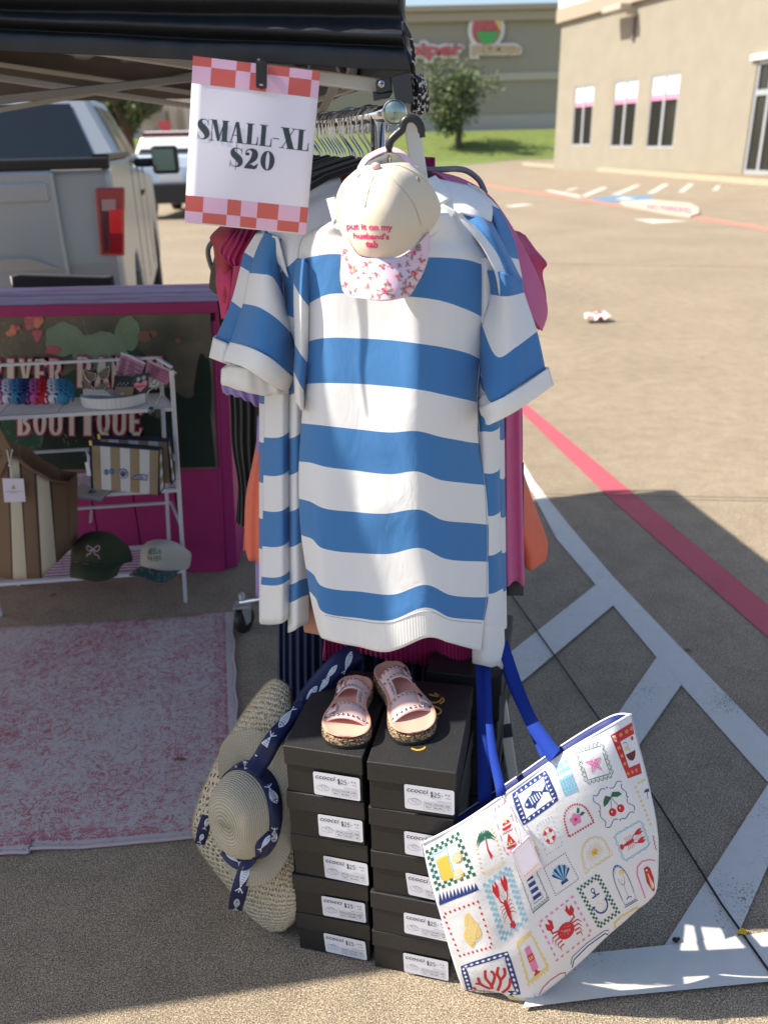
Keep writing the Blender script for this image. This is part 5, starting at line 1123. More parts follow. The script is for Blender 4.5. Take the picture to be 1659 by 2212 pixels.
def hand(d, s, u0, v0, u1, v1, m, w=.022):
    G_ = {'$': [[(.8, .2), (.5, .05), (.2, .25), (.5, .5), (.8, .7), (.5, .95), (.15, .8)], [(.4, -.1), (.35, 1.15)], [(.62, -.1), (.58, 1.15)]],
          '2': [[(.15, .25), (.4, .02), (.75, .2), (.6, .55), (.1, .95), (.5, .9), (.95, .95)]], '5': [[(.9, .05), (.3, .05), (.2, .45), (.6, .4), (.85, .7), (.5, .98), (.1, .85)]],
          '.': [[(.3, .5), (.7, .45)]], 'o': [[(.5, .05), (.2, .3), (.4, .55), (.75, .35), (.5, .05)]], '_': [[(-.6, .75), (1.0, .72)]]}
    W_ = (u1-u0)/len(s)
    for i, ch in enumerate(s):
        for st in G_[ch]:
            q = smoothpath([(x, y, 0) for x, y in st], 3*len(st)); d.stroke([(u0+(i+p.x*.9)*W_, v0+p.y*(v1-v0)) for p in q], w, m, asp=1.9)
def label(par, quad, size):
    """price label: quad of 3-D corners TL TR BR BL, proud of the card"""
    A, B, C, D_ = quad; nn = (B-A).cross(D_-A).normalized()
    if nn.dot(EYE-A) < 0: nn = -nn
    f = lambda u, v: ((A.lerp(B, u)).lerp(D_.lerp(C, u), v), nn)
    d = Decal(f, None, .0003); rc = []
    for cx, cy, a0 in ((.96, .08, 90), (.96, .92, 0), (.04, .92, -90), (.04, .08, 180)): rc += [(cx+.04*math.cos(R(a0-k*30)), cy-.08*math.sin(R(a0-k*30))) for k in range(4)]
    d.lay = 1; d.poly(rc, M_lab); d.lay = 3
    d.text('ccocci', .05, .10, .48, .28, M_ink2, .008, .22)
    d.M = lambda u, v: (u, v+(u-.5)*.02); hand(d, '$25.', .52, .17, .80, .37, M_ink2); hand(d, 'oo', .81, .17, .93, .28, M_ink2, .014); hand(d, '_', .87, .27, .93, .37, M_ink2, .014)
    d.M = lambda u, v: (u, v)
    for w_, pts in ((.012, arc(.20, .66, .14, .12, 0, 360, 18)), (.01, [(.13, .6), (.2, .5), (.27, .55), (.3, .66), (.26, .72), (.13, .6)]), (.01, [(.19, .53), (.17, .68)]), (.01, [(.25, .53), (.23, .7)])):
        d.stroke(pts, w_, M_line, asp=1.9)
    for v in (.60, .74, .90): d.stroke([(.39, v), (.93, v)], .009, M_line)
    for u in (.39, .57, .80, .93): d.stroke([(u, .60), (u, .90)], .009, M_line, asp=1.9)
    d.text('MADE IN CHINA', .66, .49, .94, .54, M_line, .0)
    for t_, a, b2, v in (('STYLE', .41, .55, .64), ('COLOR', .59, .78, .64), ('SIZE', .82, .91, .64), ('TILLY', .42, .54, .78), ('BLUSH', .60, .77, .78), (size, .84, .90, .78)): d.text(t_, a, v, b2, v+.065, M_ink2, .01)
    d.build('label', par)
def boxat(o0, yaw, lab, size, labq=(.40, .34, .93, .86), tw=0, W_=BW, H_=BH, D_=BD, top=False, grp='black shoe boxes stacked beside the tote', lq=True):
    c, s = math.cos(yaw), math.sin(yaw); u = Vector((bu.x*c-bu.y*s, bu.x*s+bu.y*c, 0)); v = Vector((-u.y, u.x, 0)); z = Vector((0, 0, 1))
    if v.y < 0: v = -v
    b = thing('shoe_box', lab, 'shoe box', o0+u*W_/2+v*D_/2, grp); i_ = .003
    def hx(mb, a0, a1, b0, b1, z0, z1): mb.hexa([o0+u*a0+v*b0+z*z0, o0+u*a1+v*b0+z*z0, o0+u*a1+v*b1+z*z0, o0+u*a0+v*b1+z*z0], [o0+u*a0+v*b0+z*z1, o0+u*a1+v*b0+z*z1, o0+u*a1+v*b1+z*z1, o0+u*a0+v*b1+z*z1])
    mb = MB(); hx(mb, i_, W_-i_, i_, D_-i_, .0008, H_-.042); mb.build('base', M_box, b, bevel=.0012)
    mb = MB(); hx(mb, 0, W_, 0, D_, H_-.044, H_-.0006); mb.build('lid', M_lid, b, bevel=.0018)
    F_ = lambda a, h: o0+u*(a*W_)+z*(H_*(1-h))+v*(-.0004 if h < .4 else i_-.0006)
    if lq:
        a0, h0, a1, h1 = labq
        q = [o0+u*(x*W_)+z*(H_*(1-h))+v*(-.0009) for x, h in ((a0, h0), (a1, h0+tw*.5), (a1+tw*.3, h1+tw*.5), (a0+tw*.3, h1))]
        label(b, q, size)
    return b
pl0 = G(645, 2050); pr0 = G(806, 2090)
rnd = random.Random(2)
lw_ = ['bottom', 'second', 'middle', 'fourth', 'top']
jL = [(0, 0, 0), (.000, -.002, .02), (.004, .0, -.01), (.004, -.004, .0), (.006, -.004, -.01)]; szL = ['7½', '7', '6½', '6', '5½']
sc_ = [1, 1, .99, .985, .975]
for k in range(5):
    dx, dy, yw = jL[k]; o0 = pl0+bu*dx+bv*dy+Vector((0, 0, k*BH))
    boxat(o0, yw, 'black shoe box with price label, %s of the left stack%s' % (lw_[k], ', under the left sandal' if k == 4 else ''), szL[k], W_=[BW, .162, .161, .158, .156][k], labq=[(.37, .40, .93, .90), (.38, .42, .95, .92), (.42, .40, .99, .93), (.40, .40, .97, .90), (.37, .45, .96, .95)][k], tw=[.06, .03, .03, .0, 0][k])
jR = [(0, 0, 0), (.0, -.002, -.015), (.004, -.002, .015), (.003, -.003, .0), (.004, -.006, .02)]; szR = ['10', '9', '8½', '8', '7½']
for k in range(5):
    dx, dy, yw = jR[k]; o0 = pr0+bu*dx+bv*dy+Vector((0, 0, k*BH))
    boxat(o0, yw, 'black shoe box with price label, %s of the right stack%s' % (lw_[k], ', gold script on its lid' if k == 4 else ''), szR[k], labq=[(.40, .42, .97, .93), (.42, .34, .98, .86), (.42, .38, .98, .90), (.42, .40, .98, .92), (.42, .36, .98, .88)][k], tw=[.04, .02, .12, .03, .02][k], W_=BW*1.01 if k < 4 else BW*1.02)
# third stack partly hidden behind the right one
p3_ = pr0+bu*.058+bv*.30
for k in range(5):
    boxat(p3_+bu*(.004*((k*7) % 3-1))+Vector((0, 0, k*BH)), .04*((k % 3)-1), 'black shoe box without a visible label, %s of the hidden stack behind' % lw_[k], '', lq=False, grp='black shoe boxes behind the front stacks')
topz = 5*BH
# gold script on the top right lid, read from its right side
bt = pr0+Vector((0, 0, topz))
d = Decal(lambda x, y: (G(x, y, topz+.0002), Vector((0, 0, 1))), None, .0006)
for pts in ([rs(1285, 530), rs(1340, 545), rs(1385, 550), rs(1370, 590), rs(1310, 600), rs(1270, 575)], [rs(1330, 520), rs(1395, 560), rs(1408, 585), rs(1375, 610)], [rs(1275, 620), rs(1350, 640), rs(1385, 670), rs(1360, 700), rs(1315, 690)], [rs(1295, 735), rs(1340, 715), rs(1355, 735)], [rs(1135, 985), rs(1190, 1000), rs(1240, 985), rs(1250, 970)]):
    d.stroke([(p.x, p.y) for p in smoothpath([(a, b, 0) for a, b in pts], 20)], 3.4, M_gold)
lidp = [o for o in COL.objects if o.name.startswith('shoe_box') and 'gold script' in o.get('label', '')][0]
d.build('gold_lettering', lidp)
# ================= sandals =================
def cork_b(mm, t, b):
    tc = N(t, 'ShaderNodeTexCoord'); n = N(t, 'ShaderNodeTexVoronoi'); n.inputs['Scale'].default_value = 480; t.links.new(tc.outputs['Object'], n.inputs['Vector'])
    s = N(t, 'ShaderNodeSeparateColor'); t.links.new(n.outputs['Color'], s.inputs[0])
    r = N(t, 'ShaderNodeValToRGB'); e = r.color_ramp.elements; e[0].position = .35; e[0].color = (.035, .022, .014, 1); e[1].position = .6; e[1].color = (.38, .22, .11, 1); x = e.new(.85); x.color = (.62, .45, .28, 1)
    t.links.new(s.outputs[0], r.inputs[0]); t.links.new(r.outputs[0], b.inputs['Base Color'])
M_cork = mat('cork', (.3, .2, .1), .7, build=cork_b); M_foot = mat('pink_suede', (.72, .36, .27), .85, var=.08, vs=40, bump=.2, bs=500); M_strap = mat('pink_leather', (.76, .52, .48), .42, bump=.15, bs=600, spec=.4)
M_sole = mat('black_sole', (.012, .012, .013), .7); M_stud = mat('stud_metal', (.38, .36, .37), .2, 1)
def sandal(lab, heel, toe, z, side, up=.0, wid=.088):
    """side +1: straight inner edge on the right as seen"""
    ax = (toe-heel); ax.z = 0; L = ax.length; f = ax.normalized(); s = Vector((-f.y, f.x, 0))*side; Z = Vector((0, 0, 1))
    o = thing('sandal', lab, 'sandal', heel+ax*.5+Z*z, 'pair of pink sandals on the shoe boxes'); base = heel+Z*z
    tp = lambda a: up*(1-a)
    # outline half widths along the sole (outer, inner)
    prof = [(0, .0, .0), (.015, .35, .35), (.05, .56, .56), (.13, .72, .72), (.25, .74, .70), (.4, .74, .60), (.55, .86, .66), (.7, 1.0, .86), (.82, .98, .92), (.91, .80, .82), (.96, .58, .62), (.99, .30, .34), (1, 0, 0)]
    prof = [(a.x, a.y, a.z) for a in smoothpath(prof, 46)]
    hw = wid/2; ring = [(a, hw*max(0, o_)) for a, o_, i_ in prof]+[(a, -hw*max(0, i_)) for a, o_, i_ in reversed(prof[1:-1])]
    def pt(a, x, h): return base+f*(a*L)+s*x+Z*(h+tp(a))
    def th_(a): return .019+.010*(1-a)
    def slab(name, h0, h1, sc, mt, par, dome=0, flute=0):
        mb = MB(); n = len(ring); lo = []; hi = []
        for k, (a, x) in enumerate(ring):
            w_ = sc*(1+ (flute*math.sin(k*2.4)))
            lo.append(pt(.5+(a-.5)*w_, x*w_, h0(a))); hi.append(pt(.5+(a-.5)*sc, x*sc, h1(a)))
        
        mb.add(lo+hi, [(k, (k+1) % n, n+(k+1) % n, n+k) for k in range(n)], 0, True)
        # cap as strips across the sole
        m_ = len(prof)
        for pts_, rev in ((hi, 0), (lo, 1)):
            fs = []
            for k in range(1, m_-2):
                a, b2, c, d_ = k, k+1, n-(k+1), n-k
                fs.append((a, b2, c % n, d_ % n))
            fs.append((0, 1, n-1)); fs.append((m_-2, m_-1, m_))
            mb.add(pts_, fs, 0, False)
        return mb.build(name, mt, par)
    slab('outsole', lambda a: .0, lambda a: .006, 1.0, M_sole, o, flute=.006)
    slab('cork_midsole', lambda a: .006, lambda a: th_(a), .985, M_cork, o)
    # footbed: dished grid
    mb = MB(); nx = 16; vs = []; m_ = len(prof)
    for k, (a, o_, i_) in enumerate(prof):
        for q in range(nx+1):
            t_ = q/nx; x = hw*.97*(o_*(1-t_)-i_*t_); e_ = abs(2*t_-1)**4; ee = max(e_, 1-min(1, min(a, 1-a)/.06))
            dish = -.004*(1-ee)+.003*math.exp(-((a-.62)/.05)**2)*(1-ee)
            vs.append(pt(.5+(a-.5)*.97, x, th_(a)+.0065+dish))
    mb.add(vs, [(k*(nx+1)+q, k*(nx+1)+q+1, (k+1)*(nx+1)+q+1, (k+1)*(nx+1)+q) for k in range(m_-1) for q in range(nx)], 0, True)
    mb.build('footbed', M_foot, o, solid=.002)
    def hwat(a):
        for k in range(len(prof)-1):
            if prof[k][0] <= a <= prof[k+1][0]:
                w_ = (a-prof[k][0])/(prof[k+1][0]-prof[k][0]+1e-9); return (prof[k][1]+(prof[k+1][1]-prof[k][1])*w_)*hw, (prof[k][2]+(prof[k+1][2]-prof[k][2])*w_)*hw
        return hw, hw
    # straps arch from outer to inner edge, joined into one upper on the inner side
    def arch(a_out, a_in, t_, hgt, lift=0, outx=1):
        a = a_out+(a_in-a_out)*t_; ow, iw = hwat(min(.97, max(.02, a))); x = (ow*(1.0)*(1-t_)-iw*1.0*t_); 
        hh = th_(a)*.62+(hgt)*max(0, math.sin(math.pi*t_))**.62+lift; xx = x*(1+.06*math.sin(math.pi*t_))
        return pt(a, xx, hh)
    studs = MB(); up_ = MB(); na = 30
    def band(a0o, a0i, a1o, a1i, h0, h1, curve=.0):
        vs = []; nb = 8
        for i in range(nb+1):
            w_ = i/nb
            for k in range(na+1):
                t_ = k/na; ao = a0o+(a1o-a0o)*w_; ai = a0i+(a1i-a0i)*w_; cv = curve*math.sin(math.pi*t_)*w_
                vs.append(arch(ao+cv, ai+cv, t_, h0+(h1-h0)*w_))
        up_.add(vs, [(i*(na+1)+k, i*(na+1)+k+1, (i+1)*(na+1)+k+1, (i+1)*(na+1)+k) for i in range(nb) for k in range(na)], 0, True)
    B1 = (.24, .24, .39, .36, .043, .039); B2 = (.56, .56, .76, .82, .034, .028)
    band(*B1); band(*B2)
    # inner joining piece
    vs = []
    for i in range(9):
        for k in range(9):
            a = .35+.22*i/8; t_ = .72+.28*k/8; vs.append(arch(a, a, t_, .040-.009*i/8, -.0004))
    up_.add(vs, [(i*9+k, i*9+k+1, (i+1)*9+k+1, (i+1)*9+k) for i in range(8) for k in range(8)], 0, True)
    u_o = up_.build('upper', M_strap, o, solid=.0026)
    def stud(a, t_, h_): 
        p = arch(a, a, t_, h_, .0012); q0 = arch(a, a, t_+.02, h_); q1 = arch(a+.01, a+.01, t_, h_); nn = (q0-arch(a, a, t_, h_)).cross(q1-arch(a, a, t_, h_)).normalized()
        if nn.z < 0: nn = -nn
        mm_ = nn.to_track_quat('Z', 'Y').to_matrix().to_4x4(); mm_.translation = p+nn*.0006
        studs.lathe([(.0026, 0), (.0022, .0012), (.0012, .0019), (.00005, .0021)], 8, mm_)
    for (b_, cc) in ((B1, .0), (B2, 0)):
        for k in range(8):
            t_ = .26+.09*k
            for w_ in (.16, .84):
                stud(b_[0]+(b_[2]-b_[0])*w_+((b_[1]-b_[0])+((b_[3]-b_[1])-(b_[2]-b_[0]))*w_)*t_, t_, b_[4]+(b_[5]-b_[4])*w_)
    for k in range(5): stud(.39+.035*k, .80, .037); 
    so = studs.build('studs', M_stud, u_o)
    # buckles
    for b_ in (B1, B2):
        a = (b_[0]+b_[2])/2; t0, t1 = .07, .22; c = [arch(a-.062, a-.062, t0, b_[4], .003), arch(a+.062, a+.062, t0, b_[5], .003), arch(a+.062, a+.062, t1, b_[5], .003), arch(a-.062, a-.062, t1, b_[4], .003)]
        mb = MB(); mb.tube(c, .0024, 8, closed=True); mb.tube([(c[0]+c[1])/2, (c[2]+c[3])/2+Z*.001], .0017, 6); mb.build('buckle', M_stud, o)
        vs = [arch(a+(w_-.5)*.09, a+(w_-.5)*.09, .03+.27*k/10, b_[4]*.98, .0035) for w_ in (0, .5, 1) for k in range(11)]
        mb = MB(); mb.add(vs, [(i*11+k, i*11+k+1, (i+1)*11+k+1, (i+1)*11+k) for i in range(2) for k in range(10)], 0, True); mb.build('buckle_strap', M_strap, o, solid=.002)
    return o
z5 = topz+.001
lh = G(772, 1462, z5+.03); lt_ = G(745, 1618, z5+.0); lh.z = lt_.z = 0
sandal('pink studded two strap sandal, the left one of the pair on the boxes', lh, lt_, z5, -1, wid=.102)
rh_ = G(835, 1442, z5+.03); rt_ = G(905, 1608, z5); rh_.z = rt_.z = 0
sandal('pink studded two strap sandal, the right one, heel over the other box lid', rh_, rt_, z5, 1, up=.012, wid=.102)
# ================= straw bag, hat, scarf =================
def crochet(mm, t, b):
    tc = N(t, 'ShaderNodeTexCoord'); 
    s = N(t, 'ShaderNodeSeparateXYZ'); mp = N(t, 'ShaderNodeMapping'); mp.inputs['Scale'].default_value = (27, 50, 1); t.links.new(tc.outputs['UV'], mp.inputs[0])
    nz = N(t, 'ShaderNodeTexNoise'); nz.inputs['Scale'].default_value = 30; t.links.new(tc.outputs['UV'], nz.inputs['Vector'])
    ad = N(t, 'ShaderNodeVectorMath', operation='MULTIPLY_ADD'); ad.inputs[1].default_value = (.9, .9, 0); t.links.new(nz.outputs['Color'], ad.inputs[0]); t.links.new(mp.outputs[0], ad.inputs[2])
    t.links.new(ad.outputs[0], s.inputs[0])
    def mth(op, a, b2=None, c=None):
        n = N(t, 'ShaderNodeMath', operation=op)
        for i, v in enumerate((a, b2, c)):
            if v is None: continue
            if isinstance(v, (int, float)): n.inputs[i].default_value = v
            else: t.links.new(v, n.inputs[i])
        return n.outputs[0]
    row = mth('FLOOR', s.outputs[1]); off = mth('MULTIPLY', mth('MODULO', row, 2.0), .5); x = mth('FRACT', mth('ADD', s.outputs[0], off)); y = mth('FRACT', s.outputs[1])
    dx = mth('MULTIPLY', mth('SUBTRACT', x, .5), 2.0); dy = mth('MULTIPLY', mth('SUBTRACT', y, .5), 2.0)
    r = mth('SQRT', mth('ADD', mth('MULTIPLY', dx, dx), mth('MULTIPLY', dy, dy)))
    rp_ = N(t, 'ShaderNodeValToRGB'); e = rp_.color_ramp.elements; e[0].position = .42; e[1].position = .5; e[0].color = (0, 0, 0, 1); e[1].color = (1, 1, 1, 1)
    t.links.new(r, rp_.inputs[0]); t.links.new(rp_.outputs[0], b.inputs['Alpha'])
    n3 = N(t, 'ShaderNodeTexNoise'); n3.inputs['Scale'].default_value = 350; t.links.new(tc.outputs['Object'], n3.inputs['Vector'])
    c2 = N(t, 'ShaderNodeValToRGB'); e = c2.color_ramp.elements; e[0].position = .35; e[0].color = (.34, .28, .18, 1); e[1].position = .62; e[1].color = (.72, .64, .47, 1); t.links.new(n3.outputs[0], c2.inputs[0]); t.links.new(c2.outputs[0], b.inputs['Base Color'])
    bp = N(t, 'ShaderNodeBump'); bp.inputs['Strength'].default_value = 1; bp.inputs['Distance'].default_value = .003; t.links.new(r, bp.inputs['Height']); t.links.new(bp.outputs[0], b.inputs['Normal'])
M_cro = mat('crochet_straw', (.6, .5, .35), .85, build=crochet)
M_liner = mat('bag_liner', (.33, .27, .18), .9, var=.2, vs=30)
bag = thing('crochet_bag', 'natural crochet straw beach bag leaning against the left stack of boxes behind the sun hat', 'bag', G(590, 2020))
bgr = [[(575, 1478, 1.50), (592, 1466, 1.48), (610, 1470, 1.47), (628, 1490, 1.46), (630, 1530, 1.45)],
 [(528, 1540, 1.50), (555, 1545, 1.44), (590, 1550, 1.41), (625, 1565, 1.40), (640, 1580, 1.40)],
 [(470, 1640, 1.48), (520, 1650, 1.41), (570, 1650, 1.37), (615, 1660, 1.345), (632, 1680, 1.34)],
 [(422, 1760, 1.46), (490, 1780, 1.39), (560, 1780, 1.34), (610, 1780, 1.31), (632, 1790, 1.30)],
 [(430, 1830, 1.45), (500, 1850, 1.38), (560, 1860, 1.335), (610, 1870, 1.295), (634, 1880, 1.28)],
 [(500, 1930, 1.42), (530, 1950, 1.37), (570, 1960, 1.33), (610, 1965, 1.29), (638, 1960, 1.27)],
 [(538, 2002, 1.36), (556, 2012, 1.34), (580, 2015, 1.32), (612, 2012, 1.29), (634, 1992, 1.27)]]
panel('front', bgr, M_cro, bag, nu=40, sv=8, solid=.004, wr=.004)
panel('liner', [[(x, y, Y+.016) for x, y, Y in r] for r in bgr], M_liner, bag, nu=40, sv=8, solid=.001)
panel('back', [[(x+(i-2)*2, y, Y+.05) for i, (x, y, Y) in enumerate(r)] for r in bgr], M_liner, bag, nu=24, sv=5, solid=.004)
# sun hat
hat = thing('sun_hat', 'straw sun hat with navy fish scarf around its crown, leaning on the crochet bag', 'hat', G(520, 1960))
HC = P(545, 1748, 1.33); hn = Vector((-.52, -.79, .30)).normalized()
hx_ = Vector((0, 0, 1)); hx_ = (hx_-hn*hx_.dot(hn)).normalized(); hy_ = hn.cross(hx_)
def braid(sc):
    def f(mm, t, b):
        tc = N(t, 'ShaderNodeTexCoord'); mp = N(t, 'ShaderNodeMapping'); t.links.new(tc.outputs['UV'], mp.inputs[0])
        w1 = N(t, 'ShaderNodeTexWave'); w1.bands_direction = 'Y'; w1.inputs['Scale'].default_value = sc; t.links.new(mp.outputs[0], w1.inputs['Vector'])
        w2 = N(t, 'ShaderNodeTexWave'); w2.bands_direction = 'X'; w2.inputs['Scale'].default_value = 42; w2.inputs['Distortion'].default_value = 2.5; w2.inputs['Detail Scale'].default_value = 8; t.links.new(mp.outputs[0], w2.inputs['Vector'])
        m_ = N(t, 'ShaderNodeMath', operation='MULTIPLY_ADD'); m_.inputs[1].default_value = .45; t.links.new(w2.outputs['Fac'], m_.inputs[0]); t.links.new(w1.outputs['Fac'], m_.inputs[2])
        r = N(t, 'ShaderNodeValToRGB'); e = r.color_ramp.elements; e[0].position = .12; e[0].color = (.27, .23, .15, 1); e[1].position = .55; e[1].color = (.68, .61, .46, 1)
        t.links.new(m_.outputs[0], r.inputs[0]); t.links.new(r.outputs[0], b.inputs['Base Color'])
        bp = N(t, 'ShaderNodeBump'); bp.inputs['Strength'].default_value = .9; bp.inputs['Distance'].default_value = .0025; t.links.new(m_.outputs[0], bp.inputs['Height']); t.links.new(bp.outputs[0], b.inputs['Normal'])
    return f
def revolve(name, prof, mt, par, warp, n=72, keep=None, solid=.003):
    vs = []; fs = []
    for j, (r_, h_) in enumerate(prof):
        for i in range(n):
            a = 2*math.pi*i/n; rr_, hh_ = warp(r_, h_, a)
            vs.append(HC+hx_*(rr_*math.cos(a))+hy_*(rr_*math.sin(a))+hn*hh_)
    for j in range(len(prof)-1):
        for i in range(n): fs.append((j*n+i, j*n+(i+1) % n, (j+1)*n+(i+1) % n, (j+1)*n+i))
    me = bpy.data.meshes.new(name); me.from_pydata([tuple(v) for v in vs], [], fs); uvl = me.uv_layers.new(name='UVMap')
    k = 0
    for j in range(len(prof)-1):
        for i in range(n):
            for (jj, ii) in ((j, i), (j, i+1), (j+1, i+1), (j+1, i)): uvl.data[k].uv = (ii/n, jj/(len(prof)-1)); k += 1
    if keep is not None: keep.append(BVHTree.FromPolygons([tuple(v) for v in vs], fs))
    o = link(me, name, par, mt, smooth=True); s = o.modifiers.new('thickness', 'SOLIDIFY'); s.thickness = solid; s.offset = 0; return o
hk_ = []
cp = [(.0006, .100), (.02, .0995), (.04, .097), (.052, .091), (.060, .080), (.066, .064), (.071, .045), (.075, .022), (.078, .0)]
cp = [(a*1.13, b2) for a, b2 in cp]; cp = [(a.x, a.y) for a in smoothpath([(a, b, 0) for a, b in cp], 40)]
wp = lambda r_, h_, a: (r_*(1+.15*math.cos(2*a)), .82*h_+.012*math.cos(a)*(h_/.1)+0)
crn = revolve('crown', cp, mat('straw_crown', (.6, .5, .4), .8, build=braid(9)), hat, wp, keep=hk_)
brp = [(.088+(.148-.088)*i/16, -.004*(i/16)) for i in range(17)]
wb_ = lambda r_, h_, a: (r_*(1+.15*math.cos(2*a)*1.0-.20*math.sin(a)**2*((r_-.078)/.07)+.05*math.cos(a-.6)*((r_-.078)/.09)), h_+((r_-.078)/.08)*(.018*math.sin(2*a+.8)-.03*max(0, math.sin(-a))))
revolve('brim', brp, mat('straw_brim', (.6, .5, .4), .8, build=braid(7)), hat, wb_, keep=hk_)
# scarf: navy ribbon with white fish
M_nv = mat('navy_ribbon', (.008, .014, .07), .5, spec=.4); M_fw = mat('fish_white', (.72, .76, .84), .6); 
scf = thing('fish_scarf', 'navy ribbon scarf printed with white fish, wound round the sun hat up to the rack', 'scarf', P(650, 1560, 1.42))
def ribbon(cl, wds, Yo=0, name='ribbon', fish=(), n=40):
    pts = []
    for p in cl:
        if p[2] is None:
            h = onbvh(hk_)(p[0], p[1]); pts.append(h[0]-(h[0]-EYE).normalized()*.012 if h else P(p[0], p[1], lastY)); lastY = pts[-1].y
        else: pts.append(P(*p)); lastY = p[2]
    s3 = smoothpath(pts, n); ws = smoothpath([(w_, 0, 0) for w_ in wds], n)
    L_ = []; R_ = []
    for i, p in enumerate(s3):
        dd = (s3[min(i+1, n)]-s3[max(i-1, 0)]).normalized(); vw = (p-EYE).normalized(); sd_ = dd.cross(vw).normalized()
        L_.append(p+sd_*ws[i].x/2+vw*.004); R_.append(p-sd_*ws[i].x/2)
    vs = []
    for a, b2 in zip(L_, R_): vs += [a, a.lerp(b2, .33)-(a-EYE).normalized()*.002, a.lerp(b2, .66)-(a-EYE).normalized()*.001, b2]
    fs = [(i*4+k, i*4+k+1, i*4+k+5, i*4+k+4) for i in range(n) for k in range(3)]
    mb = MB(); mb.add(vs, fs, 0, True); ob = mb.build(name, M_nv, scf, solid=.0012, fixn=False)
    bt_ = BVHTree.FromPolygons([tuple(v) for v in vs], fs); d = Decal(onbvh([bt_]), None, .0022)
    for (x, y, ln, rot, sc2) in fish: fishprint(d, x, y, ln, rot, sc2)
    d.build('fish_print', ob); return ob
def fishprint(d, x, y, ln, rot, wd_):
    c, s = math.cos(R(rot)), math.sin(R(rot)); T_ = lambda a, b2: (x+(a*ln)*c-(b2*wd_)*s, y+(a*ln)*s+(b2*wd_)*c)
    n = 14; top = [(-.5+k/n, -.5*math.sin(math.pi*(k/n)**.75)) for k in range(n+1)]; bot = [(a, -b2) for a, b2 in reversed(top)]
    for k in range(n): d.poly([T_(*top[k]), T_(*top[k+1]), T_(top[k+1][0], -top[k+1][1]), T_(top[k][0], -top[k][1])], M_fw, 1)
    d.stroke([T_(.5, 0), T_(.66, -.45)], wd_*.12, M_fw, lay=1); d.stroke([T_(.5, 0), T_(.68, 0)], wd_*.1, M_fw, lay=1); d.stroke([T_(.5, 0), T_(.66, .45)], wd_*.12, M_fw, lay=1)
    for i in range(7):
        for j in (-1, 0, 1): d.ell(*T_(-.22+i*.09, j*.2*(1-abs(i-2)*.1)), wd_*.07, wd_*.045, M_nv, 5, lay=2)
    d.ell(*T_(-.38, -.05), wd_*.1, wd_*.1, M_nv, 8, lay=2); d.stroke([T_(-.3, -.4), T_(-.26, 0), T_(-.3, .4)], wd_*.07, M_nv, lay=2)
ribbon([(775, 1408, 1.50), (735, 1435, 1.47), (680, 1490, 1.44), (640, 1545, 1.40)], [.045, .05, .045, .035], fish=[(752, 1428, 44, 108, 13), (716, 1452, 40, 128, 11), (700, 1478, 40, 125, 11), (672, 1500, 46, 126, 14)])
ribbon([(655, 1520, 1.40), (625, 1555, 1.37), (590, 1600, 1.33), (566, 1640, 1.32), (545, 1668, 1.30)], [.022, .03, .036, .038, .036], fish=[(616, 1553, 48, -54, 17), (569, 1612, 54, -52, 19), ])
ribbon([(660, 1510, 1.42), (634, 1560, 1.40), (622, 1600, 1.385), (620, 1640, 1.37)], [.02, .02, .018, .016], fish=[(636, 1562, 32, -60, 10)])
# band round the crown (follows the crown itself)
vs = []; nn_ = 60; hsb = []
for i in range(nn_+1):
    a = R(-100)+R(250)*i/nn_
    for (r_, h_) in ((.0795, .004), (.0768, .018), (.0735, .034)):
        rr_, hh_ = wp(r_, h_, a); vs.append(HC+hx_*((rr_+.003)*math.cos(a))+hy_*((rr_+.003)*math.sin(a))+hn*(hh_+.002*math.sin(a*5)))
vs = []; nn_ = 72
for i in range(nn_):
    a = 2*math.pi*i/nn_
    for (r_, h_) in ((.080, .001), (.0785, .014), (.0765, .026), (.0745, .040)):
        rr_, hh_ = wp(r_*1.13, h_, a); vs.append(HC+hx_*((rr_+.002)*math.cos(a))+hy_*((rr_+.002)*math.sin(a))+hn*(hh_+.0015*math.sin(a*5)))
fs = [(i*4+k, ((i+1) % nn_)*4+k, ((i+1) % nn_)*4+k+1, i*4+k+1) for i in range(nn_) for k in range(3)]
mb = MB(); mb.add(vs, fs, 0, True); ob = mb.build('crown_band', M_nv, scf, solid=.001)
d = Decal(onbvh([BVHTree.FromPolygons([tuple(v) for v in vs], fs)]), None, .0012)
for k_ in range(6):
    i_ = int(nn_*(k_+.3)/6); q0, q1 = topx(vs[((i_-3) % nn_)*4+1]), topx(vs[((i_+3) % nn_)*4+2]); e0, e1 = topx(vs[i_*4]), topx(vs[i_*4+3]); fishprint(d, (q0[0]+q1[0])/2, (q0[1]+q1[1])/2, math.hypot(q1[0]-q0[0], q1[1]-q0[1])*.72, math.degrees(math.atan2(q1[1]-q0[1], q1[0]-q0[0])), .55*math.hypot(e1[0]-e0[0], e1[1]-e0[1]))
d.build('fish_print', ob)
ribbon([(584, 1800, None), (556, 1834, None), (536, 1862, None), (524, 1900, None), (515, 1935, None), (508, 1966, 1.33)], [.016, .020, .026, .032, .034, .03], name='tail', fish=[(574, 1818, 34, 125, 10), (528, 1890, 56, 108, 18), (512, 1950, 22, 100, 13)])
ribbon([(482, 1836, None), (505, 1856, None), (528, 1866, None), (548, 1852, None)], [.02, .028, .026, .02], name='tail', fish=[(502, 1852, 36, 38, 11)])
ribbon([(448, 1762, 1.345), (440, 1792, 1.345), (432, 1824, 1.35)], [.022, .026, .022], name='tail', fish=[(447, 1776, 22, 110, 10), (436, 1808, 18, 112, 9)])
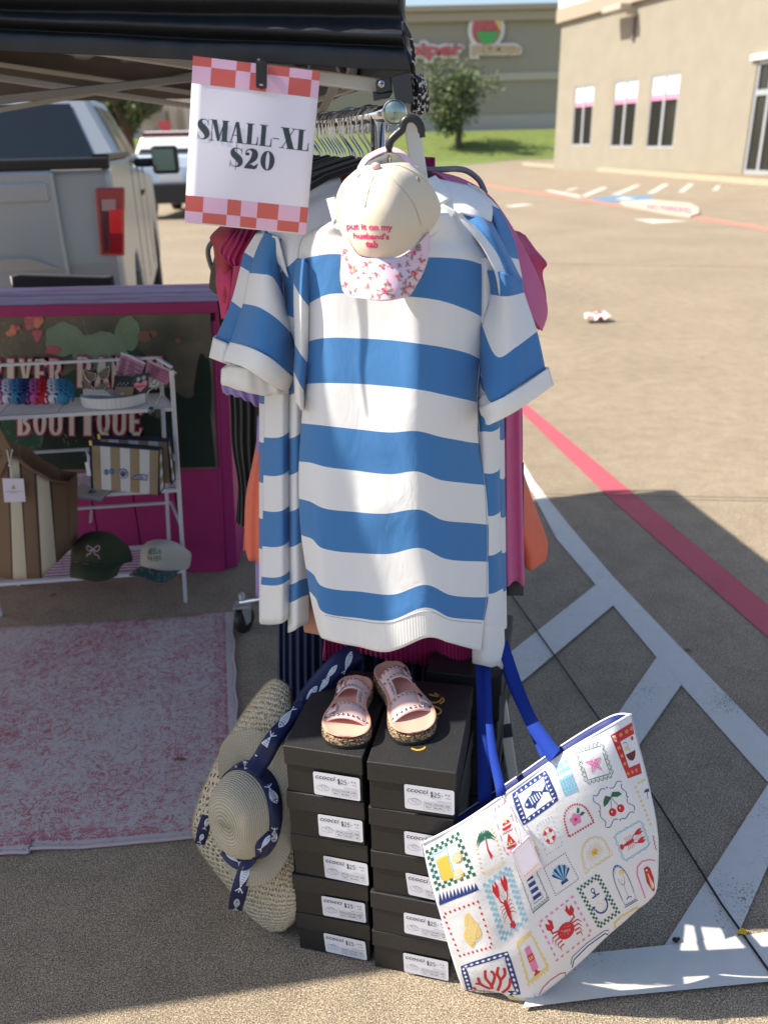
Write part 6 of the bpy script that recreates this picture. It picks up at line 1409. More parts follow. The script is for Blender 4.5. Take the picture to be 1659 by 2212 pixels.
# ================= printed tote =================
tote = thing('tote_bag', 'white tote with colourful seaside stamp prints hanging from royal blue straps', 'tote bag', P(1170, 2150, 1.22))
def canv(mm, t, b): cloth_b(500, .35)(mm, t, b)
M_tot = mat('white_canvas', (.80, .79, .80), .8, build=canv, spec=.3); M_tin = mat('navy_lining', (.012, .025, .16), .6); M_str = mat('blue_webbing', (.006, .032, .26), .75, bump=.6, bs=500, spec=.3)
tk = []
def tY(t_): return 1.19+.06*t_
def trow(pts, dY): return [(rt(x, y)+(Y+dY,)) for (x, y, Y) in pts]
TR = [
 [(50, 985, 1.185), (300, 855, 1.160), (620, 640, 1.155), (950, 410, 1.165), (1240, 240, 1.185), (1395, 150, 1.215)],
 [(75, 1110, 1.180), (330, 990, 1.145), (650, 790, 1.135), (980, 560, 1.140), (1280, 380, 1.165), (1440, 330, 1.205)],
 [(110, 1260, 1.175), (380, 1180, 1.135), (720, 1000, 1.120), (1060, 790, 1.125), (1350, 620, 1.150), (1510, 600, 1.195)],
 [(175, 1480, 1.170), (440, 1410, 1.130), (770, 1250, 1.115), (1110, 1060, 1.120), (1400, 890, 1.145), (1568, 900, 1.190)],
 [(235, 1700, 1.165), (500, 1640, 1.130), (810, 1500, 1.115), (1130, 1330, 1.120), (1410, 1170, 1.145), (1575, 1120, 1.185)],
 [(290, 1870, 1.165), (530, 1850, 1.135), (800, 1750, 1.120), (1080, 1580, 1.125), (1380, 1380, 1.150), (1560, 1300, 1.185)],
 [(318, 1932, 1.170), (560, 1960, 1.150), (700, 2040, 1.145), (1000, 1825, 1.150), (1280, 1560, 1.165), (1480, 1380, 1.190)]]
TR = [trow(r, 0) for r in TR]
panel('front', TR, M_tot, tote, nu=60, sv=8, solid=.002, wr=.0035, ws=11, keep=tk, seed=3)
bkr = [[(x+(8 if j < 2 else 0), y-(26-4*j) if j < 2 else y-6, Y+.085-.008*j+(.02*math.sin(math.pi*i/5))) for i, (x, y, Y) in enumerate(r)] for j, r in enumerate(TR)]
for j, r in enumerate(bkr):
    x, y, Y = r[0]; X, Y2, Z = TR[j][0]; r[0] = (X, Y2, Z+.004); x2, y2, z2 = TR[j][-1]; r[-1] = (x2, y2, z2+.004)
panel('back', bkr, M_tot, tote, nu=40, sv=6, solid=.002)
panel('lining', [[(x, y+3, Y-.004) for x, y, Y in r] for r in bkr[:4]], M_tin, tote, nu=40, sv=4, solid=.0015)
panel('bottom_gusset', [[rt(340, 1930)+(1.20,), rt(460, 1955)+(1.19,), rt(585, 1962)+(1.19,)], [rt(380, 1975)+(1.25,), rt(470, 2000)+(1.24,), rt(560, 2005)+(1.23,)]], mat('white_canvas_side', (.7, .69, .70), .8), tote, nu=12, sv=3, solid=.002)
mb = MB()
ht_ = onbvh(tk)
e = [P(*TR[0][i]) for i in range(6)]; e = smoothpath(e, 40); mb.tube([p-Vector((0, 0, .001)) for p in e], .0022, 6); mb.build('rim', M_tot, tote)
def strap(pts, w_, name='strap'):
    p3 = smoothpath([P(*p) for p in pts], 30); mb = MB(); vs = []
    for i, p in enumerate(p3):
        dd = (p3[min(i+1, 30)]-p3[max(i-1, 0)]).normalized(); sd_ = dd.cross((p-EYE).normalized()).normalized(); sd_ = (sd_+Vector((0, .35, 0))).normalized()
        ww = w_ if isinstance(w_, (int, float)) else w_[0]+(w_[1]-w_[0])*i/30
        vs += [p-sd_*ww/2, p+(p-EYE).normalized()*-.0002, p+sd_*ww/2]
    mb.add(vs, [(i*3+k, i*3+k+1, i*3+k+4, i*3+k+3) for i in range(30) for k in range(2)], 0, True); return mb.build(name, M_str, tote, solid=.0015)
strap([(1040, 1395, 1.50)]+[rt(*p)+(Y,) for p, Y in (((440, 0), 1.42), ((445, 200), 1.36), ((450, 420), 1.29), ((455, 660), 1.225), ((460, 720), 1.22))], (.026, .028))
strap([(1050, 1395, 1.50)]+[rt(*p)+(Y,) for p, Y in (((478, 0), 1.40), ((482, 180), 1.34), ((505, 400), 1.25), ((548, 600), 1.165), ((566, 680), 1.150))], (.012, .020))
strap([(1085, 1390, 1.50)]+[rt(*p)+(Y,) for p, Y in (((670, 0), 1.42), ((755, 200), 1.33), ((840, 330), 1.23), ((905, 420), 1.158))], (.026, .030))
strap([(1078, 1400, 1.52)]+[rt(*p)+(Y,) for p, Y in (((650, 0), 1.44), ((745, 200), 1.37), ((840, 420), 1.29))], (.022, .02))
TD = Decal(ht_, None, .00045)
def tm(q): TD.M = (lambda f: (lambda u, v: rt(*f(u, v))))(quadmap(q))
def cc(n, c, r=.7): return mat(n, c, r)
K_g = cc('print_green', (.012, .13, .075)); K_n = cc('print_navy', (.015, .045, .22)); K_r = cc('print_red', (.60, .015, .03)); K_p = cc('print_pink', (.80, .22, .44)); K_y = cc('print_yellow', (.78, .50, .07)); K_lb = cc('print_sky', (.25, .55, .72)); K_w = cc('print_white', (.84, .83, .83)); K_b = cc('print_brown', (.14, .015, .02)); K_yl = cc('print_cream', (.82, .62, .22))
def rectpts(m_=.04, n=8):
    a, b2 = m_, 1-m_; return [(a, a), (b2, a), (b2, b2), (a, b2)]
def checker(col, nx, ny, t_=2, w_=None):
    du, dv = 1/nx, 1/ny
    for i in range(nx):
        for j in range(ny):
            if (i < t_ or i >= nx-t_ or j < t_ or j >= ny-t_) and (i+j) % 2 == 0: TD.poly([(i*du, j*dv), ((i+1)*du, j*dv), ((i+1)*du, (j+1)*dv), (i*du, (j+1)*dv)], col)
def walk(pts, n, closed=True):            # n evenly spaced points with direction
    P2 = [Vector((a, b2)) for a, b2 in pts]
    if closed: P2.append(P2[0])
    L = [(P2[i+1]-P2[i]).length for i in range(len(P2)-1)]; tot = sum(L); out = []
    for k in range(n):
        s = tot*(k+.5)/n; i = 0
        while s > L[i] and i < len(L)-1: s -= L[i]; i += 1
        dr = (P2[i+1]-P2[i]).normalized(); out.append((P2[i]+dr*s, dr))
    return out
def dashes(pts, n, ln, wd_, col, closed=True):
    for p, dr in walk(pts, n, closed): TD.stroke([tuple(p-dr*ln/2), tuple(p+dr*ln/2)], wd_, col)
def dots(pts, n, r_, col, closed=True):
    for p, dr in walk(pts, n, closed): TD.ell(p.x, p.y, r_, r_, col, 8)
def teeth(pts, n, h_, col, closed=True):
    for p, dr in walk(pts, n, closed):
        nrm = Vector((dr.y, -dr.x)); w_ = .5*sum((Vector(pts[(i+1) % len(pts)])-Vector(pts[i])).length for i in range(len(pts) if closed else len(pts)-1))/n
        TD.poly([tuple(p-dr*w_), tuple(p+nrm*h_), tuple(p+dr*w_)], col)
def zig(pts, n, h_, wd_, col, closed=True, sm=False):
    q = []
    for k, (p, dr) in enumerate(walk(pts, n*2, closed)):
        nrm = Vector((dr.y, -dr.x)); q.append(tuple(p+nrm*(h_ if k % 2 else 0)))
    TD.stroke(q, wd_, col, closed=closed)
def archpts(m_=.03, yb=1): return [(m_, yb-m_)]+[(.5-(.5-m_)*math.cos(math.pi*i/12), .5-(.5-m_)*math.sin(math.pi*i/12)*.95) for i in range(13)]+[(1-m_, yb-m_)]
RQ = rectpts(.03)
def sq(a, b2, c, d_): return [(a, b2), (c, b2), (c, d_), (a, d_)]
def frame(col, w_=.07, pts=RQ): TD.stroke(pts, w_, col, closed=True, seg=5)
# 1 lemonade
tm([(70, 1035), (285, 910), (398, 1195), (140, 1295)]); checker(K_g, 13, 13, 2)
TD.poly([(.2, .35), (.52, .35), (.5, .82), (.22, .82)], K_y); TD.ell(.36, .82, .14, .05, K_y); TD.stroke([(.14, .16), (.2, .35), (.2, .8)], .02, K_lb); TD.stroke([(.58, .14), (.54, .35), (.53, .8)], .02, K_lb); TD.ell(.36, .35, .16, .05, K_yl, 12); TD.stroke(arc(.36, .15, .2, .05, 0, 360, 14), .02, K_lb); TD.stroke([(.16, .4), (.05, .42), (.04, .65), (.2, .72)], .03, K_lb)
for cx, cy in ((.74, .5), (.62, .84)):
    TD.ell(cx, cy, .13, .12, K_y); TD.ell(cx, cy, .105, .098, K_w, lay=2); TD.ell(cx, cy, .09, .082, K_yl, lay=3)
    for k in range(4): TD.stroke([(cx-.09*math.cos(k*.785), cy-.08*math.sin(k*.785)), (cx+.09*math.cos(k*.785), cy+.08*math.sin(k*.785))], .012, K_w, lay=4)
# 2 palm
tm([(348, 850), (500, 800), (580, 1130), (438, 1200)]); dashes([(.04, .97)]+archpts(.06)[1:-1]+[(.96, .97)], 38, .022, .09, K_yl, True)
TD.stroke([(.52, .38), (.5, .6), (.58, .76)], [.04, .06, .12], K_r)
for k in range(11):
    a = R(-20+k*22); TD.stroke([(.5+.02*math.cos(a), .36-.02*math.sin(a)), (.5+.26*math.cos(a), .36-.13*math.sin(a)), (.5+.42*math.cos(a), .36-.10*math.sin(a)+.09)], [.05, .04, .008], K_g)
# 3 pink dashed, red boats
tm([(505, 770), (602, 692), (690, 1030), (588, 1068)]); dashes(RQ, 16, .12, .045, K_p)
TD.poly([(.5, .14), (.78, .42), (.3, .42)], K_r); TD.poly([(.2, .46), (.85, .46), (.7, .52), (.3, .52)], K_r); zig([(.15, .58), (.85, .58)], 4, .03, .02, K_r, False); TD.poly([(.5, .60), (.8, .82), (.25, .82)], K_r); TD.poly([(.15, .85), (.85, .85), (.7, .9), (.3, .9)], K_r)
for a, b2 in ((.45, .34), (.55, .36), (.4, .78), (.55, .76)): TD.poly([(a, b2-.05), (a+.07, b2+.04), (a-.05, b2+.04)], K_yl, 2)
# 4 navy fish
tm([(624, 668), (850, 508), (934, 708), (700, 878)]); frame(K_n, .15, rectpts(.07)); 
TD.lay = 2
for p, dr in walk(rectpts(.075), 26): TD.poly([tuple(p-dr*.035+Vector((dr.y, -dr.x))*-.035), tuple(p+dr*.035+Vector((dr.y, -dr.x))*-.035), tuple(p+Vector((dr.y, -dr.x))*.04)], K_w)
TD.lay = 1
fo = smoothpath([(.20, .56, 0), (.32, .40, 0), (.55, .36, 0), (.72, .50, 0), (.56, .66, 0), (.34, .70, 0)], 26, True); TD.poly([(p.x, p.y) for p in fo], K_n); TD.lay = 2
for k in range(5): TD.stroke([(.38+k*.065, .40+.01*k), (.40+k*.065, .64-.012*k)], .03, K_w, asp=1.2)
TD.ell(.27, .54, .03, .035, K_w); TD.lay = 1; TD.poly([(.70, .50), (.86, .34), (.82, .5), (.88, .62)], K_n); TD.poly([(.4, .40), (.5, .28), (.6, .38)], K_n); TD.poly([(.36, .68), (.42, .80), (.5, .67)], K_n)
# 5 sky wavy block
tm([(902, 492), (985, 437), (1062, 650), (970, 688)]); TD.grid(.02, .02, .98, .98, K_lb, 2, 4); TD.lay = 2
for k in range(4): zig([(.14+.22*k, .08), (.14+.22*k, .92)], 6, .1, .02, K_w, False)
TD.lay = 1
# 6 starfish
tm([(1027, 378), (1212, 318), (1302, 560), (1102, 618)]); TD.stroke(rectpts(.13), .02, K_g, closed=True, seg=3)
for p, dr in walk(rectpts(.10), 24):
    nrm = Vector((dr.y, -dr.x)); TD.stroke([tuple(p-dr*.06), tuple(p-dr*.04+nrm*.06), tuple(p+nrm*.085), tuple(p+dr*.04+nrm*.06), tuple(p+dr*.06)], .016, K_g); TD.ell(*(p+nrm*.03), .012, .012, K_g, 6)
st = []
for k in range(10):
    a = R(-90+36*k); r_ = .30 if k % 2 == 0 else .11; st.append((.5+r_*math.cos(a), .5+r_*math.sin(a)))
for k in range(5): TD.poly([(.5, .5), st[2*k-1], st[2*k], st[2*k+1]], K_p)
TD.lay = 2
for k in range(5):
    for q in (.06, .12, .18): a = R(-90+72*k); TD.ell(.5+q*math.cos(a), .5+q*math.sin(a), .014, .014, K_w, 6)
TD.lay = 1
# 7 red frame with coconut drink
tm([(1265, 290), (1405, 205), (1468, 535), (1378, 568)]); TD.grid(.0, .0, 1, .22, K_r, 4, 2); TD.grid(0, .8, 1, 1, K_r, 4, 2); TD.grid(0, .22, .3, .8, K_r, 2, 3); TD.lay = 2
for a, b2 in ((.12, .1), (.4, .1), (.68, .1), (.92, .1), (.14, .32), (.14, .5), (.14, .68), (.12, .9), (.4, .9), (.68, .9)):
    for k in range(8): TD.stroke([(a+.02*math.cos(k*.785), b2+.012*math.sin(k*.785)), (a+.08*math.cos(k*.785), b2+.045*math.sin(k*.785))], .012, K_yl)
TD.lay = 1; TD.poly([(.62+.26*math.cos(R(a)), .52+.17*math.sin(R(a))) for a in range(0, 181, 15)], K_b); TD.ell(.5, .42, .1, .04, K_yl); TD.stroke([(.62, .5), (.55, .3), (.4, .28)], .012, K_g); TD.ell(.86, .28, .06, .04, K_r)
# 8 life ring
tm([(778, 872), (884, 808), (966, 1000), (854, 1068)]); dashes(RQ, 22, .045, .045, K_lb)
for k in range(8):
    a0, a1 = R(k*45-22), R(k*45+22); c = K_r if k % 2 else K_w
    TD.poly([(.5+.30*math.cos(a0), .5+.24*math.sin(a0)), (.5+.30*math.cos(a1), .5+.24*math.sin(a1)), (.5+.17*math.cos(a1), .5+.13*math.sin(a1)), (.5+.17*math.cos(a0), .5+.13*math.sin(a0))], c)
TD.stroke(arc(.5, .5, .31, .25, 0, 360, 20), .014, K_r)
# 9 flower arch
tm([(935, 770), (1085, 690), (1168, 850), (992, 955)]); ap = [(.04, .97)]+archpts(.05)[1:-1]+[(.96, .97)]; TD.stroke(ap, .02, K_r, closed=True, seg=2); dashes(ap, 34, .035, .08, K_r, True)
for k in range(5): a = R(-90+72*k); TD.ell(.45+.12*math.cos(a), .56+.12*math.sin(a), .10, .09, K_p, 10, rot=a)
TD.ell(.45, .56, .05, .05, K_r, lay=2); TD.poly([(.55, .4), (.66, .22), (.72, .3), (.66, .42)], K_g); TD.poly([(.6, .48), (.78, .44), (.84, .52), (.7, .56)], K_g)
# 10 cherries
tm([(1140, 660), (1338, 578), (1432, 790), (1232, 892)])
for (a, b2) in (((.02, .08), (.44, .06)), ((.56, .06), (.98, .04)), ((.02, .12), (.06, .5)), ((.06, .56), (.02, .95)), ((.96, .1), (.92, .46)), ((.93, .52), (.98, .92)), ((.04, .98), (.44, .93)), ((.54, .94), (.96, .97))):
    va, vb = Vector(a), Vector(b2); dd = vb-va; nrm = Vector((-dd.y, dd.x)); TD.stroke([tuple(va+dd*k/8+nrm*.13*math.sin(k/8*6.28)) for k in range(9)], .018, K_n)
for a in ((.5, .03), (.03, .53), (.96, .49), (.5, .97)): TD.ell(*a, .022, .022, K_n, 8)
TD.stroke([(.5, .3), (.42, .5), (.38, .62)], .015, K_g); TD.stroke([(.5, .3), (.56, .5), (.62, .62)], .015, K_g)
TD.poly([(.5, .3), (.36, .22), (.24, .34), (.2, .48), (.34, .44), (.46, .36)], K_g); TD.poly([(.5, .3), (.6, .2), (.78, .26), (.84, .36), (.68, .38)], K_g); TD.ell(.38, .70, .11, .11, K_r, 14); TD.ell(.64, .70, .11, .11, K_r, 14); TD.ell(.36, .67, .02, .03, K_w, 6, lay=2); TD.ell(.62, .67, .02, .03, K_w, 6, lay=2)
# 11 sun arch
tm([(1050, 985), (1208, 900), (1286, 1062), (1100, 1195)]); ap = [(.03, .97)]+archpts(.04)[1:-1]+[(.97, .97)]; TD.stroke(ap, .022, K_yl, closed=True, seg=2); zig([(.1, .9)]+[(.5+(x-.5)*.86, .5+(y-.5)*.86) for x, y in archpts(.04)[1:-1]]+[(.9, .9)], 16, .06, .018, K_yl, True)
TD.ell(.5, .54, .12, .11, K_y, 16)
for k in range(20): a = R(18*k); TD.stroke([(.5+.15*math.cos(a), .54+.14*math.sin(a)), (.5+.31*math.cos(a), .54+.28*math.sin(a))], .016, K_yl)
TD.lay = 2; TD.stroke([(.44, .52), (.47, .54)], .012, K_b); TD.stroke([(.53, .52), (.56, .5)], .012, K_b); TD.stroke([(.5, .52), (.49, .57), (.52, .58)], .01, K_b); TD.ell(.52, .61, .02, .01, K_r, 6); TD.lay = 1
# 12, 15 lobsters
def lobster():
    TD.poly([(.44, .48), (.5, .44), (.56, .48), (.57, .66), (.53, .84), (.48, .84), (.44, .66)], K_r)
    TD.poly([(.43, .83), (.57, .83), (.60, .92), (.5, .95), (.4, .92)], K_r)
    for s in (-1, 1):
        TD.stroke([(.5+s*.04, .5), (.5+s*.14, .42), (.5+s*.16, .32)], [.03, .03, .05], K_r); TD.poly([(.5+s*.10, .34), (.5+s*.06, .18), (.5+s*.12, .06), (.5+s*.15, .18), (.5+s*.22, .08), (.5+s*.27, .2), (.5+s*.2, .34)], K_r)
        for k in range(4): TD.stroke([(.5+s*.05, .52+.05*k), (.5+s*.18, .50+.07*k), (.5+s*.22, .54+.07*k)], .012, K_r)
        TD.stroke([(.5+s*.02, .45), (.5+s*.05, .25), (.5+s*.02, .15)], .008, K_r)
tm([(440, 1252), (612, 1122), (735, 1482), (566, 1636)]); checker(K_lb, 10, 20, 2); lobster()
tm([(1465, 832), (1525, 1000), (1355, 1110), (1285, 935)]); zig(RQ, 16, .05, .025, K_lb); zig(RQ, 16, -.02, .015, K_lb); lobster()
# 13 shell in navy dots
tm([(828, 1140), (975, 1040), (1068, 1220), (910, 1332)]); dashes(RQ, 46, .03, .035, K_n)
for k in range(9):
    a0 = R(200+17.8*k); a1 = R(200+17.8*(k+1)); am = (a0+a1)/2
    TD.poly([(.5, .76), (.5+.34*math.cos(a0)*.95, .55+.30*math.sin(a0)*.95), (.5+.37*math.cos(am), .55+.33*math.sin(am)), (.5+.34*math.cos(a1)*.95, .55+.30*math.sin(a1)*.95)], K_n if k % 2 == 0 else K_lb)
TD.poly([(.38, .72), (.62, .72), (.64, .82), (.36, .82)], K_n)
# 14 lighthouse
tm([(640, 1100), (740, 1050), (878, 1355), (765, 1448)]); TD.stroke(RQ, .018, K_g, closed=True, seg=3)
for p, dr in walk(rectpts(.05), 26):
    nrm = Vector((-dr.y, dr.x)); TD.stroke([tuple(p-dr*.055), tuple(p+nrm*.045), tuple(p+dr*.055)], .014, K_g)
for k in range(4): TD.grid(.32-.012*k, .38+.12*k, .68+.012*k, .38+.12*k+.07, K_n)
TD.stroke([(.33, .3), (.24, .86), (.76, .86), (.67, .3)], .014, K_n)
# 16 blue teeth strip
tm([(155, 1345), (408, 1262), (414, 1290), (162, 1388)]); TD.grid(0, .55, 1, 1, K_n, 6, 1)
for k in range(11): TD.poly([(k/11, .6), ((k+.5)/11, -.9), ((k+1)/11, .6)], K_n)
# 17 yellow shell
tm([(175, 1440), (414, 1352), (512, 1662), (290, 1725)]); dots(RQ, 30, .028, K_r)
sh_ = smoothpath([(.66, .18, 0), (.76, .36, 0), (.84, .55, 0), (.84, .74, 0), (.62, .82, 0), (.5, .96, 0), (.38, .86, 0), (.34, .66, 0), (.46, .5, 0), (.5, .34, 0)], 34, True); TD.poly([(p.x*.95, p.y*.92) for p in sh_], K_yl); TD.lay = 2
for k in range(60):
    a, b2 = .38+.42*rnd.random(), .28+.52*rnd.random()
    if abs(a-.6) < .2*(b2/.7): TD.ell(a, b2, .013, .012, K_w, 5)
TD.lay = 1; TD.stroke([(.42, .84), (.6, .74), (.78, .70)], .02, K_y, lay=2)
# 18 crab
tm([(793, 1498), (1022, 1322), (1155, 1572), (918, 1755)]); dashes(RQ, 26, .07, .04, K_p)
TD.ell(.5, .56, .21, .17, K_r, 20)
for s in (-1, 1):
    TD.stroke([(.5+s*.16, .46), (.5+s*.30, .42), (.5+s*.30, .3)], [.04, .04, .05], K_r); TD.poly([(.5+s*.22, .34), (.5+s*.18, .18), (.5+s*.27, .08), (.5+s*.27, .22), (.5+s*.36, .14), (.5+s*.38, .28), (.5+s*.31, .36)], K_r)
    for k in range(4): a = .5+.09*k; TD.stroke([(.5+s*.17, a), (.5+s*(.34-.02*k), a+.01), (.5+s*(.40-.04*k), a+.11)], [.035, .03, .01], K_r)
TD.lay = 2
for k in range(26):
    a = rnd.uniform(0, 6.28); q = rnd.uniform(0, .16); TD.ell(.5+q*math.cos(a), .56+q*.8*math.sin(a), .008, .008, K_w, 5)
TD.lay = 1
# 19 anchor
tm([(1046, 1278), (1186, 1176), (1330, 1435), (1190, 1545)]); checker(K_g, 12, 20, 2)
TD.stroke(arc(.5, .25, .07, .045, 0, 360, 12), .022, K_n); TD.stroke([(.5, .3), (.5, .78)], .045, K_n, asp=.6); TD.stroke([(.34, .38), (.66, .38)], .03, K_n); TD.stroke([(.5+.26*math.cos(R(a)), .60+.17*math.sin(R(a))) for a in range(-5, 186, 12)], [.012]+[.03]*15 if False else .032, K_n, asp=.6)
TD.poly([(.70, .56), (.82, .52), (.82, .62)], K_n); TD.poly([(.30, .56), (.18, .52), (.18, .62)], K_n); TD.stroke([(.44, .3), (.58, .42), (.42, .52), (.6, .62), (.5, .76)], .01, K_yl, lay=2)
# 20 cocktail arch
tm([(1236, 1130), (1345, 1085), (1448, 1360), (1360, 1412)]); ap = [(.04, .97)]+archpts(.06)[1:-1]+[(.96, .97)]; TD.stroke(ap, .016, K_n, closed=True, seg=2); zig([(.10, .92)]+[(.5+(x-.5)*.86, .5+(y-.5)*.86) for x, y in archpts(.04)[1:-1]]+[(.9, .92)], 20, .03, .018, K_n, True)
TD.stroke([(.32, .35), (.36, .48), (.5, .54), (.64, .48), (.68, .35)], .016, K_n); TD.stroke([(.5, .54), (.5, .82)], .014, K_n); TD.stroke([(.32, .84), (.5, .81), (.68, .84)], .02, K_n); TD.ell(.66, .27, .14, .055, K_yl); TD.stroke([(.3, .16), (.5, .44)], .014, K_r)
# 21 sun cream
tm([(650, 1622), (748, 1545), (884, 1802), (735, 1925)]); frame(K_yl, .05, rectpts(.09)); teeth(rectpts(.07), 26, .07, K_yl)
TD.grid(.34, .26, .62, .78, K_p, 1, 3); TD.grid(.34, .43, .62, .57, K_r, 1, 1, lay=2); TD.grid(.42, .78, .54, .84, K_r); TD.grid(.36, .84, .6, .88, K_r); TD.lay = 3; TD.text('SUN', .38, .46, .58, .54, K_yl, .03); TD.lay = 1
# 22 coral
tm([(292, 1780), (606, 1678), (694, 1968), (352, 1985)]); frame(K_n, .12, rectpts(.06)); TD.lay = 2
for p, dr in walk(rectpts(.06), 30): nrm = Vector((dr.y, -dr.x)); TD.poly([tuple(p-dr*.045), tuple(p+nrm*.03), tuple(p+dr*.045), tuple(p-nrm*.03)], K_w)
TD.lay = 1
for br__ in ([(.5, .98), (.48, .7), (.42, .5), (.46, .3)], [(.48, .75), (.6, .5), (.56, .35)], [(.55, .9), (.68, .65), (.66, .45), (.72, .3)], [(.68, .62), (.8, .5), (.82, .35)], [(.45, .8), (.3, .65), (.28, .45)], [(.32, .66), (.2, .6)], [(.4, .95), (.22, .85), (.14, .7)], [(.6, .95), (.8, .8), (.88, .6)]):
    q = smoothpath([(a, b2, 0) for a, b2 in br__], 14); TD.stroke([(p.x, p.y) for p in q], .055, K_r)
for a, b2 in ((.2, .3), (.26, .24), (.86, .2), (.9, .28), (.6, .22)): TD.ell(a, b2, .014, .014, K_lb, 6)
# 23 surf arch, 24 umbrella, 25-28 edges
TD.M = lambda u, v: rt(u, v)
TD.stroke([(1500, 1372), (1470, 1280), (1438, 1190), (1440, 1140), (1470, 1105), (1520, 1092), (1556, 1100)], 9, K_p, seg=3); q = [(1480, 1150), (1500, 1135), (1520, 1145), (1545, 1210), (1552, 1290), (1540, 1300), (1500, 1240)]; TD.poly(q, K_r); TD.ell(1497, 1160, 7, 7, K_w, 8, lay=2); TD.stroke([(1505, 1180), (1535, 1270)], 8, K_yl, lay=2)
dashes([(1440, 600), (1495, 575)], 3, 12, 14, K_yl, False); dashes([(1425, 610), (1530, 880)], 9, 14, 14, K_yl, False); TD.poly([(1480, 660), (1490, 640), (1512, 632), (1516, 652)], K_n); TD.stroke([(1500, 650), (1508, 700)], 3, K_n)
TD.stroke([(1300, 1550), (1292, 1505), (1340, 1460), (1440, 1400), (1452, 1420)], 12, K_yl, seg=4); TD.stroke([(1018, 1790), (1030, 1740), (1120, 1650), (1230, 1570), (1258, 1580), (1250, 1600)], 6, K_n, seg=4); TD.stroke([(1008, 1770), (1020, 1720), (1110, 1635), (1225, 1552), (1255, 1550)], 4, K_n, seg=4)
TD.poly([(1090, 1740), (1130, 1690), (1160, 1690), (1130, 1728)], K_n); TD.stroke([(805, 1965), (830, 1920), (880, 1870), (940, 1830), (975, 1822), (972, 1840)], 5, K_r, seg=4); TD.poly([(840, 1945), (880, 1895), (930, 1862), (950, 1860), (930, 1890), (870, 1930)], K_r)
TD.poly([(600, 1975), (620, 1968), (650, 1985), (735, 1990), (740, 2005), (690, 2012), (650, 2008)], K_yl); TD.stroke([(625, 1972), (640, 1980)], 5, K_b); dots([(770, 1960), (790, 1990), (760, 2010)], 6, 3, K_n, False)
zig([(1535, 930), (1558, 1040)], 4, 8, 5, K_r, False); dashes([(762, 955), (810, 1070)], 5, 12, 14, K_yl, False)
TD.build('seaside_prints', tote)
# swing tag on the tote, own thickness
d = Decal(ht_, lambda u, v: rt(*quadmap([(620, 1035), (742, 924), (820, 1120), (704, 1232)])(u, v)), .0035)
hq = [d.hit(*d.M(u, v)) for u, v in ((.05, 0), (1, 0), (1, 1), (0, 1), (0, .05))]; mb = MB(); pp = [h[0]+h[1]*.004 for h in hq]; mb.prism(pp, hq[0][1]*.0012)
tg_ = mb.build('swing_tag', mat('tag_white', (.80, .76, .86), .5), tote)
d.lift = .001; f0 = [h[0]+h[1]*.0056 for h in (hq[0], hq[1], hq[2], hq[3])]
d2 = Decal(lambda u, v: ((f0[0].lerp(f0[1], u)).lerp(f0[3].lerp(f0[2], u), v), hq[0][1]), None, .0004)
M_or = mat('tag_orange', (.72, .30, .17), .6); d2.stroke(rectpts(.05), .018, M_or, closed=True); d2.text('SHIRALEAH', .12, .82, .90, .90, M_or, .0); d2.text('CHICAGO', .35, .925, .65, .945, M_or); d2.ell(.12, .09, .02, .02, K_b, 8)
d2.build('tag_lettering', tg_)
mb = MB(); mb.tube(smoothpath([P(*rt(*p), Y) for p, Y in (((560, 690), 1.142), ((590, 780), 1.128), ((640, 880), 1.115), ((690, 990), 1.105))], 16), .0009, 6); mb.tube(smoothpath([P(*rt(*p), Y) for p, Y in (((575, 680), 1.142), ((640, 790), 1.128), ((670, 880), 1.115), ((690, 990), 1.105))], 16), .0009, 6)
c = P(*rt(618, 803), 1.122); mb.ball(c, .004, n=12); mb.build('tag_string', mat('string_white', (.75, .7, .72), .8), tote)
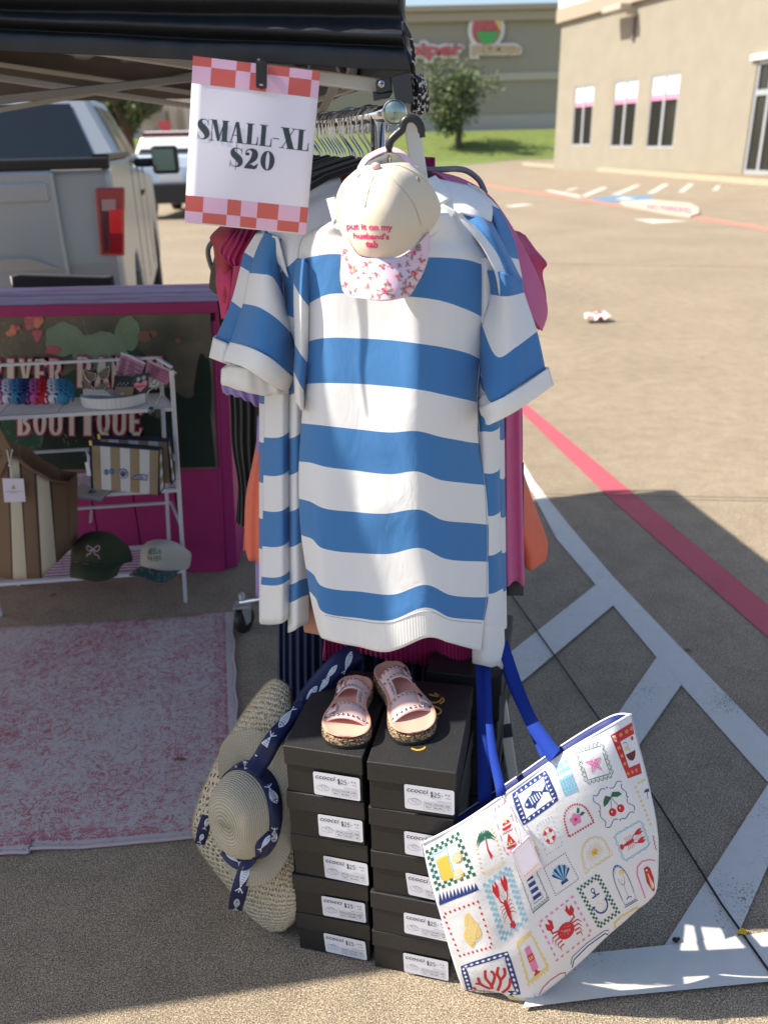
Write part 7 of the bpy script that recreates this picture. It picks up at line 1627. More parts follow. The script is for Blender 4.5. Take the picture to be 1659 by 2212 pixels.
# ================= rug =================
def rug_b(mm, t, b):
    tc = N(t, 'ShaderNodeTexCoord'); mp = N(t, 'ShaderNodeMapping'); t.links.new(tc.outputs['UV'], mp.inputs[0])
    def nz(sc, det, dist, rough=.6, vec=None):
        n = N(t, 'ShaderNodeTexNoise'); n.inputs['Scale'].default_value = sc; n.inputs['Detail'].default_value = det; n.inputs['Distortion'].default_value = dist; n.inputs['Roughness'].default_value = rough
        t.links.new(vec or tc.outputs['UV'], n.inputs['Vector']); return n.outputs[0]
    def mth(op, a, b2=None, c=None):
        n = N(t, 'ShaderNodeMath', operation=op)
        for i, v in enumerate((a, b2, c)):
            if v is None: continue
            if isinstance(v, (int, float)): n.inputs[i].default_value = v
            else: t.links.new(v, n.inputs[i])
        return n.outputs[0]
    a = nz(38, 5, 1.4, .7); v = N(t, 'ShaderNodeTexVoronoi'); v.inputs['Scale'].default_value = 17; v.inputs['Randomness'].default_value = .55
    t.links.new(tc.outputs['UV'], v.inputs['Vector'])
    w = mth('SINE', mth('MULTIPLY', mth('ADD', v.outputs['Distance'], mth('MULTIPLY', a, .18)), 60.0))
    f1 = mth('MULTIPLY_ADD', w, .075, a)
    wear = nz(3.2, 6, .4); fine = nz(170, 2, 0); st = N(t, 'ShaderNodeMapping'); st.inputs['Scale'].default_value = (60, 260, 1); t.links.new(tc.outputs['UV'], st.inputs[0]); thr = nz(1, 2, 0, .5, st.outputs[0])
    x = mth('ADD', f1, mth('MULTIPLY', mth('SUBTRACT', wear, .50), .40)); x = mth('ADD', x, mth('MULTIPLY', mth('SUBTRACT', thr, .5), .42)); x = mth('ADD', x, mth('MULTIPLY', mth('SUBTRACT', fine, .5), .35))
    s = N(t, 'ShaderNodeSeparateXYZ'); t.links.new(tc.outputs['UV'], s.inputs[0])
    ex = mth('MINIMUM', s.outputs[0], s.outputs[1])
    def line(c, w_): return mth('LESS_THAN', mth('ABSOLUTE', mth('SUBTRACT', ex, c)), w_)
    ln = mth('ADD', line(.028, .003), mth('ADD', line(.058, .003), mth('ADD', line(.175, .002), line(.195, .002)))); x = mth('ADD', x, mth('MULTIPLY', ln, .07))
    bd = mth('MULTIPLY', mth('LESS_THAN', ex, .055), .05); x = mth('ADD', x, bd); edge = mth('LESS_THAN', ex, .022); x = mth('SUBTRACT', x, mth('MULTIPLY', edge, .2))
    r = N(t, 'ShaderNodeValToRGB'); e = r.color_ramp.elements; e[0].position = .46; e[0].color = (.45, .41, .40, 1); e[1].position = .66; e[1].color = (.38, .12, .15, 1); q = e.new(.54); q.color = (.40, .26, .265, 1)
    t.links.new(x, r.inputs[0]); t.links.new(r.outputs[0], b.inputs['Base Color'])
    bp = N(t, 'ShaderNodeBump'); bp.inputs['Strength'].default_value = .4; bp.inputs['Distance'].default_value = .002; t.links.new(fine, bp.inputs['Height']); t.links.new(bp.outputs[0], b.inputs['Normal'])
M_rug = mat('rug', (.6, .5, .52), .95, build=rug_b)
rug = thing('area_rug', 'faded pink and cream patterned rug spread on the pavement in the canopy shade', 'rug', G(250, 1600))
tops = [(-500, 1392), (-200, 1372), (0, 1358), (120, 1352), (260, 1343), (400, 1336), (470, 1326), (500, 1325)]
bots = [(-500, 1905), (-200, 1870), (0, 1848), (60, 1846), (75, 1838), (200, 1832), (420, 1812), (520, 1803)]
n, k_ = 70, 40; ptsT = smoothpath([G(*p) for p in tops], n); ptsB = smoothpath([G(*p) for p in bots], n)
vs = []
for j in range(k_+1):
    for i in range(n+1):
        p = ptsT[i].lerp(ptsB[i], j/k_); e = min(j, k_-j, (n-i)*1.0)
        h = .007+.004*max(0, noise.noise(p*6))*(1 if e < 3 else .5)+.0015*noise.noise(p*20)
        if i == n: p = p+Vector((.003*math.sin(j), 0, 0))
        vs.append(Vector((p.x, p.y, max(.003, h))))
me = bpy.data.meshes.new('pile'); me.from_pydata([tuple(v) for v in vs], [], [(j*(n+1)+i, (j+1)*(n+1)+i, (j+1)*(n+1)+i+1, j*(n+1)+i+1) for j in range(k_) for i in range(n)])
uvl = me.uv_layers.new(name='UVMap')
for p in me.polygons:
    for li in p.loop_indices:
        v = vs[me.loops[li].vertex_index]; i = me.loops[li].vertex_index % (n+1); j = me.loops[li].vertex_index//(n+1); tt = j/k_; L_ = (ptsT[i]-ptsB[i]).length
        uvl.data[li].uv = ((ptsT[-1].lerp(ptsB[-1], tt).x-v.x), L_*(1-tt))
o = link(me, 'pile', rug, M_rug, smooth=True, solid=.005)
M_bind = mat('rug_binding', (.55, .42, .42), .9, bump=.6, bs=300)
mb = MB(); mb.tube([v+Vector((0, 0, -.001)) for v in vs[k_*(n+1):]], .0045, 6); mb.tube([vs[j*(n+1)+n]+Vector((.003, 0, -.002)) for j in range(k_+1)], .004, 6); mb.build('binding', M_bind, rug)
lf = G(388, 1642, .014); mb = MB(); mb.add([lf+Vector(v) for v in ((-.02, 0, 0), (-.008, .006, .006), (.012, .006, .003), (.02, .002, .001), (.006, -.004, .002))], [(0, 1, 4), (1, 2, 4), (2, 3, 4)], 0)
tag(mb.build('dry_leaf', mat('dry_leaf', (.16, .09, .05), .8), center=True, solid=.001), 'small brown dry leaf lying on the pink rug', 'leaf')
g = G(1458, 2033, .012); mb = MB(); mb.ball(g+Vector((0, 0, .004)), .007, n=8, sz=.6); mb.ball(g+Vector((.008, .003, .003)), .004, n=6); tag(mb.build('gravel_bit', M_blk, center=True), 'tiny dark stone on the white painted stripe', 'stone')
g = G(1880*.8525, 2362*.8525, .02); mb = MB(); mb.add([g+Vector(v) for v in ((-.015, 0, 0), (0, .008, .004), (.015, .004, 0), (.004, -.008, .002))], [(0, 1, 2, 3)], 0); tag(mb.build('yellow_leaf', mat('leaf_yellow', (.65, .42, .03), .7), center=True, solid=.001), 'small yellow leaf by the dark joint on the white stripe', 'leaf')
# ================= pink counter =================
M_pink = mat('magenta_wood', (.34, .012, .13), .6, var=.12, vs=8, bump=.3, bs=60); M_lav = mat('lavender_planks', (.46, .33, .56), .7, bump=.4, bs=80)
def plank_b(mm, t, b):
    tc = N(t, 'ShaderNodeTexCoord'); mp = N(t, 'ShaderNodeMapping'); mp.inputs['Scale'].default_value = (3, 60, 60); t.links.new(tc.outputs['Object'], mp.inputs[0])
    n = N(t, 'ShaderNodeTexNoise'); n.inputs['Scale'].default_value = 1; n.inputs['Detail'].default_value = 5; t.links.new(mp.outputs[0], n.inputs['Vector'])
    r = N(t, 'ShaderNodeValToRGB'); e = r.color_ramp.elements; e[0].position = .40; e[0].color = (.34, .05, .20, 1); e[1].position = .47; e[1].color = (.56, .42, .60, 1)
    t.links.new(n.outputs[0], r.inputs[0]); t.links.new(r.outputs[0], b.inputs['Base Color'])
M_plank = mat('worn_lavender', (.46, .33, .56), .75, build=plank_b)
cnt = thing('pink_counter', 'magenta wooden counter with worn lavender plank top and a glass cactus sign on front', 'counter', G(240, 1230))
n0 = G(490, 1225); tr = P(462, 662, 3.05); Yc = 3.06
fl = lambda x, y: P(x, y, Yc)
tz = tr.z
# carcass
A0 = Vector((-2.2, Yc, 0)); B0 = Vector((n0.x, Yc, 0)); B1 = Vector((tr.x, Yc, tz)); A1 = Vector((-2.2, Yc, tz)); bk = Vector((0, .45, 0))
mb = MB(); mb.hexa([A0, B0, B0+bk, A0+bk], [A1, B1-Vector((.0, 0, 0)), B1+bk, A1+bk]); mb.build('carcass', mat('counter_inside', (.10, .004, .04), .8), cnt)
mb = MB(); x = B0.x; k = 0
while x > -2.2:
    w_ = .165; xa = max(-2.2, x-w_+.004); sh_ = (B1.x-B0.x); mb.hexa([Vector((xa, Yc-.02, .0)), Vector((x, Yc-.02, .0)), Vector((x, Yc-.001, .0)), Vector((xa, Yc-.001, .0))], [Vector((xa+sh_*(k == 0), Yc-.02, tz-.05)), Vector((x+sh_*(k == 0), Yc-.02, tz-.05)), Vector((x+sh_*(k == 0), Yc-.001, tz-.05)), Vector((xa+sh_*(k == 0), Yc-.001, tz-.05))]); x -= w_; k += 1
mb.build('front_boards', M_pink, cnt, bevel=.003)
mb = MB(); mb.hexa([B0+Vector((.001, 0, 0)), B0+Vector((.045, .02, 0)), B0+bk+Vector((.045, 0, 0)), B0+bk+Vector((.001, 0, 0))], [B1+Vector((.001, 0, 0)), B1+Vector((.035, .02, 0)), B1+bk+Vector((.035, 0, 0)), B1+bk+Vector((.001, 0, 0))]); mb.build('side_board', M_pink, cnt, bevel=.003)
mb = MB()
for k in range(4): mb.box(((-2.2+tr.x+.02)/2, Yc+.02+k*.112, tz+.012-(k % 2)*.003), (tr.x+2.22+.02-.01*(k % 3), .096, .024))
mb.build('top_planks', M_plank, cnt, bevel=.004)
mb = MB(); mb.box(((-2.2+tr.x+.02)/2, Yc-.04, tz+.004), (tr.x+2.22+.03, .02, .04)); mb.build('top_trim', M_pink, cnt, bevel=.003)
# glass sign with cactus picture
sgn = [r4(-350, 372), r4(1425, 362), r4(1475, 1440), r4(-350, 1480)]
Ys = Yc-.035
SQ = [P(*p, Ys) for p in sgn]
def cact(mm, t, b):
    tc = N(t, 'ShaderNodeTexCoord'); s = N(t, 'ShaderNodeSeparateXYZ'); t.links.new(tc.outputs['Object'], s.inputs[0])
    n = N(t, 'ShaderNodeTexNoise'); n.inputs['Scale'].default_value = 4.5; n.inputs['Detail'].default_value = 6; t.links.new(tc.outputs['Object'], n.inputs['Vector'])
    r = N(t, 'ShaderNodeValToRGB'); e = r.color_ramp.elements; e[0].position = .35; e[0].color = (.045, .06, .045, 1); e[1].position = .7; e[1].color = (.17, .135, .10, 1)
    t.links.new(n.outputs[0], r.inputs[0]); t.links.new(r.outputs[0], b.inputs['Base Color'])
M_pic = mat('picture_ground', (.1, .1, .08), .2, spec=.45, build=cact)
mb = MB(); mb.hexa([SQ[3], SQ[2], SQ[2]+Vector((0, .012, 0)), SQ[3]+Vector((0, .012, 0))], [SQ[0], SQ[1], SQ[1]+Vector((0, .012, 0)), SQ[0]+Vector((0, .012, 0))]); sp = mb.build('sign_panel', M_pic, cnt)
M_c1 = mat('cactus_green', (.19, .27, .17), .4, var=.25, vs=12, spec=.2); M_c2 = mat('cactus_dark', (.022, .075, .05), .4, var=.3, vs=12, spec=.2); M_c3 = mat('cactus_deep', (.010, .026, .020), .4, var=.3, vs=10, spec=.2); M_of = mat('bloom_orange', (.62, .20, .11), .4, var=.3, vs=40); M_of2 = mat('bloom_pink', (.45, .09, .12), .4, var=.3, vs=30); M_sp = mat('spines', (.42, .40, .28), .4)
hp = lambda x, y: (P(x, y, Ys), Vector((0, -1, 0)))
d = Decal(hp, lambda u, v: r4(u, v), .0012)
rnd = random.Random(4)
def blob(cx, cy, rx, ry, m, lay, wob=.08):
    d.poly([(cx+rx*math.cos(a*.314)*(1+wob*math.sin(a*1.7+cx)), cy+ry*math.sin(a*.314)*(1+wob*math.cos(a*2.1+cy))) for a in range(20)], m, lay)
d.poly([(-330, 1460)]+[(x_, 900+45*math.sin(x_*.011)+25*math.sin(x_*.031)) for x_ in range(-330, 1441, 60)]+[(1465, 1425)], M_c3, .8); blob(300, 1100, 420, 300, M_c3, 1); blob(900, 1250, 380, 220, M_c3, 1.2); blob(1380, 900, 60, 240, M_c3, 1)
blob(150, 1180, 150, 200, M_c2, 2); blob(800, 780, 210, 190, M_c2, 2); blob(440, 560, 130, 115, M_c1, 2.4); blob(690, 640, 190, 130, M_c1, 3); blob(870, 520, 85, 120, M_c1, 2.2); blob(-100, 800, 120, 200, M_c2, 2); blob(560, 900, 200, 130, M_c2, 1.6); blob(150, 1300, 120, 80, M_c2, 3); blob(720, 1330, 150, 90, M_c2, 2.6)
for cx, cy, r_ in ((225, 440, 95), (95, 500, 60), (255, 530, 55), (365, 630, 60)):
    for k in range(14):
        a = rnd.uniform(0, 6.28); q = rnd.uniform(0, r_*.6); d.ell(cx+q*math.cos(a), cy+q*math.sin(a)*.8, r_*.42, r_*.3, M_of if rnd.random() < .6 and r_ > 56 else M_of2, 8, rot=rnd.uniform(0, 3), lay=3.4+k*.1)
for cx, cy, r_ in ((985, 540, 50), (1040, 520, 30), (1210, 570, 22)): d.ell(cx, cy, r_, r_*.8, mat('bloom_dim', (.22, .09, .06), .4), 9, lay=3.4)
for k in range(150):
    cx, cy = rnd.uniform(0, 960), rnd.uniform(440, 1340); a = rnd.uniform(-2.6, -.5); q = rnd.uniform(15, 42); d.stroke([(cx, cy), (cx+q*math.cos(a), cy+q*math.sin(a))], 1.6, M_sp, lay=5)
d.build('cactus_picture', sp)
d = Decal(hp, None, .0014); M_lc = mat('letter_cream', (.62, .56, .45), .5); M_lm = mat('letter_magenta', (.55, .02, .15), .5)
def western(ch):
    """narrow western slab letters: list of polygons on the unit box (y down)"""
    L = {'I': [sq(.25, 0, .75, 1)], 'T': [sq(.34, 0, .66, 1), sq(0, 0, 1, .12), sq(0, 0, .16, .24), sq(.84, 0, 1, .24)], 'E': [sq(.08, 0, .42, 1), sq(.08, 0, .95, .11), sq(.08, .89, .95, 1), sq(.4, .44, .75, .56), sq(.82, 0, .95, .24), sq(.82, .76, .95, 1)],
         'V': [[(.0, 0), (.36, 0), (.58, .85), (.42, 1)], [(.68, 0), (1, 0), (.58, 1), (.42, 1)]], 'N': [sq(.03, 0, .3, 1), sq(.74, 0, .97, 1), [(.03, 0), (.35, 0), (.97, 1), (.7, 1)]], 'H': [sq(.03, 0, .36, 1), sq(.64, 0, .97, 1), sq(.3, .44, .7, .56)],
         'A': [[(.34, 0), (.62, 0), (.34, 1), (.02, 1)], [(.38, 0), (.66, 0), (.98, 1), (.66, 1)], sq(.28, .6, .72, .7)]}
    if ch in L: return L[ch]
    def ring(a0, a1, cx=.5, rx=.47, w_=.3, cy=.5, ry=.5, n=16):
        o_ = arc(cx, cy, rx, ry, a0, a1, n); i_ = arc(cx, cy, rx-w_, ry-.1, a0, a1, n); return [[o_[k], o_[k+1], i_[k+1], i_[k]] for k in range(n)]
    if ch == 'O': return ring(0, 360)
    if ch == 'Q': return ring(0, 360)+[[(.5, .75), (.7, .75), (.95, 1.08), (.72, 1.08)]]
    if ch == 'C': return ring(40, 320)
    if ch == 'U': return [sq(.03, 0, .35, .7), sq(.68, 0, .97, .7)]+ring(180, 360, .5, .47, .3, .7, .3)
    if ch == 'B': return [sq(.05, 0, .38, 1)]+ring(-90, 90, .42, .48, .3, .26, .26)+ring(-90, 90, .42, .55, .3, .74, .26)
    if ch == 'R': return [sq(.05, 0, .38, 1)]+ring(-90, 90, .42, .52, .3, .27, .27)+[[(.42, .5), (.66, .5), (1, 1), (.68, 1)]]
    return [sq(0, 0, 1, 1)]
def wline(txt, x0, x1, y0, y1, gap):
    n_ = len(txt); W_ = (x1-x0-gap*(n_-1))/n_
    for i, ch in enumerate(txt):
        if ch == ' ': continue
        a = x0+i*(W_+gap)
        for p in western(ch):
            q = [(a+u*W_, y0+v*(y1-y0)) for u, v in p]; cx = sum(z_[0] for z_ in q)/len(q); cy = sum(z_[1] for z_ in q)/len(q)
            g_ = [(x_+(9 if x_ > cx else -9), y_+(9 if y_ > cy else -9)) for x_, y_ in q]
            d.M = r4; d.poly(g_, M_lm, 6); d.poly(q, M_lc, 9)
wline('RIVER', -60, 430, 690, 880, 14); wline('RANCH', 530, 1108, 675, 880, 14); wline('BOUTIQUE', 128, 972, 1020, 1205, 14)
d.build('sign_lettering', sp)
mb = MB(); mb.hexa([SQ[0]+Vector((0, -.001, -.012)), SQ[1]+Vector((0, -.001, -.012)), SQ[1]+Vector((0, .013, -.012)), SQ[0]+Vector((0, .013, -.012))], [SQ[0]+Vector((0, -.001, .008)), SQ[1]+Vector((0, -.001, .008)), SQ[1]+Vector((0, .013, .008)), SQ[0]+Vector((0, .013, .008))]); mb.build('sign_frame', M_black, sp)
# black folding chair behind the counter
ch = thing('folding_chair', 'black folding camp chair back just visible behind the counter top', 'chair', P(135, 650, 4.1)*1.0-Vector((0, 0, P(135, 650, 4.1).z)))
q = [P(*r4(*p), 4.05) for p in [(80, 130), (130, 118), (700, 135), (760, 130), (762, 360), (80, 360)]]
mb = MB(); mb.prism(q, (0, .03, 0)); mb.build('backrest', mat('chair_fabric', (.022, .022, .03), .8, bump=.5, bs=60), ch, bevel=.008)
mb = MB()
for (x, y) in ((85, 130), (755, 130)):
    p = P(*r4(x, y), 4.07); mb.tube([p, Vector((p.x, p.y, .0))], .012, 8)
mb.build('leg', M_black, ch)
p = P(*r4(420, 360), 4.0); mb = MB(); mb.box((p.x, 3.85, .45), (.5, .42, .03)); mb.build('seat', M_black, ch, bevel=.01)
# ================= white shelf =================
shf = thing('plant_stand', 'white metal three tier display shelf in front of the pink counter', 'shelf', G(200, 1320))
M_shw = mat('white_enamel', (.62, .63, .67), .35, spec=.5)
FR = G(402, 1300); FL = G(4, 1330); tR = P(371, 800, 2.62)
fx = (FR-FL).normalized(); fy = Vector((-fx.y, fx.x, 0)); Wsh = (FR-FL).length; lean = (tR-FR); lean = fy*lean.dot(fy)+Vector((0, 0, lean.z))
FRt = tR; FLt = FL+lean+ (tR-FR-lean)*-0
BR0 = FR+fy*.24-fx*.085; BL0 = FL+fy*.24
for a, b2 in ((FR, FRt), (FL, FLt)): mb = MB(); mb.beam(a, b2, .013, .013, up=Vector((0, 1, 0))); mb.build('front_leg', M_shw, shf, bevel=.002)
for a, b2 in ((BR0, FRt+fy*.13-fx*.05), (BL0, FLt+fy*.13)): mb = MB(); mb.beam(a, b2, .012, .012, up=Vector((0, 1, 0))); mb.build('back_leg', M_shw, shf, bevel=.002)
# right side tips: the side frame is seen edge on, pale
def zfrac(z): return (z-FR.z)/(FRt.z-FR.z)
def lev(z, depth):
    t_ = zfrac(z); return FL.lerp(FLt, t_), FR.lerp(FRt, t_)
zs = [P(200, 1249, FR.y-.02).z, P(200, 1070, FR.y-.07).z, P(200, 887, FR.y-.12).z]
zs = [.135, .44, .755]
zs = [G(400, 1300).z+ (lambda y, k: 0)(0, 0)+z for z in zs]
def solve(y_pic, x_pic):           # height on the right front leg that projects to picture row y
    lo, hi = 0.0, 1.2
    for _ in range(40):
        md = (lo+hi)/2; p = FR.lerp(FRt, zfrac(md)) ; v = p-EYE; yy = 1106-FPX*v.dot(UPV)/v.dot(FWD)
        if yy > y_pic: lo = md
        else: hi = md
    return md
zs = [solve(1233, 0), solve(1058, 0), solve(883, 0)]
dep = [.235, .21, .18]
for z, dp in zip(zs, dep):
    a, b2 = lev(z, dp); t_ = MB(); 
    t_.beam(a, b2, .012, .012); t_.beam(a+fy*dp, b2+fy*dp-fx*.062, .010, .010); t_.beam(a, a+fy*dp, .010, .010); t_.beam(b2, b2+fy*dp-fx*.062, .010, .010)
    nw = 10
    for k in range(1, nw): t_.beam(a+fy*(dp*k/nw), b2+fy*(dp*k/nw)-fx*.062*k/nw, .0045, .004)
    for k in (1, 2, 3): t_.beam(a.lerp(b2, k/4), a.lerp(b2, k/4)+fy*dp, .004, .003)
    t_.build('shelf', M_shw, shf)
for yy, dp in ((1138, .235), (1000, .20), (793, .14)):
    z = solve(yy, 0); a, b2 = lev(z, dp); mb = MB(); mb.beam(a+fy*dp, b2+fy*dp-fx*.062, .012, .008); mb.beam(b2, b2+fy*dp-fx*.062, .008, .008); mb.build('back_rail', M_shw, shf)
def on(z, x, y): # picture point on the shelf level
    return G(x, y, z)
S1, S2, S3 = zs[0]+.007, zs[1]+.007, zs[2]+.007
# --- top shelf: crocheted headbands ---
cols_ = [((.50, .55, .70), 'white'), ((.05, .20, .42), 'blue'), ((.02, .03, .14), 'navy'), ((.50, .08, .30), 'pink'), ((.52, .01, .03), 'red'), ((.60, .62, .72), 'white'), ((.04, .22, .42), 'turquoise')]
xs0 = [(-10, .3), (38, 0), (75, 0), (112, 0), (150, 0), (190, 0), (232, 0)]
order = [3, 5, 1, 2, 3, 4, 5, 6]
nm_ = ['pink', 'white', 'light blue', 'navy', 'rose pink', 'red', 'white', 'turquoise']
cvals = [(.5, .08, .30), (.62, .64, .74), (.05, .22, .42), (.02, .04, .17), (.50, .10, .32), (.55, .01, .02), (.62, .64, .74), (.04, .24, .44)]
pl_ = ['leftmost, at the frame edge', 'between pink and light blue', 'between white and navy', 'fourth from the left', 'between navy and red', 'sixth from the left', 'between red and turquoise', 'nearest the white tray']
for i in range(8):
    x0, x1 = -35+i*62, 75+i*62
    top_ = r4(x0-10, 905-(i > 4)*30); 
    o = thing('crochet_headband', '%s crocheted headband folded on the top shelf, %s' % (nm_[i], pl_[i]), 'headband', on(S3, *r4(x0+40, 1030)), 'crocheted headbands folded on the top shelf')
    mt = mat('yarn_%d' % i, cvals[i], .9, bump=.5, bs=200); rnd = random.Random(i+40); mb = MB()
    a = on(S3, *r4(x0+48, 1040)); b2 = a+fy*.15; core = MB(); cpts = []
    for k in range(9):
        t_ = k/8; cpts.append(a.lerp(b2, t_)+fx*(-.03*t_)+Vector((0, 0, .020+.034*math.sin(math.pi*(.12+.7*t_)))))
    core.tube(cpts, [.012+.010*math.sin(math.pi*min(1, .25+k/8*.7)) for k in range(9)], 10); core.build('fold', mt, o)
    for s in range(7):                     # net of yarn wrapped over the soft roll
        for dr_ in (-1, 1):
            pts = []
            for k in range(25):
                t_ = k/24; q_ = t_*8; i0 = min(int(q_), 7); c = cpts[i0].lerp(cpts[i0+1], q_-i0); rr_ = .014+.012*math.sin(math.pi*min(1, .25+t_*.7))
                an = math.pi*(s/6)+dr_*.42*math.sin(t_*26+s*.9)
                pts.append(c+fx*(rr_*1.25*math.cos(an))+Vector((0, -.25*rr_*math.sin(an), rr_*1.2*math.sin(an))))
            mb.tube(pts, .0031, 5, cap=False)
    mb.build('knit', mt, o)
# tray with ribbed side
tc_ = on(S3, *r4(775, 1010))+fy*.01; 
tray = thing('ribbed_tray', 'white oval ribbed tray full of sunglasses and jewellery cards on the top shelf', 'tray', tc_)
M_cer = mat('white_ceramic', (.62, .63, .65), .35, spec=.5); n = 132; mb = MB(); vs = []
rx_, ry_ = .102, .062
for (sc2, z, rb_) in ((.93, .0, 0), (.985, .004, 1), (1.02, .034, 1), (1.025, .038, 0), (.99, .038, 0), (.95, .01, 0), (.0, .008, 0)):
    for k in range(n):
        a = 2*math.pi*k/n; q = sc2*(1+.014*rb_*(k % 3 == 0)); vs.append(tc_+fx*(rx_*q*math.cos(a))+fy*(ry_*q*math.sin(a)*1.0)+Vector((0, 0, z)))
mb.add(vs, [(j*n+k, j*n+(k+1) % n, (j+1)*n+(k+1) % n, (j+1)*n+k) for j in range(6) for k in range(n)], 0, False); mb.build('body', M_cer, tray)
YT = tc_.y
def sunglasses(lab, cx, cy, Y, sc2, rot, z0=0):
    o = thing('sunglasses', lab, 'sunglasses', P(*r4(cx, cy), Y), 'rhinestone sunglasses piled in the tray')
    mbf = MB(); mbl = MB(); mbs = MB(); c_, s_ = math.cos(R(rot)), math.sin(R(rot))
    def Q(x, y, dy=0): X = x*c_-y*s_; Y_ = x*s_+y*c_; return P(*r4(cx+X*sc2, cy+Y_*sc2), Y+dy)
    for sx in (-1, 1):
        ol = [(sx*12, -8), (sx*50, -26), (sx*92, -48), (sx*88, -8), (sx*72, 28), (sx*40, 36), (sx*16, 20)]
        p3 = smoothpath([Q(*p) for p in ol], 24, True); mbf.tube(p3, .0032, 6, closed=True); mbl.prism(p3, (0, .001, 0))
        for k in range(0, 24): mbs.ball(p3[k]+Vector((0, -.0036, 0)), .0018, n=6)
        mbf.tube([Q(sx*90, -40), Q(sx*94, -36, .05), Q(sx*90, -20, .11)], .0022, 6)
    mbf.tube([Q(-12, -6), Q(0, -12), Q(12, -6)], .0028, 6)
    mbf.build('frame', M_black, o); mbl.build('lens', mat('lens_dark', (.03, .02, .022), .05, spec=.8), o); mbs.build('rhinestones', mat('rhinestone', (.8, .8, .84), .1, .6), o)
sunglasses('black rhinestone cat eye sunglasses on top of the tray pile', 665, 800, YT-.035, .92, -8)
sunglasses('black rhinestone sunglasses lowest in the tray, below the other pair', 640, 890, YT-.03, .9, 8)
def card(name, lab, cat, q, Y, mt, par=None, thk=.0015, lean=.02, grp=None):
    p = [P(*r4(*a), Y+(lean if i < 2 else 0)) for i, a in enumerate(q)]
    nn = (p[1]-p[0]).cross(p[3]-p[0]).normalized(); nn = nn if nn.y > 0 else -nn
    o = thing(name, lab, cat, sum(p, Vector())/4, grp); mb = MB(); mb.prism(p, nn*thk); mb.build('card', mt, o)
    n2 = -nn; f = lambda u, v: ((p[0].lerp(p[1], u)).lerp(p[3].lerp(p[2], u), v), n2); return o, Decal(f, None, .0006)
M_cb = mat('card_black', (.02, .02, .021), .5); M_pk = mat('packet_pink', (.46, .16, .24), .3, var=.2, vs=40, spec=.6)
for i, (q, Y, lb) in enumerate((([(820, 665), (905, 690), (870, 820), (795, 800)], YT+.03, 'tallest, back left'), ([(870, 680), (985, 735), (940, 850), (840, 830)], YT+.02, 'middle one'), ([(1000, 710), (1195, 795), (1130, 870), (985, 800)], YT+.01, 'rightmost, over the tray edge'))):
    o, d = card('foil_packet', 'pink striped packet in clear film standing in the tray, %s' % lb, 'packet', q, Y, M_pk, grp='pink packets standing in the tray')
    for k in range(4): d.stroke([(.1, .15+.22*k), (.9, .2+.22*k)], .05, mat('packet_line', (.2, .03, .08), .4), asp=1); d.text('love', .2, .2+.22*k, .5, .32+.22*k, mat('packet_text', (.03, .01, .02), .5), .02, lay=2)
    d.grid(0, -.12, 1, 0, mat('film', (.6, .52, .55), .15, spec=.8)); d.build('packet_print', o)
for i, (q, Y, lb) in enumerate((([(778, 805), (905, 815), (895, 915), (768, 905)], YT-.005, 'black jewellery card with small silver studs in the tray'), ([(905, 805), (1015, 785), (1005, 925), (900, 940)], YT-.012, 'black jewellery card with a pink heart earring in the tray'))):
    o, d = card('earring_card', lb, 'earring card', q, Y, M_cb)
    if i == 0:
        for k in range(6): d.ell(.25+.1*k, .55+.06*((-1)**k), .03, .035, mat('silver', (.6, .6, .6), .3, .7), 6)
    else:
        for a, b2 in ((.35, .25), (.68, .22)): d.ell(a, b2, .13, .11, mat('pearl_grey', (.35, .35, .4), .3), 10)
        hp_s = [(.5, .9), (.1, .6), (.08, .45), (.28, .36), (.5, .48), (.72, .34), (.92, .42), (.9, .6)]; d.poly(hp_s, mat('heart_pink', (.7, .22, .26), .4), 1); d.text('happy', .2, .55, .8, .68, K_b, .02, lay=2)
    d.build('jewellery', o)
o, d = card('earring_card', 'brown kraft card with a tiny blue star in the front of the tray', 'earring card', [(785, 882), (912, 884), (900, 945), (772, 942)], YT-.03, mat('kraft', (.28, .19, .12), .8)); 
for k in range(4): d.ell(.45+.06*math.cos(k*1.57), .8+.1*math.sin(k*1.57), .05, .06, K_lb, 6)
d.build('jewellery', o)
o, d = card('earring_card', 'white card with a small green motif at the right of the tray', 'earring card', [(1030, 800), (1092, 808), (1062, 900), (1012, 880)], YT-.0, mat('card_white', (.6, .6, .56), .6)); d.stroke(arc(.5, .5, .3, .25, 0, 360, 12), .1, K_g); d.ell(.5, .5, .15, .15, K_r); d.build('jewellery', o)
o, d = card('price_tag', 'bunch of white paper price tags in the front left of the tray', 'price tag', [(560, 880), (690, 890), (760, 945), (570, 935)], YT-.045, mat('tag_paper', (.58, .56, .55), .7)); 
for k in range(5): d.stroke([(.05+.18*k, .2), (.15+.18*k, .9)], .05, M_line, asp=2)
d.build('tag_lines', o)
# earrings hanging over the tray edge
er = thing('hoop_earrings', 'grey beaded hoop earrings with teardrop ends hanging over the tray edge', 'earrings', P(*r4(1060, 950), YT-.075)); mb = MB(); Ye = YT-.078
mb.tube(smoothpath([P(*r4(*p), Ye) for p in [(1000, 950), (1012, 910), (1060, 885), (1105, 875), (1110, 900), (1085, 960), (1058, 1010), (1040, 1020)]], 26), .0026, 6); mb.tube(smoothpath([P(*r4(*p), Ye) for p in [(1000, 930), (1010, 975), (1040, 1010), (1035, 1040)]], 16), .002, 6)
mb.build('hoop', mat('bead_grey', (.30, .30, .27), .3, .6), er); mb = MB(); c = P(*r4(1030, 1050), Ye); mb.ball(c, .012, n=12, sz=1.4); mb.build('drop', mat('drop_grey', (.10, .12, .15), .2, .7), er); mb = MB(); c = P(*r4(1075, 1065), Ye); mb.box(c, (.018, .003, .028)); mb.build('tag', M_cb, er)
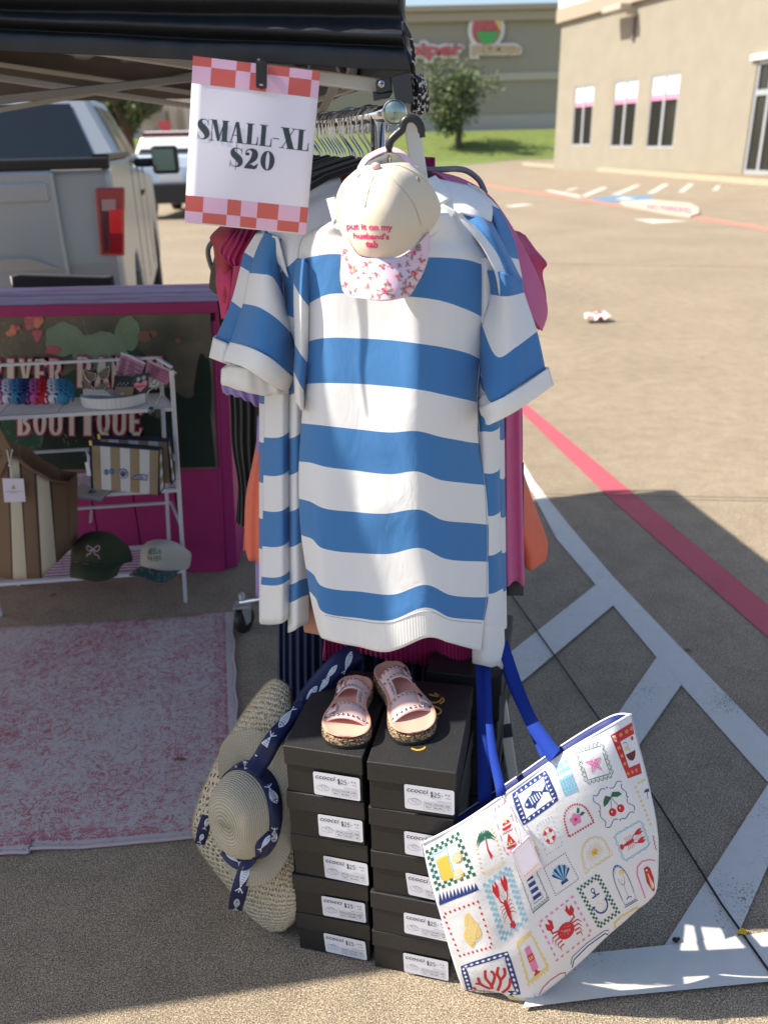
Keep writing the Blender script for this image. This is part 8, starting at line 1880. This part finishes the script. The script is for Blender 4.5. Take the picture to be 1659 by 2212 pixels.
# --- middle shelf: striped pouches, shell pouch ---
def stripe_mats(): return [mat('pouch_tan', (.27, .205, .12), .85, bump=.4, bs=500), mat('pouch_white', (.52, .52, .52), .85, bump=.4, bs=500), mat('pouch_navy', (.008, .012, .04), .7)]
def pouch(lab, q, Y, dY, nst=15, deco=False):
    """front face as quad of close-up points"""
    o = thing('striped_pouch', lab, 'pouch', P(*r5(*q[3]), Y)); f = quadmap(q); ms = stripe_mats()
    A = lambda u, v, dd=0: P(*r5(*f(u, v)), Y+.012*(1-v)*0+dd-.012*math.sin(math.pi*u)*math.sin(math.pi*v))
    mb = MB(); n_ = nst*2; nv = 8
    for i in range(n_):
        for j in range(nv): mb.add([A(i/n_, j/nv), A((i+1)/n_, j/nv), A((i+1)/n_, (j+1)/nv), A(i/n_, (j+1)/nv)], [(0, 1, 2, 3)], 0 if (i//2) % 2 == 0 else 1, True)
    fr_ = mb.build('front', ms[:2], o, fixn=False, weld=True)
    side = [(q[1], 0), (q[1], 1), (q[2], 1), (q[2], 0)]
    tb = Vector((.0, dY, 0)); TR_, BR_ = P(*r5(*q[1]), Y), P(*r5(*q[2]), Y); TL_, BL_ = P(*r5(*q[0]), Y), P(*r5(*q[3]), Y)
    md = TR_+tb*.5; mb = MB(); B2 = BR_+tb; Bl2 = BL_+tb; top2 = TR_+tb*.45; topl = TL_+tb*.45
    for k in range(6):
        a, b2 = k/6, (k+1)/6; L = lambda t_: (TR_.lerp(BR_, t_), top2.lerp(B2, t_)); p0, p1 = L(a); p2, p3 = L(b2); mb.quad(p0, p1, p3, p2, k % 2)
    mb.quad(topl, top2, B2, Bl2, 1); mb.quad(TL_, topl, Bl2, BL_, 1); mb.quad(BL_, BR_, B2, Bl2, 1); mb.build('gusset', ms[:2], o, fixn=False)
    mb = MB(); mb.tube([TL_, TR_, BR_], .0042, 6); mb.tube([TR_, top2, B2, BR_], .0038, 6); mb.tube([TL_, BL_], .004, 6); mb.tube([TL_+tb*.2, TR_+tb*.22], .006, 6); mb.build('navy_piping', ms[2], o)
    mb = MB(); mb.box(TL_+Vector((.004, -.006, .006)), (.008, .004, .016)); mb.build('zip_pull', mat('brass', (.5, .36, .16), .3, .8), o)
    if deco:
        d = Decal(lambda u, v: (A(u, v), Vector((0, -1, 0))), None, .001)
        c1 = mat('stitch_blue', (.06, .17, .34), .7); c2 = mat('stitch_pale', (.38, .36, .50), .7); c3 = mat('stitch_navy', (.03, .03, .12), .7)
        for cx in (.22, .30): d.ell(cx, .60-(cx-.22)*.3, .035, .07, c3, 10); d.ell(cx, .60-(cx-.22)*.3, .027, .055, c1, 10, lay=2)
        d.ell(.47, .60, .075, .115, c3, 16); d.ell(.47, .60, .066, .1, c2, 16, lay=2)
        for k in range(7): a = R(200+k*22); d.stroke([(.47, .67), (.47+.06*math.cos(a), .62+.09*math.sin(a))], .01, c3, lay=3)
        d.poly([(.60, .70), (.66, .60), (.74, .58), (.82, .58), (.82, .70)], c2); d.stroke([(.60, .70), (.66, .60), (.74, .58), (.82, .58), (.82, .70), (.60, .70)], .015, c3, lay=2)
        for k in range(4): d.stroke([(.65+k*.03, .60), (.67+k*.03, .69)], .01, c3, lay=2)
        d.build('embroidery', fr_)
    return o
pouch('tan and white striped pouch with stitched sunglasses, shell and shoe on the middle shelf', [(615, 202), (1082, 240), (1080, 545), (628, 502)], 2.50, .07, 7, True)
pouch('tan and white striped pouch standing just behind the embroidered pouch', [(672, 158), (1140, 180), (1165, 470), (690, 440)], 2.60, .05, 7)
sp_ = thing('shell_pouch', 'small flat cream and blue pouch with a shell print lying on the middle shelf', 'pouch', on(S2, *r5(600, 560)))
q = [on(S2, *r5(*p)) for p in [(460, 555), (560, 482), (752, 528), (690, 588)]]
mb = MB(); mb.hexa(q, [p+Vector((0, 0, .010)) for p in q]); mb.build('body', mat('pouch_cream', (.48, .44, .38), .8), sp_, bevel=.004)
mb = MB(); mb.tube([p+Vector((0, 0, .003)) for p in q], .004, 6, closed=True); mb.build('blue_edge', mat('edge_blue', (.16, .24, .40), .7), sp_)
qm = lambda u, v: ((q[0].lerp(q[1], 0).lerp(q[3], v)).lerp(q[1].lerp(q[2], v), u)+Vector((0, 0, .0115)), Vector((0, 0, 1)))
d = Decal(qm, None, .0006); 
for k in range(9): a = R(20*k); d.stroke([(.45, .5), (.45+.22*math.cos(a), .5+.22*math.sin(a)*((-1)**0))], .03, mat('shell_blue', (.06, .14, .32), .7))
d.build('shell_print', sp_)
# --- striped brown tote on the left ---
bt_ = thing('striped_tote', 'brown and cream striped jute tote with white tag at the left frame edge', 'tote bag', on(S1, *r5(150, 1100)))
st_m = [mat('jute_brown', (.185, .115, .065), .9, bump=.5, bs=300), mat('stripe_brown', (.075, .042, .035), .9, bump=.3, bs=300), mat('stripe_cream', (.50, .45, .32), .9, bump=.4, bs=300)]
tpx = [-260, -160, -60, 50, 65, 130, 150, 232, 250, 335, 355, 462]; tpt = [140, 160, 230, 270, 272, 300, 318, 385, 388, 438, 448, 462]
btx = [-200, -120, -40, 80, 92, 185, 190, 272, 290, 385, 388, 470]; btm = [1100, 1105, 1110, 1112, 1113, 1115, 1115, 1112, 1110, 1010, 1005, 925]
Yb_ = 2.44; mb = MB(); sidx = [2, 0, 0, 1, 2, 1, 0, 1, 2, 1, 0]
def jut(i, j, n_=12):
    u = i; t_ = j/n_; x = tpx[i]+(btx[i]-tpx[i])*t_; y = tpt[i]+(btm[i]-tpt[i])*t_; return P(*r5(x, y), Yb_+.03*(abs(i-5)/6)**2-.02*math.sin(math.pi*t_)+.05*(i == 11)+.03*(i == 10))
for i in range(11):
    for j in range(12): mb.add([jut(i, j), jut(i+1, j), jut(i+1, j+1), jut(i, j+1)], [(0, 1, 2, 3)], sidx[i], True)
mb.build('front', st_m, bt_, fixn=False, solid=.003, weld=True)
mb = MB()
for i in range(11): mb.quad(jut(i, 0)+Vector((0, .09, .0)), jut(i+1, 0)+Vector((0, .09, 0)), jut(i+1, 12)+Vector((0, .09, 0)), jut(i, 12)+Vector((0, .09, 0)), 0)
mb.quad(jut(11, 0), jut(11, 0)+Vector((0, .09, 0)), jut(11, 12)+Vector((0, .09, 0)), jut(11, 12)); mb.build('back', st_m[0], bt_, fixn=False, solid=.003, weld=True)
mb = MB(); mb.tube([jut(i, 0)+Vector((0, -.002, 0)) for i in range(12)], .006, 6); mb.build('rim', st_m[0], bt_)
mb = MB(); mb.beam(P(*r5(-120, -60), Yb_-.01), P(*r5(60, 262), Yb_-.025), .032, .006, up=Vector((0, 1, 0))); mb.beam(P(*r5(-20, 420), Yb_-.012), P(*r5(62, 250), Yb_-.02), .02, .005, up=Vector((0, 1, 0))); mb.build('handle', st_m[0], bt_)
tq = [P(*r5(*p), Yb_-.045) for p in [(18, 435), (162, 436), (176, 592), (33, 596)]]; mb = MB(); mb.prism(tq, (0, .002, 0)); tg2 = mb.build('swing_tag', mat('tag_lilac', (.60, .56, .66), .5), bt_)
d = Decal(lambda u, v: ((tq[0].lerp(tq[1], u)).lerp(tq[3].lerp(tq[2], u), v), Vector((0, -1, 0))), None, .001)
d.poly([(.5, .24), (.6, .44), (.4, .44)], mat('tag_gold', (.35, .25, .10), .5)); d.stroke([(.12, .54), (.9, .54)], .02, M_line); d.stroke([(.3, .60), (.7, .60)], .014, M_line); d.build('tag_print', tg2)
mb = MB(); mb.tube(smoothpath([P(*r5(*p), Yb_-.04) for p in [(50, 240), (62, 300), (70, 345), (82, 400), (86, 440)]], 16), .0016, 6); mb.tube(smoothpath([P(*r5(*p), Yb_-.04) for p in [(88, 235), (76, 300), (70, 345)]], 10), .0014, 6); mb.ball(P(*r5(70, 345), Yb_-.042), .005, n=10); mb.build('tag_string', mat('string_white2', (.6, .58, .6), .8), bt_)
# --- bottom shelf caps ---
def shelfcap(lab, cr2, Yc2, mt, br2, mtb):
    o = thing('baseball_cap', lab, 'cap', P(*r5(*cr2[-1][2][:2]), Yc2)); kp = []; kb = []
    rws_ = []
    for r in cr2: rws_.append([r5(x, y)+(Yc2-b_,) for x, y, b_ in r])
    panel('crown', rws_, mt, o, nu=26, sv=6, solid=.002, keep=kp); rws_ = [[r5(x, y)+(Yc2-b_,) for x, y, b_ in r] for r in br2]; panel('brim', rws_, mtb, o, nu=24, sv=5, solid=.003, keep=kb); return o, kp, kb
M_ol = mat('olive_twill', (.028, .036, .014), .9, bump=.4, bs=400); M_bei = mat('beige_twill', (.46, .42, .36), .9, bump=.4, bs=400)
o, kp, kb = shelfcap('dark olive cap with pink bow embroidery on the bottom shelf', [
 [(570, 808, .0), (620, 795, .03), (690, 790, .03), (750, 800, .01), (800, 830, -.02)],
 [(510, 870, .02), (590, 845, .08), (680, 840, .09), (770, 850, .05), (870, 890, -.02)],
 [(484, 930, .02), (580, 920, .10), (670, 920, .115), (780, 920, .07), (892, 940, -.02)],
 [(482, 975, .03), (570, 990, .11), (670, 1005, .12), (775, 1000, .08), (900, 990, -.01)],
 [(484, 990, .04), (570, 1010, .115), (670, 1024, .125), (780, 1018, .085), (860, 1010, .02)]], 2.62, M_ol,
 [[(482, 992, .05), (570, 1012, .125), (670, 1026, .135), (770, 1020, .10), (850, 1005, .05)], [(476, 1060, .10), (560, 1070, .16), (660, 1080, .175), (760, 1065, .15), (820, 1040, .09)], [(478, 1105, .13), (560, 1118, .185), (650, 1132, .20), (740, 1120, .18), (795, 1095, .12)]], M_ol)
d = Decal(onbvh(kp), r5, .0008); M_bow = mat('bow_pink', (.46, .30, .33), .7)
for pts in ([(632, 912), (600, 890), (592, 905), (605, 925), (632, 915)], [(636, 912), (668, 890), (678, 905), (662, 928), (636, 915)], [(630, 918), (612, 945), (595, 950), (592, 968)], [(638, 918), (645, 945), (668, 958), (676, 980)]):
    d.stroke([(p.x, p.y) for p in smoothpath([(a, b2, 0) for a, b2 in pts], 14)], 6.5, M_bow)
d.build('bow_embroidery', o)
o, kp, kb = shelfcap('cream cap with round green lettering and green speckled brim on the bottom shelf', [
 [(1000, 862, .0), (1050, 850, .02), (1110, 848, .02), (1170, 858, .0), (1215, 875, -.03)],
 [(962, 905, .02), (1020, 895, .06), (1090, 890, .07), (1180, 895, .03), (1270, 915, -.04)],
 [(955, 960, .02), (1020, 958, .07), (1090, 960, .085), (1190, 965, .04), (1298, 950, -.04)],
 [(956, 1020, .03), (1020, 1032, .08), (1090, 1045, .085), (1190, 1050, .045), (1288, 1030, -.03)],
 [(958, 1030, .03), (1020, 1042, .08), (1090, 1054, .085), (1190, 1056, .05), (1270, 1045, -.01)]], 2.70, M_bei,
 [[(950, 1030, .035), (1010, 1042, .085), (1080, 1056, .09), (1150, 1060, .08), (1225, 1055, .04)], [(905, 1062, .06), (980, 1080, .11), (1060, 1095, .12), (1130, 1095, .11), (1212, 1065, .06)], [(875, 1090, .08), (960, 1100, .13), (1060, 1132, .145), (1120, 1135, .14), (1185, 1100, .08)]], mat('green_speckle', (.02, .07, .06), .8))
d = Decal(onbvh(kb), r5, .0006); rnd = random.Random(9)
for k in range(70): x, y = rnd.uniform(890, 1210), rnd.uniform(1040, 1128); d.ell(x, y, rnd.uniform(2, 5), rnd.uniform(2, 4), mat('speck_pink', (.46, .16, .2), .7) if k % 2 else mat('speck_pale', (.4, .4, .36), .7), 6)
d.build('speckles', o)
d = Decal(onbvh(kp), None, .0008); M_grn = mat('letter_green', (.03, .15, .11), .7)
for t_, yT, yB, sgn_ in (('JESUS', 905, 948, 1), ('SAVES', 958, 1000, -1)):
    for i, chh in enumerate(t_):
        xx = 1004+i*18.5; bow = 12*(((i-2)/2)**2)*sgn_
        y0, y1 = (yT+max(0, bow), yB) if sgn_ > 0 else (yT, yB+min(0, bow)); d.M = quadmap([r5(xx, y0), r5(xx+16, y0), r5(xx+16, y1), r5(xx, y1)]); d.text(chh, 0, 0, 1, 1, M_grn, .03)
d.build('lettering', o)
# small tag hanging under the middle shelf
q = [P(*r5(*p), FR.y-.05) for p in [(612, 655), (630, 650), (625, 735), (605, 738)]]; mb = MB(); mb.prism(q, (0, .001, 0)); tgo = thing('hanging_tag', 'small white paper tag on a string hanging below the middle shelf', 'tag', q[0]); mb.build('paper', mat('tag_paper2', (.55, .52, .54), .7), tgo)
mb = MB(); mb.tube([P(*r5(605, 615), FR.y-.05), P(*r5(620, 655), FR.y-.05)], .001, 5); mb.build('string', mat('string_white2', (.6, .58, .6), .8), tgo)
mb = MB(); mb.tube([P(*r5(590, 240), 2.52), P(*r5(604, 290), 2.47), P(*r5(598, 410), 2.46)], .004, 6); mb.box(P(*r5(600, 370), 2.455), (.012, .003, .045)); tag(mb.build('pouch_tag', mat('tag_lilac', (.6, .56, .66), .5), center=True), 'pale paper tag hanging at the left edge of the embroidered pouch', 'tag')
